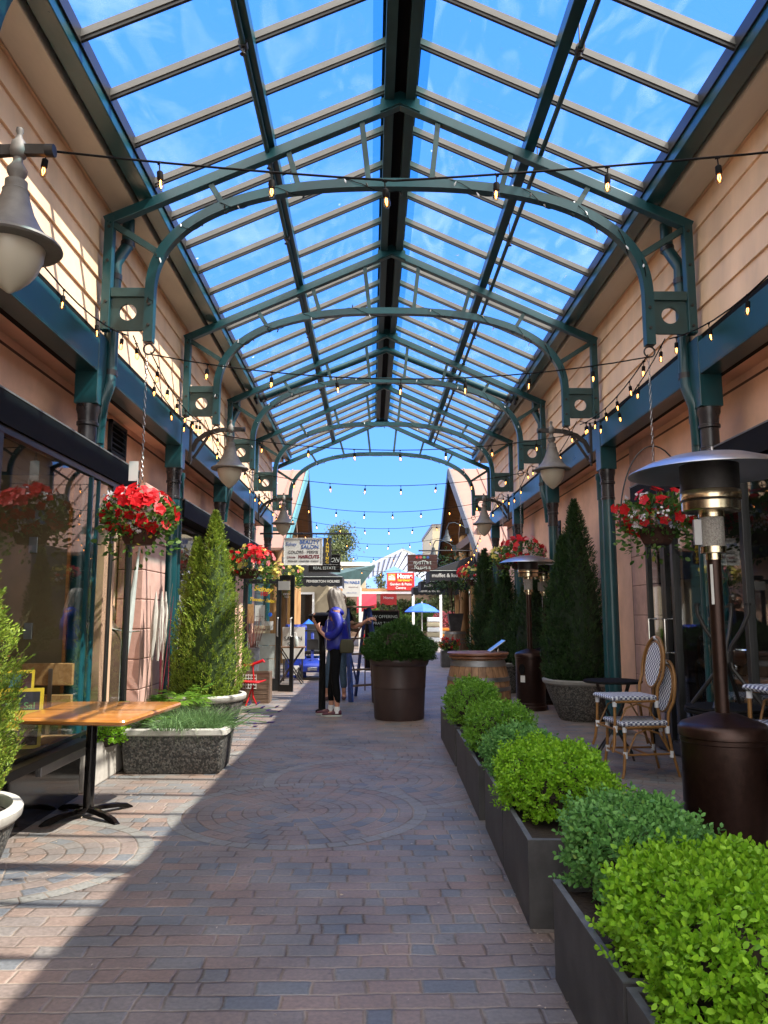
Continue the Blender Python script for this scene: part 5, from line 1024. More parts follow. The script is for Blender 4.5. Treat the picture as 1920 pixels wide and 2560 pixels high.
def bistro(label, x, y, r, z=.72):
    t = T('bistro_table', label, 'table', (x, y, 0), 'black bistro tables'); m = MB(); m.lathe([(.001, z - .006), (r * .98, z - .012), (r, z - .006), (r, z + .004), (r * .985, z + .010), (.001, z + .010)], 48); m.build('tabletop', 'black_matte', t)
    for k in range(4):
        a = k * pi / 2 + .5; c_, s_ = cos(a), sin(a); MB().tube([(r * .75 * c_, r * .75 * s_, z - .02), (.12 * c_, .12 * s_, z * .68), (.025 * c_, .025 * s_, z * .48), (.03 * c_, .03 * s_, z * .36), (.13 * c_, .13 * s_, z * .20), (.22 * c_, .22 * s_, .04), (.235 * c_, .235 * s_, 0)], .010, 8).build('leg', 'iron', t)
    MB().lathe([(.042, z * .38), (.042, z * .47)], 16).build('clamp', 'iron', t); return t
bistro('small round black bistro table between the stacked chairs and the big bowl', 2.36, 7.62, .28); bistro('black bistro table carrying the upturned table by the shop glass', 2.42, 5.30, .28)
t = T('upturned_table', 'upturned black bistro table base, four curved legs in the air', 'table', (2.42, 5.30, .732)); m = MB(); m.lathe([(.001, .012), (.27, .018), (.275, .006), (.27, .0), (.001, .0)], 48); m.build('tabletop', 'black_matte', t)
for k in range(4):
    a = k * pi / 2 + .8; c_, s_ = cos(a), sin(a); MB().tube([(.24 * c_, .24 * s_, .018), (.13 * c_, .13 * s_, .16), (.045 * c_, .045 * s_, .27), (.030 * c_, .030 * s_, .36), (.045 * c_, .045 * s_, .42), (.12 * c_, .12 * s_, .53), (.17 * c_, .17 * s_, .64), (.172 * c_, .172 * s_, .70)], .0135, 10).build('leg', 'iron', t); MB().tube([(.172 * c_, .172 * s_, .695), (.172 * c_, .172 * s_, .712)], .021, 10).build('foot_cap', 'rubber', t)
MB().lathe([(.05, .31), (.05, .39)], 16).build('clamp', 'iron', t)
# display inside the right shop window: bowl on a wooden shelf and wine bottles
t = T('display_shelf', 'reddish wooden shelf behind the glass beside the near heater pole', 'shelf', (3.05, 6.45, .62)); MB().box(-.16, .16, -.30, .22, .20, .235).build('board', 'lid', t, smooth=False, bevel=.006); MB().box(-.02, .02, -.02, .02, -.20, .20).build('leg', 'iron', t)
t = T('wine_cooler_bowl', 'wide polished metal bowl on the wooden shelf', 'bowl', (3.05, 6.50, .857)); m = MB(); m.lathe([(.085, 0), (.08, .012), (.03, .03), (.025, .05), (.06, .07), (.13, .12), (.165, .20), (.172, .215), (.165, .215), (.155, .20), (.12, .13), (.001, .085)], 40); m.build('bowl', 'chrome', t)
for k, (x, y) in enumerate([(2.86, 6.62), (2.92, 6.50), (2.90, 6.28), (2.98, 6.18), (2.86, 5.95), (2.92, 5.80), (2.85, 5.52), (2.95, 5.62)]):
    t = T('wine_bottle', 'corked wine bottle in the row standing behind the right shop glass', 'bottle', (x, y, .40 + .0), 'wine bottles behind the right shop glass'); m = MB(); m.lathe([(.036, 0), (.038, .01), (.038, .19), (.030, .215), (.014, .245), (.0135, .30)], 16); m.build('bottle', 'gloss_black' if k % 3 else 'signmaroon', t); MB().lathe([(.011, .30), (.011, .325)], 10).build('cork', 'barrel', t)
    MB().lathe([(.0386, .05), (.0386, .13)], 16).build('bottle_label', 'cream', t)
m = MB(); m.box(2.78, 3.3, 5.3, 6.8, .37, .398); o = m.build('display_deck', 'planter', BR, smooth=False)

# ================================================================== MID-GROUND LEFT: SALON DOOR AND CLUTTER
t = T('glass_door', 'open black-framed glass shop door with yellow lettering and taped notices', 'door', (-2.30, 14.15, 0))
m = MB(); W_, H_ = .64, 2.0
m.box(0, .05, -.02, .02, 0, H_); m.box(W_ - .07, W_, -.02, .02, 0, H_); m.box(.05, W_ - .07, -.02, .02, H_ - .08, H_); m.box(.05, W_ - .07, -.02, .02, 0, .22); m.build('frame', 'black', t, smooth=False, bevel=.003)
MB().add([(.05, 0, .22), (W_ - .07, 0, .22), (W_ - .07, 0, H_ - .08), (.05, 0, H_ - .08)], [(0, 1, 2, 3)]).build('pane', 'glass_clear', t, smooth=False)
for z0, z1 in ((.24, .56), (.57, .80), (.81, 1.02)): MB().box(.055, W_ - .075, -.012, -.004, z0, z1).build('lower_panel', 'panelgrey', t, smooth=False, bevel=.002)
MB().tube([(W_ - .035, -.02, 1.30), (W_ - .035, -.07, 1.29), (W_ - .035, -.07, .98), (W_ - .035, -.02, .97)], .012, 8).build('handle', 'white', t)
for (x0, x1, z0, z1, c) in ((.02, .16, 1.20, 1.55, 'bench'), (.18, .36, 1.24, 1.53, 'paper'), (.31, .52, 1.08, 1.24, 'paper')): MB().box(x0, x1, -.016, -.010, z0, z1).build('notice', c, t, smooth=False)
text('notice_lettering', 'we accept', .035, 'signdark', t, (.27, -.018, 1.33), (pi / 2, 0, 0), .0008)
MB().lathe([(.001, 0), (.038, 0), (.038, .004), (.001, .004)], 20, mtx=Matrix.Translation((.46, -.012, 1.36)) @ Matrix.Rotation(pi / 2, 4, 'X')).build('blue_sticker', 'bluebright', t)
text('window_lettering', 'Sidney', .13, 'yellowpaint', t, (.32, -.006, 1.82), (pi / 2, .12, 0), .001, shear=.3, bold=.004); text('window_lettering', 'Tanning Salon', .085, 'yellowpaint', t, (.31, -.006, 1.62), (pi / 2, .1, 0), .001, shear=.3, bold=.003); text('window_lettering', '105', .10, 'redsign', t, (.34, -.008, 1.73), (pi / 2, 0, 0), .001, bold=.004)
t2 = T('come_in_sign', 'small wooden Come in sign hanging on the glass door by a cord', 'sign', (-1.97, 14.12, 1.02)); MB().box(-.15, .14, -.012, 0, 0, .14).build('board', 'cream', t2, smooth=False, bevel=.003); text('lettering', 'Come in', .075, 'signbrown', t2, (0, -.014, .075), (pi / 2, 0, 0), .0008, shear=.35); MB().tube([(-.13, -.004, .14), (0, -.004, .30), (.12, -.004, .14)], .004, 5).build('cord', 'cream', t2)
t = T('glass_door', 'second open door leaf edge-on, black with white pull handle and OPEN hours decal', 'door', (-1.66, 14.05, 0), None, -.25); W_ = .28
m = MB(); m.box(0, .03, -.02, .02, 0, 2.07); m.box(W_ - .07, W_, -.02, .02, 0, 2.07); m.box(.03, W_ - .07, -.02, .02, 1.98, 2.07); m.box(.03, W_ - .07, -.02, .02, 0, .12); m.build('frame', 'black', t, smooth=False, bevel=.003)
MB().add([(.03, 0, .12), (W_ - .07, 0, .12), (W_ - .07, 0, 1.98), (.03, 0, 1.98)], [(0, 1, 2, 3)]).build('pane', 'glass', t, smooth=False)
MB().tube([(W_ - .035, -.02, 1.30), (W_ - .035, -.08, 1.29), (W_ - .035, -.08, .98), (W_ - .035, -.02, .97)], .013, 8).build('handle', 'white', t); MB().box(-.02, .20, -.03, -.022, 1.80, 1.96).build('notice', 'paper', t, smooth=False)
text('hours_lettering', 'OPEN\n10-5', .05, 'white', t, (.13, -.006, 1.70), (pi / 2, 0, 0), .0008)
t = T('tractor_seat_chair', 'small bright red cast metal chair beside the wooden crates', 'chair', (-1.80, 11.95, 0)); m = MB(); m.tube([(0, 0, .30), (.01, 0, .12), (.07, 0, .0)], [.016, .014, .012], 8); m.tube([(0, 0, .28), (-.10, .1, 0)], .012, 8); m.tube([(0, 0, .28), (-.08, -.12, 0)], .012, 8); m.build('leg', 'redpaint', t)
m = MB(); m.loft([[(-.19, -.10, .34), (.10, -.15, .33), (.20, 0, .36), (.10, .15, .33), (-.19, .10, .34)], [(-.20, -.11, .365), (.10, -.16, .35), (.215, 0, .385), (.10, .16, .35), (-.20, .11, .365)]]); m.build('seat', 'redpaint', t, bevel=.01)
m = MB(); m.tube([(-.0, .12, .36), (-.02, .14, .52), (-.02, .14, .60)], .011, 8); m.tube([(-.17, .10, .585), (-.06, .14, .59), (.06, .14, .63), (.13, .13, .66), (.16, .12, .63)], [.018, .020, .022, .024, .012], 8); m.build('backrest', 'redpaint', t)
def crate(label, x, y, z, w, d, h):
    t = T('wooden_crate', label, 'crate', (x, y, z), 'weathered wooden crates')
    for sy in (-1, 1):
        for k in range(3): MB().box(-w / 2, w / 2, sy * d / 2 - .006, sy * d / 2 + .006, k * h / 3 + .006, (k + 1) * h / 3 - .004).build('slat', 'crate', t, smooth=False)
    [MB().box(sx * w / 2 - .012, sx * w / 2 + .012, -d / 2 - .009, d / 2 + .009, 0, h).build('end_board', 'crate', t, smooth=False) for sx in (-1, 1)]; return t
crate('lower dark wooden crate by the red chair', -1.84, 12.35, 0, .50, .35, .20); crate('upper wooden crate with wire grid, stacked on the lower crate', -1.82, 12.35, .202, .46, .33, .27)
m = MB(); t = T('wire_basket', 'white wire grid basket lying on the crates behind the red chair', 'basket', (-1.88, 12.17, .22))
for k in range(6): m.tube([(-.10 + k * .04, 0, 0), (-.10 + k * .04, 0, .22)], .003, 4)
for k in range(5): m.tube([(-.10, 0, .01 + k * .05), (.10, 0, .01 + k * .05)], .003, 4)
m.build('grid', 'white', t)
t = T('flower_bucket', 'tall galvanised bucket full of reddish twigs behind the crates', 'bucket', (-1.96, 12.95, .30)); m = MB(); m.lathe([(.085, 0), (.09, .02), (.115, .50), (.122, .51), (.122, .52), (.11, .52), (.105, .45)], 28); m.build('bucket', 'galv', t); MB().box(-.2, .2, -.14, .14, -.30, 0).build('stand', 'crate', t, smooth=False); g_ = random.Random(9)
MT['twigred'] = M('red_twig', (.16, .055, .045), .8)
for i in range(46): a = g_.uniform(0, 6.28); r1 = g_.uniform(0, .08); r2 = r1 + g_.uniform(0, .15); MB().tube([(r1 * cos(a), r1 * sin(a), .40), (r2 * cos(a) * .8, r2 * sin(a), .75), (r2 * 1.2 * cos(a + .2), r2 * 1.2 * sin(a + .2), g_.uniform(.85, 1.15))], [.004, .003, .0015], 4).build('twig', 'twigred', t)
t = T('folding_table', 'small black folding table holding a sanitiser bottle', 'table', (-1.58, 15.6, 0)); MB().box(-.28, .26, -.2, .2, .70, .725).build('tabletop', 'barrel', t, smooth=False, bevel=.004)
for s_ in (-1, 1): MB().tube([(-.24, s_ * .17, .70), (.22, s_ * .17, 0)], .013, 8).build('leg', 'iron', t); MB().tube([(.22, s_ * .15, .70), (-.24, s_ * .15, 0)], .013, 8).build('leg', 'iron', t)
t = T('pump_bottle', 'clear sanitiser pump bottle on the small folding table', 'bottle', (-1.50, 15.58, .726)); MB().lathe([(.045, 0), (.048, .01), (.048, .15), (.03, .19), (.012, .2)], 18).build('bottle', 'panelgrey', t); MB().tube([(0, 0, .2), (0, 0, .27), (-.045, 0, .27)], .008, 6).build('pump', 'white', t)
t = T('sandwich_sign', 'white SALE signboard behind the folding table', 'sign', (-1.62, 16.2, 0)); MB().box(-.22, .24, -.02, .02, .45, 1.10).build('board', 'paper', t, smooth=False); text('lettering', 'SALON\nSIDE', .12, 'signdark', t, (0, -.024, .80), (pi / 2, 0, 0), .001); [MB().box(x, x + .03, -.02, .02, 0, .45).build('leg', 'iron', t) for x in (-.2, .18)]
t = T('newspaper_box', 'blue newspaper vending box with a window in its door', 'newspaper box', (-1.66, 17.2, 0), None, .25); m = MB(); m.prism([(-.20, .0), (.20, .0), (.20, .28), (.12, .34), (.12, .50), (.22, .56), (.22, 1.08), (.16, 1.14), (-.16, 1.14), (-.22, 1.08), (-.22, .56), (-.20, .5)], 'x', -.21, .21); m.build('body', 'blue', t, smooth=False, bevel=.012)
MB().box(-.15, .15, -.226, -.219, .62, 1.02).build('window', 'gloss_black', t, smooth=False); MB().box(-.12, .12, -.206, -.201, .06, .26).build('card', 'paper', t, smooth=False)
# mobility scooter
t = T('mobility_scooter', 'blue mobility scooter with black seat parked behind the woman', 'scooter', (-1.28, 16.9, 0), None, .1)
m = MB(); m.loft([[(-.24, -.55, .16), (.24, -.55, .16), (.27, -.30, .18), (-.27, -.30, .18)], [(-.22, -.56, .30), (.22, -.56, .30), (.28, -.28, .34), (-.28, -.28, .34)], [(-.14, -.50, .36), (.14, -.50, .36), (.20, -.30, .40), (-.20, -.30, .40)]]); m.build('front_cowl', 'blue', t, bevel=.02)
m = MB(); m.box(-.25, .25, -.30, .55, .15, .20); m.build('deck', 'rubber', t, smooth=False, bevel=.01); m = MB(); m.loft([[(-.22, .10, .2), (.22, .10, .2), (.25, .6, .2), (-.25, .6, .2)], [(-.16, .18, .42), (.16, .18, .42), (.2, .55, .45), (-.2, .55, .45)]]); m.build('rear_cowl', 'blue', t, bevel=.02)
for (x, y, r) in ((-.26, -.42, .13), (.26, -.42, .13), (-.28, .45, .14), (.28, .45, .14)):
    w = MB(); w.lathe([(r * .6, -.045), (r * .93, -.045), (r, -.03), (r, .03), (r * .93, .045), (r * .6, .045)], 24, mtx=Matrix.Translation((x, y, r)) @ Matrix.Rotation(pi / 2, 4, 'Y')); wo_ = w.build('wheel', 'rubber', t); w = MB(); w.lathe([(.001, -.03), (r * .6, -.04), (r * .6, .04), (.001, .03)], 20, mtx=Matrix.Translation((x, y, r)) @ Matrix.Rotation(pi / 2, 4, 'Y')); w.build('rim', 'steel_dull', wo_)
MB().box(-.10, .10, -.575, -.562, .20, .27).build('headlight', 'chrome', t, bevel=.01); m = MB(); m.bar((0, -.36, .35), (0, -.16, .98), .07, .06); m.build('tiller', 'blue', t, bevel=.01); m = MB(); m.tube([(-.26, -.10, .98), (-.12, -.20, 1.02), (.12, -.20, 1.02), (.26, -.10, .98)], .016, 8); m.build('handlebar', 'rubber', t); MB().box(-.12, .12, -.36, -.22, .62, .84).build('basket', 'iron', t, smooth=False)
m = MB(); m.loft([[(-.22, .15, .50), (.22, .15, .50), (.22, .55, .50), (-.22, .55, .50)], [(-.23, .14, .58), (.23, .14, .58), (.23, .56, .58), (-.23, .56, .58)]]); m.build('seat', 'rubber', t, bevel=.02); m = MB(); m.loft([[(-.20, .48, .58), (.20, .48, .58), (.20, .56, .58), (-.20, .56, .58)], [(-.24, .55, .95), (.24, .55, .95), (.24, .63, .95), (-.24, .63, .95)], [(-.15, .58, 1.15), (.15, .58, 1.15), (.15, .66, 1.15), (-.15, .66, 1.15)]]); m.build('backrest', 'rubber', t, bevel=.02)
# the black flared pedestal her hand rests on
t = T('display_stand', 'black flared-top stand that the woman in blue is holding', 'stand', (-.69, 11.08, 0)); m = MB(); m.lathe([(.09, 0), (.09, .03), (.05, .05), (.045, .8), (.05, 1.05), (.12, 1.22), (.20, 1.32), (.215, 1.345), (.20, 1.36), (.10, 1.39), (.001, 1.395)], 28); m.build('body', 'black_matte', t)
t = T('blue_parasol', 'bright blue cloth hexagon hung low behind the newspaper box', 'parasol', (-1.50, 18.6, 0)); m = MB(); m.lathe([(.001, 1.25), (.24, 1.05), (.28, .88), (.20, .80), (.001, .84)], 6); m.build('cloth', 'bluebright', t, smooth=False); MB().tube([(0, 0, 0), (0, 0, .85)], .015, 8).build('pole', 'iron', t)
t = T('pedestal_pot', 'pale pedestal pot with a lime green plant behind the scooter', 'planter', (-1.50, 19.4, 0)); m = MB(); m.lathe([(.16, 0), (.10, .08), (.07, .3), (.16, .55), (.2, .62), (.17, .62)], 20); m.build('pot', 'rim', t); boxwood('foliage', t, 'fern', 0, 0, .62, .28, .25, .20, 1500, .06, 93)

# ================================================================== LADDER, CHALKBOARD
t = T('step_ladder', 'old chipped blue wooden stepladder with red-brown cross braces', 'ladder', (-.22, 12.7, 0), None, .62); h = 1.50
for s_ in (-1, 1): m = MB(); m.bar((s_ * .30, -.26, 0), (s_ * .215, 0, h - .03), .035, .105, (0, 1, 0)); m.build('rail', 'ladder', t, smooth=False, bevel=.004); m = MB(); m.bar((s_ * .25, .42, 0), (s_ * .19, .06, h - .05), .03, .05, (0, 1, 0)); m.build('rear_leg', 'ladder', t, smooth=False)
MB().box(-.27, .27, -.10, .12, h - .03, h).build('top_step', 'crate', t, smooth=False, bevel=.005)
for k in range(1, 6): f = k / 6; z = f * (h - .03); y = -.26 * (1 - f); w = .30 - .085 * f; MB().box(-w, w, y - .05, y + .06, z - .012, z + .012).build('step', 'crate', t, smooth=False)
MT['brace'] = M('red_brown_brace', (.14, .03, .02), .7)
MB().bar((-.24, .38, .25), (.20, .12, 1.25), .012, .035, (0, 1, 0)).build('cross_brace', 'brace', t, smooth=False); MB().bar((.24, .38, .25), (-.20, .12, 1.25), .012, .035, (0, 1, 0)).build('cross_brace', 'ladder', t, smooth=False)
t = T('chalkboard_sign', 'black chalkboard reading NOW OFFERING behind the big round shrub', 'sign', (.20, 14.2, 0)); MB().box(-.30, .30, -.015, .015, .35, 1.42).build('board', 'black_matte', t, smooth=False); m = MB(); [m.box(a, b_, -.022, .018, c, d_) for a, b_, c, d_ in ((-.32, -.30, 0, 1.44), (.30, .32, 0, 1.44), (-.30, .30, 1.42, 1.44))]; m.build('frame', 'signbrown', t, smooth=False)
text('lettering', 'NOW OFFERING', .075, 'panelgrey', t, (0, -.018, 1.32), (pi / 2, 0, 0), .0008); text('lettering', 'SPRAY TANS', .07, 'panelgrey', t, (0, -.018, 1.20), (pi / 2, 0, 0), .0008)

# ================================================================== SIGNS ON BRACKETS
def hang_bar(parent, x0, x1, y, z): MB().tube([(x0, y, z), (x1, y, z)], .018, 8).build('bracket_bar', 'iron', parent)
t = T('salon_sign', 'white BEAUTY SALON sign with blue and maroon lettering hanging from a bar', 'sign', (-1.33, 15.0, 2.33)); MB().box(-.36, .36, -.02, .02, 0, .50).build('board', 'paper', t, smooth=False); m = MB(); [m.box(a, b_, -.028, .028, c, d_) for a, b_, c, d_ in ((-.375, -.36, -.015, .515), (.36, .375, -.015, .515), (-.36, .36, -.015, 0), (-.36, .36, .5, .515))]; m.build('frame', 'white', t, smooth=False)
for s_, sz, mt_, x, z, kw in (('Sidney', .105, 'signblue', -.245, .39, dict(shear=.35, sx=.80)), ('BEAUTY', .105, 'signblue', .12, .43, dict(bold=.002)), ('SALON', .108, 'signblue', .13, .335, dict(bold=.0015)), ('COLORS · PERMS', .078, 'signdark', .0, .235, {}), ('Unisex', .06, 'signmaroon', -.235, .14, dict(shear=.3)), ('HAIRCUTS', .085, 'signmaroon', .11, .145, dict(bold=.004)), ('PEDICURES · MANICURES · WAXING', .037, 'signdark', 0, .06, dict(shear=.3))): text('lettering', s_, sz, mt_, t, (x, -.022, z), (pi / 2, 0, 0), .0015, **kw)
m = MB(); hang_bar(t, -.85, .95, 0, .60); m.tube([(-.25, 0, .5), (-.25, 0, .6)], .006, 6); m.tube([(.25, 0, .5), (.25, 0, .6)], .006, 6); m.build('hanger', 'iron', t)
t = T('tanning_sign', 'narrow dark vertical sign reading TANNING in yellow letters', 'sign', (-.86, 15.0, 2.33)); MB().box(-.08, .08, -.025, .025, 0, .52).build('board', 'signdark', t, smooth=False, bevel=.004)
for k, ch in enumerate('TANNING'): text('letter', ch, .078, 'yellowpaint', t, (0, -.027, .475 - k * .072), (pi / 2, 0, 0), .0015, bold=.003)
t = T('real_estate_sign', 'black slatted REAL ESTATE sign behind the salon signs', 'sign', (-1.22, 20.0, 2.46)); m = MB(); [m.box(-.40, .40, -.02, .02, k * .062, k * .062 + .058) for k in range(7)]; m.build('board', 'black_matte', t, smooth=False); text('lettering', 'REAL ESTATE', .10, 'panelgrey', t, (0, -.023, .09), (pi / 2, 0, 0), .0015); text('lettering', 'ON', .15, 'panelgrey', t, (.26, -.023, .30), (pi / 2, 0, 0), .0015, shear=.3); m = MB(); [m.box(a, b_, -.03, .03, c, d_) for a, b_, c, d_ in ((-.42, -.40, -.02, .455), (.40, .42, -.02, .455), (-.40, .40, -.02, 0), (-.40, .40, .435, .455))]; m.build('frame', 'iron', t, smooth=False); MB().tube([(-.7, 0, .56), (.35, 0, .56)], .014, 6).build('bracket_bar', 'iron', t)
t = T('boutique_sign', 'brown board sign reading muffet louisa with four coloured dots', 'sign', (1.33, 20.0, 2.46)); m = MB(); [m.box(-.39, .39, -.02, .02, k * .09, k * .09 + .086) for k in range(5)]; m.build('board', 'signbrown', t, smooth=False); text('lettering', 'muffet', .14, 'panelgrey', t, (0, -.023, .24), (pi / 2, 0, 0), .0015, spacing=1.3, bold=.002); text('lettering', 'louisa', .14, 'panelgrey', t, (0, -.023, .11), (pi / 2, 0, 0), .0015, spacing=1.3, bold=.002)
for k, c in enumerate(('redsign', 'pinkp', 'greenpaint', 'signblue')): MB().lathe([(.001, 0), (.036, 0), (.036, .004), (.001, .004)], 16, mtx=Matrix.Translation((-.14 + k * .095, -.021, .375)) @ Matrix.Rotation(pi / 2, 4, 'X')).build('coloured_dot', c, t)
m = MB(); m.tube([(.13 * cos(a) * 1.2 - .02, -.024, .17 + .10 * sin(a) + .04 * cos(a)) for a in np.linspace(0, 5.6, 22)], .008, 6); m.build('swirl', 'panelgrey', t); hang_bar(t, -.1, 1.3, 0, .55)

# ================================================================== GABLED BUILDINGS BEYOND THE ARCADE
def gable(sd):
    s_ = sd; b = T('gabled_building', 'left steep gabled building, peach metal roof and log porch' if sd < 0 else 'right steep gabled building, dark siding, log porch and glowing bulbs', 'building')
    if sd < 0: n0, ap, f0 = (-2.25, 19.6, 3.05), (-2.02, 23.5, 5.80), (-2.12, 27.4, 3.3)
    else: n0, ap, f0 = (2.78, 19.6, 2.93), (2.45, 23.5, 5.85), (2.40, 27.4, 3.05)
    B = 5.5 * sd
    def quadp(a, c, th, inset=0): # roof slab from rake line a-c extending outwards (away from walkway)
        v = [(a[0], a[1], a[2]), (c[0], c[1], c[2]), (c[0] + B, c[1], c[2]), (a[0] + B, a[1], a[2])]; return v + [(p[0], p[1], p[2] - th) for p in v]
    F = [(0, 1, 2, 3), (7, 6, 5, 4), (0, 4, 5, 1), (1, 5, 6, 2), (2, 6, 7, 3), (3, 7, 4, 0)]
    for a, c in ((n0, ap), (f0, ap)): MB().add(quadp(a, c, .07), F).build('roof', 'copper', b, smooth=False)
    r_ = kids(b)[0]
    for k in range(1, 12): x = .42 * k * sd; m = MB(); m.bar((n0[0] + x, n0[1], n0[2] + .012), (ap[0] + x, ap[1], ap[2] + .012), .02, .05); m.build('roof_seam', 'copper', r_, smooth=False)
    m = MB(); e = -.05 * sd; m.bar((n0[0] + e, n0[1] - .05, n0[2] - .12), (ap[0] + e, ap[1], ap[2] - .10), .05, .30); m.build('rake_board', 'teal_light' if sd < 0 else 'lampgrey', b, smooth=False); m = MB(); m.bar((ap[0] + e, ap[1], ap[2] - .10), (f0[0] + e, f0[1], f0[2] - .12), .06, .28); m.build('rake_board', 'iron', b, smooth=False)
    # cedar underside panels
    for a, c in ((n0, ap), (f0, ap)):
        nb = 9
        for k in range(nb):
            x0 = .06 + k * .17; v = [(a[0] + sd * x0, a[1], a[2] - .09), (c[0] + sd * x0, c[1], c[2] - .09), (c[0] + sd * (x0 + .16), c[1], c[2] - .09), (a[0] + sd * (x0 + .16), a[1], a[2] - .09)]; MB().add(v, [(0, 1, 2, 3)]).build('cedar_board', 'cedar', b, smooth=False)
    xw = (-3.45 if sd < 0 else 4.0)
    tri = [(19.7, 0), (27.3, 0), (27.3, 2.9), (23.5, 5.6), (19.7, 2.9)]; m = MB(); m.prism(tri, 'x', xw, xw + .2 * sd); m.build('gable_wall', 'navy', b, smooth=False)
    for (y, z1, r) in ((20.6, 3.35, .16), (22.1, 3.9, .16), (24.9, 3.9, .16), (26.4, 3.35, .15)):
        x = (-2.55 if sd < 0 else 3.0); m = MB(); m.lathe([(r * 1.05, 0), (r, 1.0), (r * .95, z1)], 18, (x, y, 0)); m.build('log_post', 'log', b)
    x = (-2.5 if sd < 0 else 2.95)
    m = MB(); m.box(min(x - .12, x + .12), max(x - .12, x + .12), 20.3, 26.7, 3.42, 3.66); m.build('log_beam', 'teal_dull' if sd < 0 else 'crate', b, smooth=False); m = MB(); m.bar((x, 22.1, 3.9), (x, 23.4, 5.2), .2, .2); m.bar((x, 24.9, 3.9), (x, 23.6, 5.2), .2, .2); m.build('knee_brace', 'crate', b, smooth=False)
    # plain bay between the arcade and the gable
    m = MB(); xa, xb = sorted((x + .22 * sd, x + 3.5 * sd)); m.box(xa, xb, 17.56, 19.75, 0, 3.0); m.build('side_bay', 'navy', b, smooth=False)
    for k in range(13): z = .1 + k * .22; m = MB(); m.box(min(x + .20 * sd, x + .22 * sd), max(x + .20 * sd, x + .22 * sd), 17.56, 19.75, z, z + .205); m.build('weatherboard', 'navy' if sd > 0 else 'teal_dull', b, smooth=False)
    # shop windows between the log posts
    for y in (21.0, 23.0, 25.2): m = MB(); xx = xw - .03 * sd; m.box(min(xx, xx + .02), max(xx, xx + .02), y, y + 1.1, .6, 2.2); m.build('window', 'glass_clear' if False else 'gloss_black', b, smooth=False)
    if sd < 0:
        for y in (20.9, 21.6, 24.0, 25.8): m = MB(); m.box(-2.98, -2.92, y, y + .08, 0, 2.3); m.build('window_frame', 'white', b, smooth=False)
        m = MB(); m.box(-3.1, -3.0, 20.2, 27, 0, 2.3); m.build('front_wall', 'cream', b, smooth=False)
    else:
        m = MB(); m.box(3.45, 3.5, 20.2, 27, 0, 2.4); m.build('front_wall', 'signbrown', b, smooth=False)
    return b
gable(-1); gable(1)
def awning(label, x_in, x_out, y0, y1, z_lo, z_hi, s_, txt, tx, ts, face=True, grp='black scalloped shop awnings'):
    """x_in = edge over the walkway, x_out = wall edge"""
    t = T('shop_awning', label, 'awning', (0, 0, 0), grp); m = MB(); m.add([(x_in, y0 + .15, z_lo + .30), (x_out, y0 + .15, z_hi), (x_out, y1, z_hi), (x_in, y1, z_lo + .30), (x_in, y0, z_lo + .27), (x_out, y0, z_lo + .27 + 0), ], [(0, 1, 2, 3), (4, 5, 1, 0)]); m.build('canopy', 'awning', t, smooth=False)
    m = MB(); n = 10; L_ = x_out - x_in; pts = [(x_in, z_lo + .28), (x_out, z_lo + .28)]; k = 0
    for i in range(n):
        for q in range(6): a = x_out - L_ * (i + q / 6) / n; pts.append((a, z_lo + .05 - .035 * math.sin(pi * q / 6)))
    pts.append((x_in, z_lo + .05)); m.prism(pts, 'y', y0 - .004, y0); m.build('valance', 'awning', t, smooth=False); MB().tube([(x_in, y0 - .008, z_lo + .285), (x_out, y0 - .008, z_lo + .285)], .008, 6).build('piping', 'panelgrey', t)
    m = MB(); m.add([(x_in, y0, z_lo), (x_in, y1, z_lo), (x_in, y1, z_lo + .3), (x_in, y0, z_lo + .28)], [(0, 1, 2, 3)]); m.build('side_valance', 'awning', t, smooth=False)
    if txt: text('lettering', txt, ts, 'paper', t, (tx, y0 - .008, z_lo + .16), (pi / 2, 0, 0), .001, bold=.003)
    return t
awning('left black awning lettered PEMBERTON HOLMES in white', -.78, -2.85, 20.8, 22.3, 2.08, 3.05, 1, 'PEMBERTON HOLMES', -1.30, .092)
awning('nearest right black awning lettered muffet & louisa', 1.52, 3.3, 19.95, 21.5, 2.20, 3.10, 1, 'muffet & louisa', 1.98, .135)
awning('middle right black awning, lower and partly hidden', 1.48, 3.3, 23.0, 24.4, 2.05, 3.0, 1, 'muffet', 1.72, .11); awning('farthest right black awning with small pale lettering', 1.42, 3.3, 26.0, 27.4, 1.98, 3.0, 1, 'muffet & louisa', 1.95, .12)
def gooseneck(label, x, y, z, sd):
    t = T('gooseneck_lamp', label, 'lamp', (x, y, z), 'blue gooseneck sign lamps'); MB().tube([(0, 0, 0), (-.12 * sd, 0, .12), (-.35 * sd, 0, .22), (-.50 * sd, 0, .20), (-.56 * sd, 0, .08), (-.56 * sd, 0, 0)], .013, 8).build('arm', 'navy', t); m = MB(); m.lathe([(.035, .02), (.045, -.06), (.06, -.12), (.15, -.28), (.16, -.30), (.14, -.28), (.05, -.10)], 20, (-.56 * sd, 0, 0)); m.build('lamp_shade', 'navy', t); MB().box(-.05, .05, -.05, .05, -.08, .08).build('mounting_box', 'navy', t)
gooseneck('blue gooseneck lamp beside the glowing bulbs on the right gable', 2.60, 20.6, 3.60, 1); gooseneck('lower blue gooseneck lamp over the muffet louisa sign', 2.20, 20.3, 3.10, 1); gooseneck('blue gooseneck lamp over the real estate sign on the left', -1.85, 20.1, 3.10, -1)

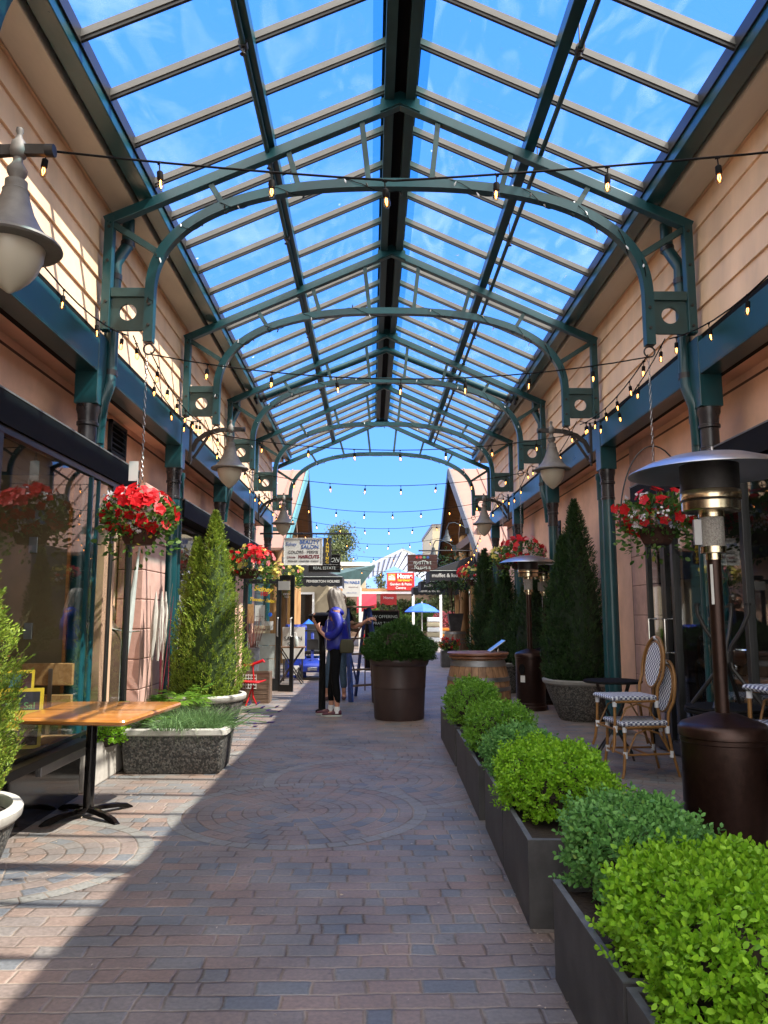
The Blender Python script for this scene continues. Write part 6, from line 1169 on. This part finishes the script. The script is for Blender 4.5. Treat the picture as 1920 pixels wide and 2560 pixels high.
# ================================================================== FAR BACKGROUND
t = T('garden_canopy', 'translucent ribbed gabled canopy roof over the garden centre yard', 'canopy', (1.36, 33, 0)); hw = 3.5
for sd in (-1, 1):
    MB().add([(0, 0, 4.15), (sd * hw, -1.0, 2.45), (sd * hw, 12, 2.45), (0, 12, 4.15)], [(0, 1, 2, 3)]).build('roof_sheet', 'poly', t, smooth=False)
    for k in range(15): f = k / 14; m = MB(); m.bar((sd * hw * f, -1.0 * f, 4.17 - 1.7 * f), (sd * hw * f, 12, 4.17 - 1.7 * f), .035, .05); m.build('roof_rib', 'lampgrey', t, smooth=False)
    m = MB(); m.bar((0, 0, 4.12), (sd * hw, -1.0, 2.42), .06, .10); m.build('rafter', 'panelgrey', t, smooth=False)
m = MB(); m.box(-3.6, 3.2, -1.05, -.93, 2.30, 2.42); m.build('header_beam', 'bench', t, smooth=False); m = MB(); m.box(-3.6, 3.2, -1.06, -1.0, 2.20, 2.29); m.build('header_beam', 'white', t, smooth=False)
for x in (-3.4, -1.72, .38, 1.52, 3.0): MB().box(x - .05, x + .05, -1.04, -.94, 0, 2.2).build('post', 'white', t, smooth=False)
for (a, c) in ((.45, 1.46), (1.6, 2.92)): MB().add([(a, -.99, .1), (c, -.99, .1), (c, -.99, 2.1), (a, -.99, 2.1)], [(0, 1, 2, 3)]).build('glass_screen', 'glass_clear', t, smooth=False)
t = T('hardware_sign', 'square red Home hardware Garden & Patio Centre sign above the yard', 'sign', (1.22, 31.9, 2.34)); MB().box(-.57, .57, -.03, .03, 0, .72).build('board', 'redsign', t, smooth=False); MB().box(-.53, -.23, -.036, -.031, .38, .68).build('logo_tile', 'orange', t, smooth=False, bevel=.01); m = MB(); [m.box(-.50 + k * .058, -.465 + k * .058, -.042, -.037, .42, .42 + hh_) for k, hh_ in enumerate((.10, .20, .22, .20, .10))]; m.bar((-.50, -.040, .54), (-.38, -.040, .64), .004, .03, (0, 0, 1)); m.bar((-.38, -.040, .64), (-.26, -.040, .54), .004, .03, (0, 0, 1)); m.box(-.46, -.30, -.042, -.037, .51, .54); m.build('logo_mark', 'white', t, smooth=False)
for s_, sz, c, x, z, kw in (('Home', .25, 'white', .17, .58, dict(bold=.012)), ('hardware', .155, 'yellowpaint', .17, .42, dict(bold=.004)), ('Garden & Patio', .145, 'white', 0, .25, dict(bold=.002)), ('Centre', .145, 'white', 0, .10, dict(bold=.002))): text('lettering', s_, sz, c, t, (x, -.042, z), (pi / 2, 0, 0), .002, **kw)
t = T('hardware_sign', 'second smaller red sign hanging deeper inside the garden yard', 'sign', (.85, 38, 1.80)); MB().box(-.40, .40, -.02, .02, 0, .60).build('board', 'redsign', t, smooth=False); text('lettering', 'Home', .2, 'white', t, (0, -.023, .36), (pi / 2, 0, 0), .002)
t = T('patio_umbrella', 'blue patio umbrella in front of the garden yard glass', 'umbrella', (2.0, 30.5, 0)); m = MB(); m.lathe([(.001, 1.80), (.25, 1.74), (.50, 1.62), (.68, 1.47), (.68, 1.44), (.49, 1.58)], 8); m.build('cloth', 'umb', t, smooth=False); MB().tube([(0, 0, 0), (0, 0, 1.86)], .018, 8).build('pole', 'white', t)
t = T('nail_sign', 'white PN NAILS sign behind the woman in blue', 'sign', (-.70, 27.5, 1.98)); MB().box(-.32, .32, -.02, .02, 0, .62).build('board', 'paper', t, smooth=False); text('lettering', 'PN NAILS', .135, 'signblue', t, (0, -.023, .50), (pi / 2, 0, 0), .001, bold=.004); text('lettering', 'manicure & pedi', .055, 'signmaroon', t, (.06, -.023, .34), (pi / 2, 0, 0), .001); text('lettering', 'walk-ins welcome', .05, 'signblue', t, (.0, -.023, .14), (pi / 2, 0, 0), .001); [MB().box(x, x + .04, -.02, .02, -1.98, 0).build('post', 'white', t) for x in (-.3, .26)]
def bld(label, x0, x1, y0, y1, h, mt_, roofm='lampgrey', wins=(), over=.3):
    t = T('building', label, 'building', (0, 0, 0)); MB().box(x0, x1, y0, y1, 0, h).build('wall', mt_, t, smooth=False); MB().box(x0 - over, x1 + over, y0 - over, y1 + over, h, h + .22).build('roof', roofm, t, smooth=False)
    for (a, c, z0, z1) in wins:
        w = MB(); w.box(a, c, y0 - .06, y0 - .002, z0, z1); wo2 = w.build('window', 'gloss_black', t, smooth=False); w = MB(); [w.box(p, q, y0 - .09, y0 - .061, r, s2) for p, q, r, s2 in ((a - .08, a, z0 - .08, z1 + .08), (c, c + .08, z0 - .08, z1 + .08), (a, c, z0 - .08, z0), (a, c, z1, z1 + .08), ((a + c) / 2 - .03, (a + c) / 2 + .03, z0, z1))]; w.build('frame', 'white', wo2, smooth=False)
    return t
bld('cream two-storey building behind the tree, with one white-framed window', -9, -.4, 48, 58, 4.35, 'cream', 'white', ((-2.2, -1.15, 3.15, 3.95), (-5.0, -3.8, 3.15, 3.95)))
bld('plain beige tall building beyond the right gable', 4.0, 9.0, 50, 60, 7.0, 'cream', 'lampgrey', (), .05)
bld('low pale shop building closing the left end of the plaza', -9, -1.6, 29, 36, 2.9, 'cream', 'copper', ((-3.2, -2.2, .9, 2.1),))
bld('long dark timber fence-like shed behind the garden yard', -6, 9, 47, 50, 2.7, 'crate', 'crate', (), .05)
t = T('teal_canopy', 'sloping dark teal canopy edge in front of the translucent roof', 'canopy', (0, 0, 0)); m = MB(); m.add([(-2.2, 27.8, 2.55), (-.45, 29, 2.40), (.15, 29.4, 3.22), (-2.2, 28.2, 2.9), (-2.2, 27.8, 2.48), (-.45, 29, 2.33), (.15, 29.4, 3.15)], [(0, 1, 2, 3), (0, 4, 5, 1), (1, 5, 6, 2)]); m.build('roof', 'teal_dull', t, smooth=False); MB().bar((-.4, 29, 0), (-.4, 29, 2.35), .07).build('post', 'white', t)
def tree(label, x, y, h, r, n, mat='far_leaf', seed=1):
    t = T('tree', label, 'tree', (x, y, 0), 'trees beyond the plaza'); MB().tube([(0, 0, 0), (.1, 0, h * .5), (0, 0, h * .95)], [.22, .15, .03], 8).build('trunk', 'bark', t); g_ = np.random.default_rng(seed); nb = 26; Ps = []
    for k in range(nb):
        f = .30 + .68 * k / nb; a = g_.uniform(0, 6.28); rr = r * (1.15 - f) * g_.uniform(.6, 1.15) * 1.3; end = np.array([rr * cos(a), rr * sin(a), h * f + g_.uniform(0, .4)]); MB().tube([(0, 0, h * f * .85), tuple(end)], [.05, .015], 5).build('limb', 'bark', t) if k % 2 == 0 else None
        c = end * np.array([.75, .75, 1]); Ps.append(c + g_.normal(0, 1, (n // nb, 3)) * np.array([.42, .42, .30]) * r * .42)
    P = np.concatenate(Ps); leaves('crown', P, g_.normal(0, 1, P.shape) + [0, 0, .5], .22, .10, mat, t, 'quad', seed + 1, .4); return t
tree('bushy green-brown tree rising behind the salon and real estate signs', -2.6, 60, 7.9, 2.3, 9000, seed=3); tree('second tree further left behind the gable', -6.5, 62, 7.2, 2.4, 5000, seed=4); tree('thin treetop poking above the translucent canopy', .9, 75, 6.4, .8, 1200, seed=5); tree('low tree behind the garden yard on the right', 4.6, 46, 3.6, 1.4, 3500, seed=6)
g_ = random.Random(4)
for k, (x, y, r, mt_, lb) in enumerate([(.4, 33.5, .65, 'fern', 'lime green nursery plants seen over the chalkboard'), (1.3, 34.5, .55, 'basket_leaf', 'dark leafy nursery plants left of the blue umbrella'), (-.6, 34, .6, 'far_leaf', 'nursery shrubs at the left of the yard'), (2.6, 36, .6, 'basket_leaf', 'nursery plants on the right of the yard'), (.2, 37, .9, 'far_leaf', 'taller nursery shrub at the back of the yard'), (3.4, 35, .6, 'pinkp', 'coral flowering nursery plants at the right of the yard')]):
    t = T('nursery_plants', lb, 'plants', (x, y, .2), 'plants in the garden yard'); boxwood('foliage', t, mt_, 0, 0, .35, r, r, r * .8, 1600, .12, 200 + k)
for k, (x, y, h, c, lb) in enumerate([(2.6, 32.6, 1.25, 'wrapw', 'stack of pale bags by the yard glass under the blue umbrella'), (-.2, 31, .9, 'redpaint', 'red display cart at the left of the yard'), (3.05, 33, .8, 'orange', 'orange goods stacked low by the right end of the yard')]):
    t = T('goods_stack', lb, 'goods', (x, y, 0)); [MB().box(-.26 + .02 * (q % 2), .26, -.2, .2, q * h / 6, (q + .9) * h / 6).build('bag', c if q % 2 else 'cream', t, smooth=False, bevel=.03) for q in range(6)]
t = T('planter_bed', 'dark square planter of deep red flowers left of the far barrel', 'planter', (2.05, 20.4, 0)); m = MB(); m.box(-.22, .22, -.2, .2, 0, .42); m.build('box', 'planter', t, smooth=False, bevel=.01); boxwood('foliage', t, 'basket_leaf', 0, 0, .42, .26, .24, .14, 900, .05, 88); boxwood('flowers', t, 'red', 0, 0, .47, .27, .25, .15, 420, .05, 89)
MT['awn_red'] = M('red_awning', (.30, .012, .018), .7); t = T('red_awning', 'small red awning beside the nail sign', 'awning', (0, 0, 0)); MB().add([(-.55, 29.3, 1.55), (.2, 29.3, 1.75), (.2, 30.3, 2.15), (-.55, 30.3, 2.15), (-.55, 29.3, 1.4), (.2, 29.3, 1.6)], [(0, 1, 2, 3), (4, 5, 1, 0)]).build('canopy', 'awn_red', t, smooth=False)

# ================================================================== PEOPLE
def skin_mesh(name, nodes, edges, mat, parent, root=0, sub=2, loc=(0, 0, 0), flat=None):
    """grow one continuous surface over a jointed skeleton; nodes = (x, y, z, rx, ry)"""
    me = bpy.data.meshes.new(name); me.from_pydata([n[:3] for n in nodes], edges, []); o = bpy.data.objects.new(name, me); COL.objects.link(o)
    sk = o.modifiers.new('skin', 'SKIN'); sk.use_smooth_shade = True; sk.branch_smoothing = .4
    if not me.skin_vertices: 
        bm = bmesh.new(); bm.from_mesh(me); bm.verts.layers.skin.verify(); bm.to_mesh(me); bm.free()
    for i, n in enumerate(nodes):
        v = me.skin_vertices[0].data[i]; v.radius = (n[3], n[4] if len(n) > 4 else n[3]); v.use_root = (i == root)
    sb = o.modifiers.new('sub', 'SUBSURF'); sb.levels = sub; sb.render_levels = sub
    dg = bpy.context.evaluated_depsgraph_get(); dg.update(); nm = bpy.data.meshes.new_from_object(o.evaluated_get(dg)); bpy.data.objects.remove(o)
    ob = bpy.data.objects.new(name, nm); COL.objects.link(ob); nm.materials.clear(); nm.materials.append(MT[mat]); ob.parent = parent; ob.location = loc
    for p in nm.polygons: p.use_smooth = True
    return ob
def hand_nodes(wr, d, up, s_=1.0):
    """palm + five fingers starting at wrist wr, pointing along d; up = back of the hand. returns nodes, edges relative to index 0 = palm root"""
    d = Vector(d).normalized(); up = Vector(up).normalized(); sd = d.cross(up).normalized(); wr = Vector(wr); N = [(*(wr + d * .035), .019, .030)]; E_ = []
    N.append((*(wr + d * .075), .016, .034)); E_.append((0, 1))
    for k, (off, l_, r) in enumerate(((-.030, .058, .0075), (-.011, .070, .008), (.009, .075, .0085), (.029, .068, .0085))):
        b = len(N); p = wr + d * .085 + sd * off; c1 = p + d * l_ * .5 - up * l_ * .10; c2 = c1 + d * l_ * .35 - up * l_ * .38; c3 = c2 + d * l_ * .08 - up * l_ * .30
        N += [(*p, r * 1.05, r * 1.05), (*c1, r, r), (*c2, r * .9, r * .9), (*c3, r * .75, r * .75)]; E_ += [(1, b), (b, b + 1), (b + 1, b + 2), (b + 2, b + 3)]
    b = len(N); p = wr + d * .03 + sd * .034; N += [(*p, .011, .011), (*(p + d * .028 + sd * .018 - up * .012), .0095, .0095), (*(p + d * .052 + sd * .018 - up * .03), .008, .008)]; E_ += [(0, b), (b, b + 1), (b + 1, b + 2)]
    return N, E_
def head_extra(parent, hc, yaw, skinm='skin'):
    """small facial features on the head centre hc, facing angle yaw"""
    f = Vector((cos(yaw), sin(yaw), 0)); r_ = Vector((-sin(yaw), cos(yaw), 0)); hc = Vector(hc)
    m = MB(); m.loft([[hc + f * .088 + r_ * a + Vector((0, 0, z)) for a, z in ((-.012, -.03), (.012, -.03), (.004, .02), (-.004, .02))], [hc + f * .115 + Vector((0, 0, -.026)) + r_ * a for a in (-.006, .006, .003, -.003)]]); m.build('nose', skinm, parent, sub=1)
    for s_ in (-1, 1):
        c = hc + f * .086 + r_ * (.031 * s_) + Vector((0, 0, .008)); m = MB(); m.lathe([(.001, -.009), (.009, -.003), (.009, .003), (.001, .009)], 10, tuple(c)); m.build('eye', 'white', parent)
        c = hc + r_ * (.078 * s_) - f * .005 + Vector((0, 0, -.005)); m = MB(); m.lathe([(.001, -.028), (.012, -.012), (.016, .012), (.001, .028)], 10, tuple(c)); m.build('ear', skinm, parent)
    c = hc + f * .090 + Vector((0, 0, -.052)); m = MB(); m.box(c.x - .006 - abs(r_.x) * .02, c.x + .006 + abs(r_.x) * .02, c.y - .006 - abs(r_.y) * .02, c.y + .006 + abs(r_.y) * .02, c.z - .004, c.z + .004); m.build('mouth', 'pinkp', parent)
# --- woman in blue: body faces left (-x) and slightly away
wm = T('person', 'woman with long ash-grey hair, blue jacket, black leggings and white socks', 'person', (-.49, 10.75, 0))
N = [(0.0, 0, .93, .115, .135), (.0, 0, 1.10, .098, .120), (.0, 0, 1.30, .105, .150), (.0, 0, 1.42, .07, .12), (-.005, 0, 1.48, .046, .046), (-.02, .0, 1.54, .055, .058), (-.025, .0, 1.61, .088, .080), (-.015, .0, 1.67, .066, .062),
     (.005, -.085, .86, .082, .085), (.0, -.095, .50, .052, .054), (.025, -.10, .28, .050, .050), (.035, -.10, .09, .032, .032), (.03, -.10, .05, .034, .034), (-.10, -.115, .03, .032, .026),
     (.005, .085, .86, .082, .085), (-.04, .10, .50, .052, .054), (-.06, .10, .28, .050, .050), (-.055, .10, .09, .032, .032), (-.06, .10, .05, .034, .034), (-.19, .09, .03, .032, .026),
     (.01, -.16, 1.385, .050, .050), (.06, -.205, 1.16, .040, .040), (-.08, -.17, 1.03, .032, .032), (-.20, -.12, 1.13, .024, .026),
     (.0, .16, 1.385, .050, .050), (-.06, .20, 1.16, .040, .040), (-.22, .20, 1.12, .032, .032), (-.30, .20, 1.24, .024, .026)]
Ed = [(0, 1), (1, 2), (2, 3), (3, 4), (4, 5), (5, 6), (6, 7), (0, 8), (8, 9), (9, 10), (10, 11), (11, 12), (12, 13), (0, 14), (14, 15), (15, 16), (16, 17), (17, 18), (18, 19), (3, 20), (20, 21), (21, 22), (22, 23), (3, 24), (24, 25), (25, 26), (26, 27)]
for (wi, d, up) in ((23, (-.45, .35, .85), (-.6, -.75, 0)), (27, (-.35, .0, .9), (-.9, 0, -.3))):
    hn, he = hand_nodes(N[wi][:3], d, up); w_ = Vector(N[wi][:3]); hn = [(*(w_ + (Vector(q_[:3]) - w_) * .86), q_[3] * .9, q_[4] * .9) for q_ in hn]; b = len(N); N += hn; Ed += [(wi, b)] + [(a + b, c + b) for a, c in he]
body = skin_mesh('body', N, Ed, 'skin', wm); head_extra(body, (-.02, 0, 1.60), pi - .9)
leg = [(0, 0, .97, .118, .142), (.0, 0, .90, .125, .15), (.006, -.088, .80, .086, .090), (.0, -.095, .50, .060, .062), (.028, -.10, .30, .057, .057), (.037, -.10, .155, .039, .039), (.002, .088, .80, .086, .090), (-.04, .10, .50, .060, .062), (-.06, .10, .30, .057, .057), (-.057, .10, .155, .039, .039)]
skin_mesh('leggings', leg, [(0, 1), (1, 2), (2, 3), (3, 4), (4, 5), (1, 6), (6, 7), (7, 8), (8, 9)], 'leggings', wm)
jk = [(.03, 0, .84, .185, .20), (.02, 0, 1.0, .170, .185), (.005, 0, 1.16, .158, .178), (.0, 0, 1.32, .150, .19), (.005, 0, 1.42, .115, .16), (.01, -.155, 1.375, .084, .084), (.065, -.20, 1.18, .076, .076), (-.05, -.18, 1.06, .066, .066), (-.150, -.145, 1.10, .050, .050), (-.0, .155, 1.375, .084, .084), (-.06, .20, 1.18, .076, .076), (-.19, .20, 1.13, .062, .062), (-.260, .20, 1.19, .048, .048), (.045, 0, 1.48, .085, .10)]
skin_mesh('jacket', jk, [(0, 1), (1, 2), (2, 3), (3, 4), (4, 5), (5, 6), (6, 7), (7, 8), (4, 9), (9, 10), (10, 11), (11, 12), (4, 13)], 'jacket', wm)
# jacket back print and zip line
text('back_print', 'Sidney\nTravel', .055, 'panelgrey', wm, (.07, -.175, 1.28), (pi / 2, 0, .35), .001)
MB().tube([(-.13, -.10, .84), (-.12, -.10, 1.1), (-.10, -.09, 1.34)], .004, 5).build('zip_piping', 'white', wm)
# hair: long shell over head and upper back
rg = []
for z, rx, ry, ox in ((1.725, .012, .012, .0), (1.715, .065, .062, .0), (1.68, .100, .092, .005), (1.61, .116, .106, .012), (1.53, .118, .110, .025), (1.45, .125, .125, .045), (1.38, .120, .135, .055), (1.31, .095, .13, .06), (1.26, .055, .10, .07), (1.23, .012, .05, .07)):
    rg.append([(ox - .02 + rx * cos(a) * (1 + .06 * math.sin(a * 9 + z * 30)), ry * math.sin(a) * (1 + .06 * math.cos(a * 11 + z * 22)), z + .010 * math.sin(a * 7)) for a in np.linspace(0, 2 * pi, 41)[:-1]])
m = MB(); m.loft(rg); m.build('hair', 'hair', wm, sub=1)
for (ax, ay) in ((.03, -.10), (-.06, .10)):
    m = MB(); m.tube([(ax, ay, .04), (ax, ay, .13)], [.044, .039], 14); m.build('sock', 'sock', wm)
    m = MB(); rg = []
    for (dx, w, h, z0) in ((.065, .020, .045, .02), (.055, .034, .07, .012), (.02, .040, .085, .012), (-.05, .040, .062, .012), (-.13, .044, .045, .012), (-.185, .036, .032, .014), (-.205, .014, .018, .018)): rg.append([(ax + dx, ay + w * cos(a), z0 + h * .5 + h * .5 * math.sin(a)) for a in np.linspace(0, 2 * pi, 15)[:-1]])
    m.loft(rg); sh = m.build('shoe', 'shoe', wm, sub=1); m = MB(); rg = []
    for z, g2 in ((0, 1.0), (.016, 1.06), (.022, 1.0)): rg.append([(ax + (.07 * cos(a) + .0 if cos(a) > 0 else .205 * cos(a)) * g2, ay + (.042 * math.sin(a)) * g2, z) for a in np.linspace(0, 2 * pi, 25)[:-1]])
    m.loft(rg); m.build('sole', 'panelgrey', sh)
bg_ = T('shoulder_bag', 'small olive shoulder bag hanging at the woman\'s right hip', 'bag', (-.33, 10.62, .84)); m = MB(); m.loft([[(-.09, -.03, 0), (.09, -.03, 0), (.09, .04, 0), (-.09, .04, 0)], [(-.10, -.045, .10), (.10, -.045, .10), (.10, .05, .10), (-.10, .05, .10)], [(-.08, -.03, .19), (.08, -.03, .19), (.08, .035, .19), (-.08, .035, .19)]]); m.build('pouch', 'bag', bg_, bevel=.015); MB().tube([(-.07, 0, .18), (-.10, -.01, .40), (-.16, .02, .62), (-.19, .1, .66)], .006, 5).build('strap', 'bag', bg_)
# --- second person mostly hidden behind her, jeans, one arm out to the ladder
p2 = T('person', 'person in jeans hidden behind the woman, one bare arm holding the ladder', 'person', (-.56, 12.75, 0))
N = [(0, 0, .92, .12, .135), (.02, 0, 1.10, .105, .125), (.03, 0, 1.30, .11, .15), (.03, 0, 1.42, .07, .12), (.03, -.01, 1.48, .05, .05), (.035, -.02, 1.54, .058, .060), (.04, -.03, 1.61, .09, .082), (.035, -.02, 1.67, .066, .064),
     (-.07, .0, .86, .085, .085), (-.12, -.03, .48, .056, .056), (-.15, .0, .12, .036, .036), (-.15, -.0, .05, .036, .036), (-.17, -.12, .03, .033, .026), (.08, .02, .86, .085, .085), (.10, 0, .48, .056, .056), (.12, .02, .12, .036, .036), (.12, .02, .05, .036, .036), (.13, -.10, .03, .033, .026),
     (.18, -.02, 1.385, .05, .05), (.26, -.10, 1.15, .042, .042), (.40, -.20, 1.20, .033, .033), (.50, -.25, 1.28, .024, .027), (-.14, .02, 1.385, .05, .05), (-.20, .06, 1.14, .042, .042), (-.14, .12, .95, .033, .033)]
Ed = [(0, 1), (1, 2), (2, 3), (3, 4), (4, 5), (5, 6), (6, 7), (0, 8), (8, 9), (9, 10), (10, 11), (11, 12), (0, 13), (13, 14), (14, 15), (15, 16), (16, 17), (3, 18), (18, 19), (19, 20), (20, 21), (3, 22), (22, 23), (23, 24)]
hn, he = hand_nodes(N[21][:3], (.9, -.3, .2), (0, -.6, .8)); b = len(N); N += hn; Ed += [(21, b)] + [(a + b, c + b) for a, c in he]
hn, he = hand_nodes(N[24][:3], (.2, .1, -1), (-1, 0, 0)); b = len(N); N += hn; Ed += [(24, b)] + [(a + b, c + b) for a, c in he]
body = skin_mesh('body', N, Ed, 'skin', p2); head_extra(body, (.04, -.03, 1.60), -pi / 2 + .6)
skin_mesh('jeans', [(0, 0, .98, .125, .145), (0, 0, .9, .13, .15), (-.08, 0, .78, .092, .092), (-.12, -.03, .48, .068, .068), (-.148, .0, .16, .058, .058), (.085, .02, .78, .092, .092), (.10, 0, .48, .068, .068), (.12, .02, .16, .058, .058)], [(0, 1), (1, 2), (2, 3), (3, 4), (1, 5), (5, 6), (6, 7)], 'denim', p2)
skin_mesh('shirt', [(0, 0, .90, .145, .165), (.02, 0, 1.1, .125, .145), (.03, 0, 1.3, .125, .17), (.03, 0, 1.42, .08, .13), (.18, -.02, 1.38, .068, .068), (.235, -.07, 1.22, .064, .064), (-.14, .02, 1.38, .068, .068), (-.185, .05, 1.22, .064, .064)], [(0, 1), (1, 2), (2, 3), (3, 4), (4, 5), (3, 6), (6, 7)], 'leggings', p2)
m = MB(); m.lathe([(.001, 1.715), (.07, 1.705), (.102, 1.66), (.110, 1.60), (.105, 1.54), (.08, 1.47), (.001, 1.46)], 20, (.05, .01, 0), sy=.95); m.build('hair', 'darkhair', p2, sub=1)
for ax, ay in ((-.155, -.01), (.12, .01)): m = MB(); m.loft([[(ax + w * cos(a), ay + dy, .012 + h * .5 + h * .5 * math.sin(a)) for a in np.linspace(0, 2 * pi, 13)[:-1]] for (dy, w, h) in ((.06, .03, .05), (.02, .04, .06), (-.08, .042, .04), (-.16, .034, .025), (-.18, .01, .012))]); m.build('sandal', 'signbrown', p2)

# litter on the paving
g_ = np.random.default_rng(77); k = 420; P = np.stack([g_.uniform(-2.1, 2.6, k), 2.2 + 9 * g_.random(k) ** 1.3, np.full(k, .0125)], 1); P[:120, 0] = .72 - np.abs(g_.normal(0, .09, 120)); D = g_.normal(0, 1, (k, 3)); D[:, 2] = .08
MT['litter'] = M_leaf('dry_leaf_litter', (.30, .22, .14), (.62, .55, .45), .1)
tag(leaves('leaf_litter', P, D, g_.uniform(.006, .022, k), g_.uniform(.003, .010, k), 'litter', None, 'quad', 78, .05, up=np.tile([0, 0, 1.0], (k, 1))), 'tiny dry leaves and petals scattered over the paving', 'leaf litter', None, 'stuff')

g_ = random.Random(12)
for k in range(7):
    x = -1.2 + k * .75; t = T('nursery_shrub', ['dark shrub at the far left of the nursery row', 'second nursery shrub from the left, light green', 'third nursery shrub, dark and tall', 'middle nursery shrub, light green', 'fifth nursery shrub, behind the blue umbrella', 'sixth nursery shrub, dark, right of the blue umbrella', 'rightmost nursery shrub of the far row'][k], 'shrub', (x, 42 + g_.uniform(-1, 1), 0), 'row of shrubs at the back of the yard'); boxwood('foliage', t, ('far_leaf', 'basket_leaf')[k % 2], 0, 0, .5, .55, .5, g_.uniform(.7, 1.0), 1500, .14, 300 + k)
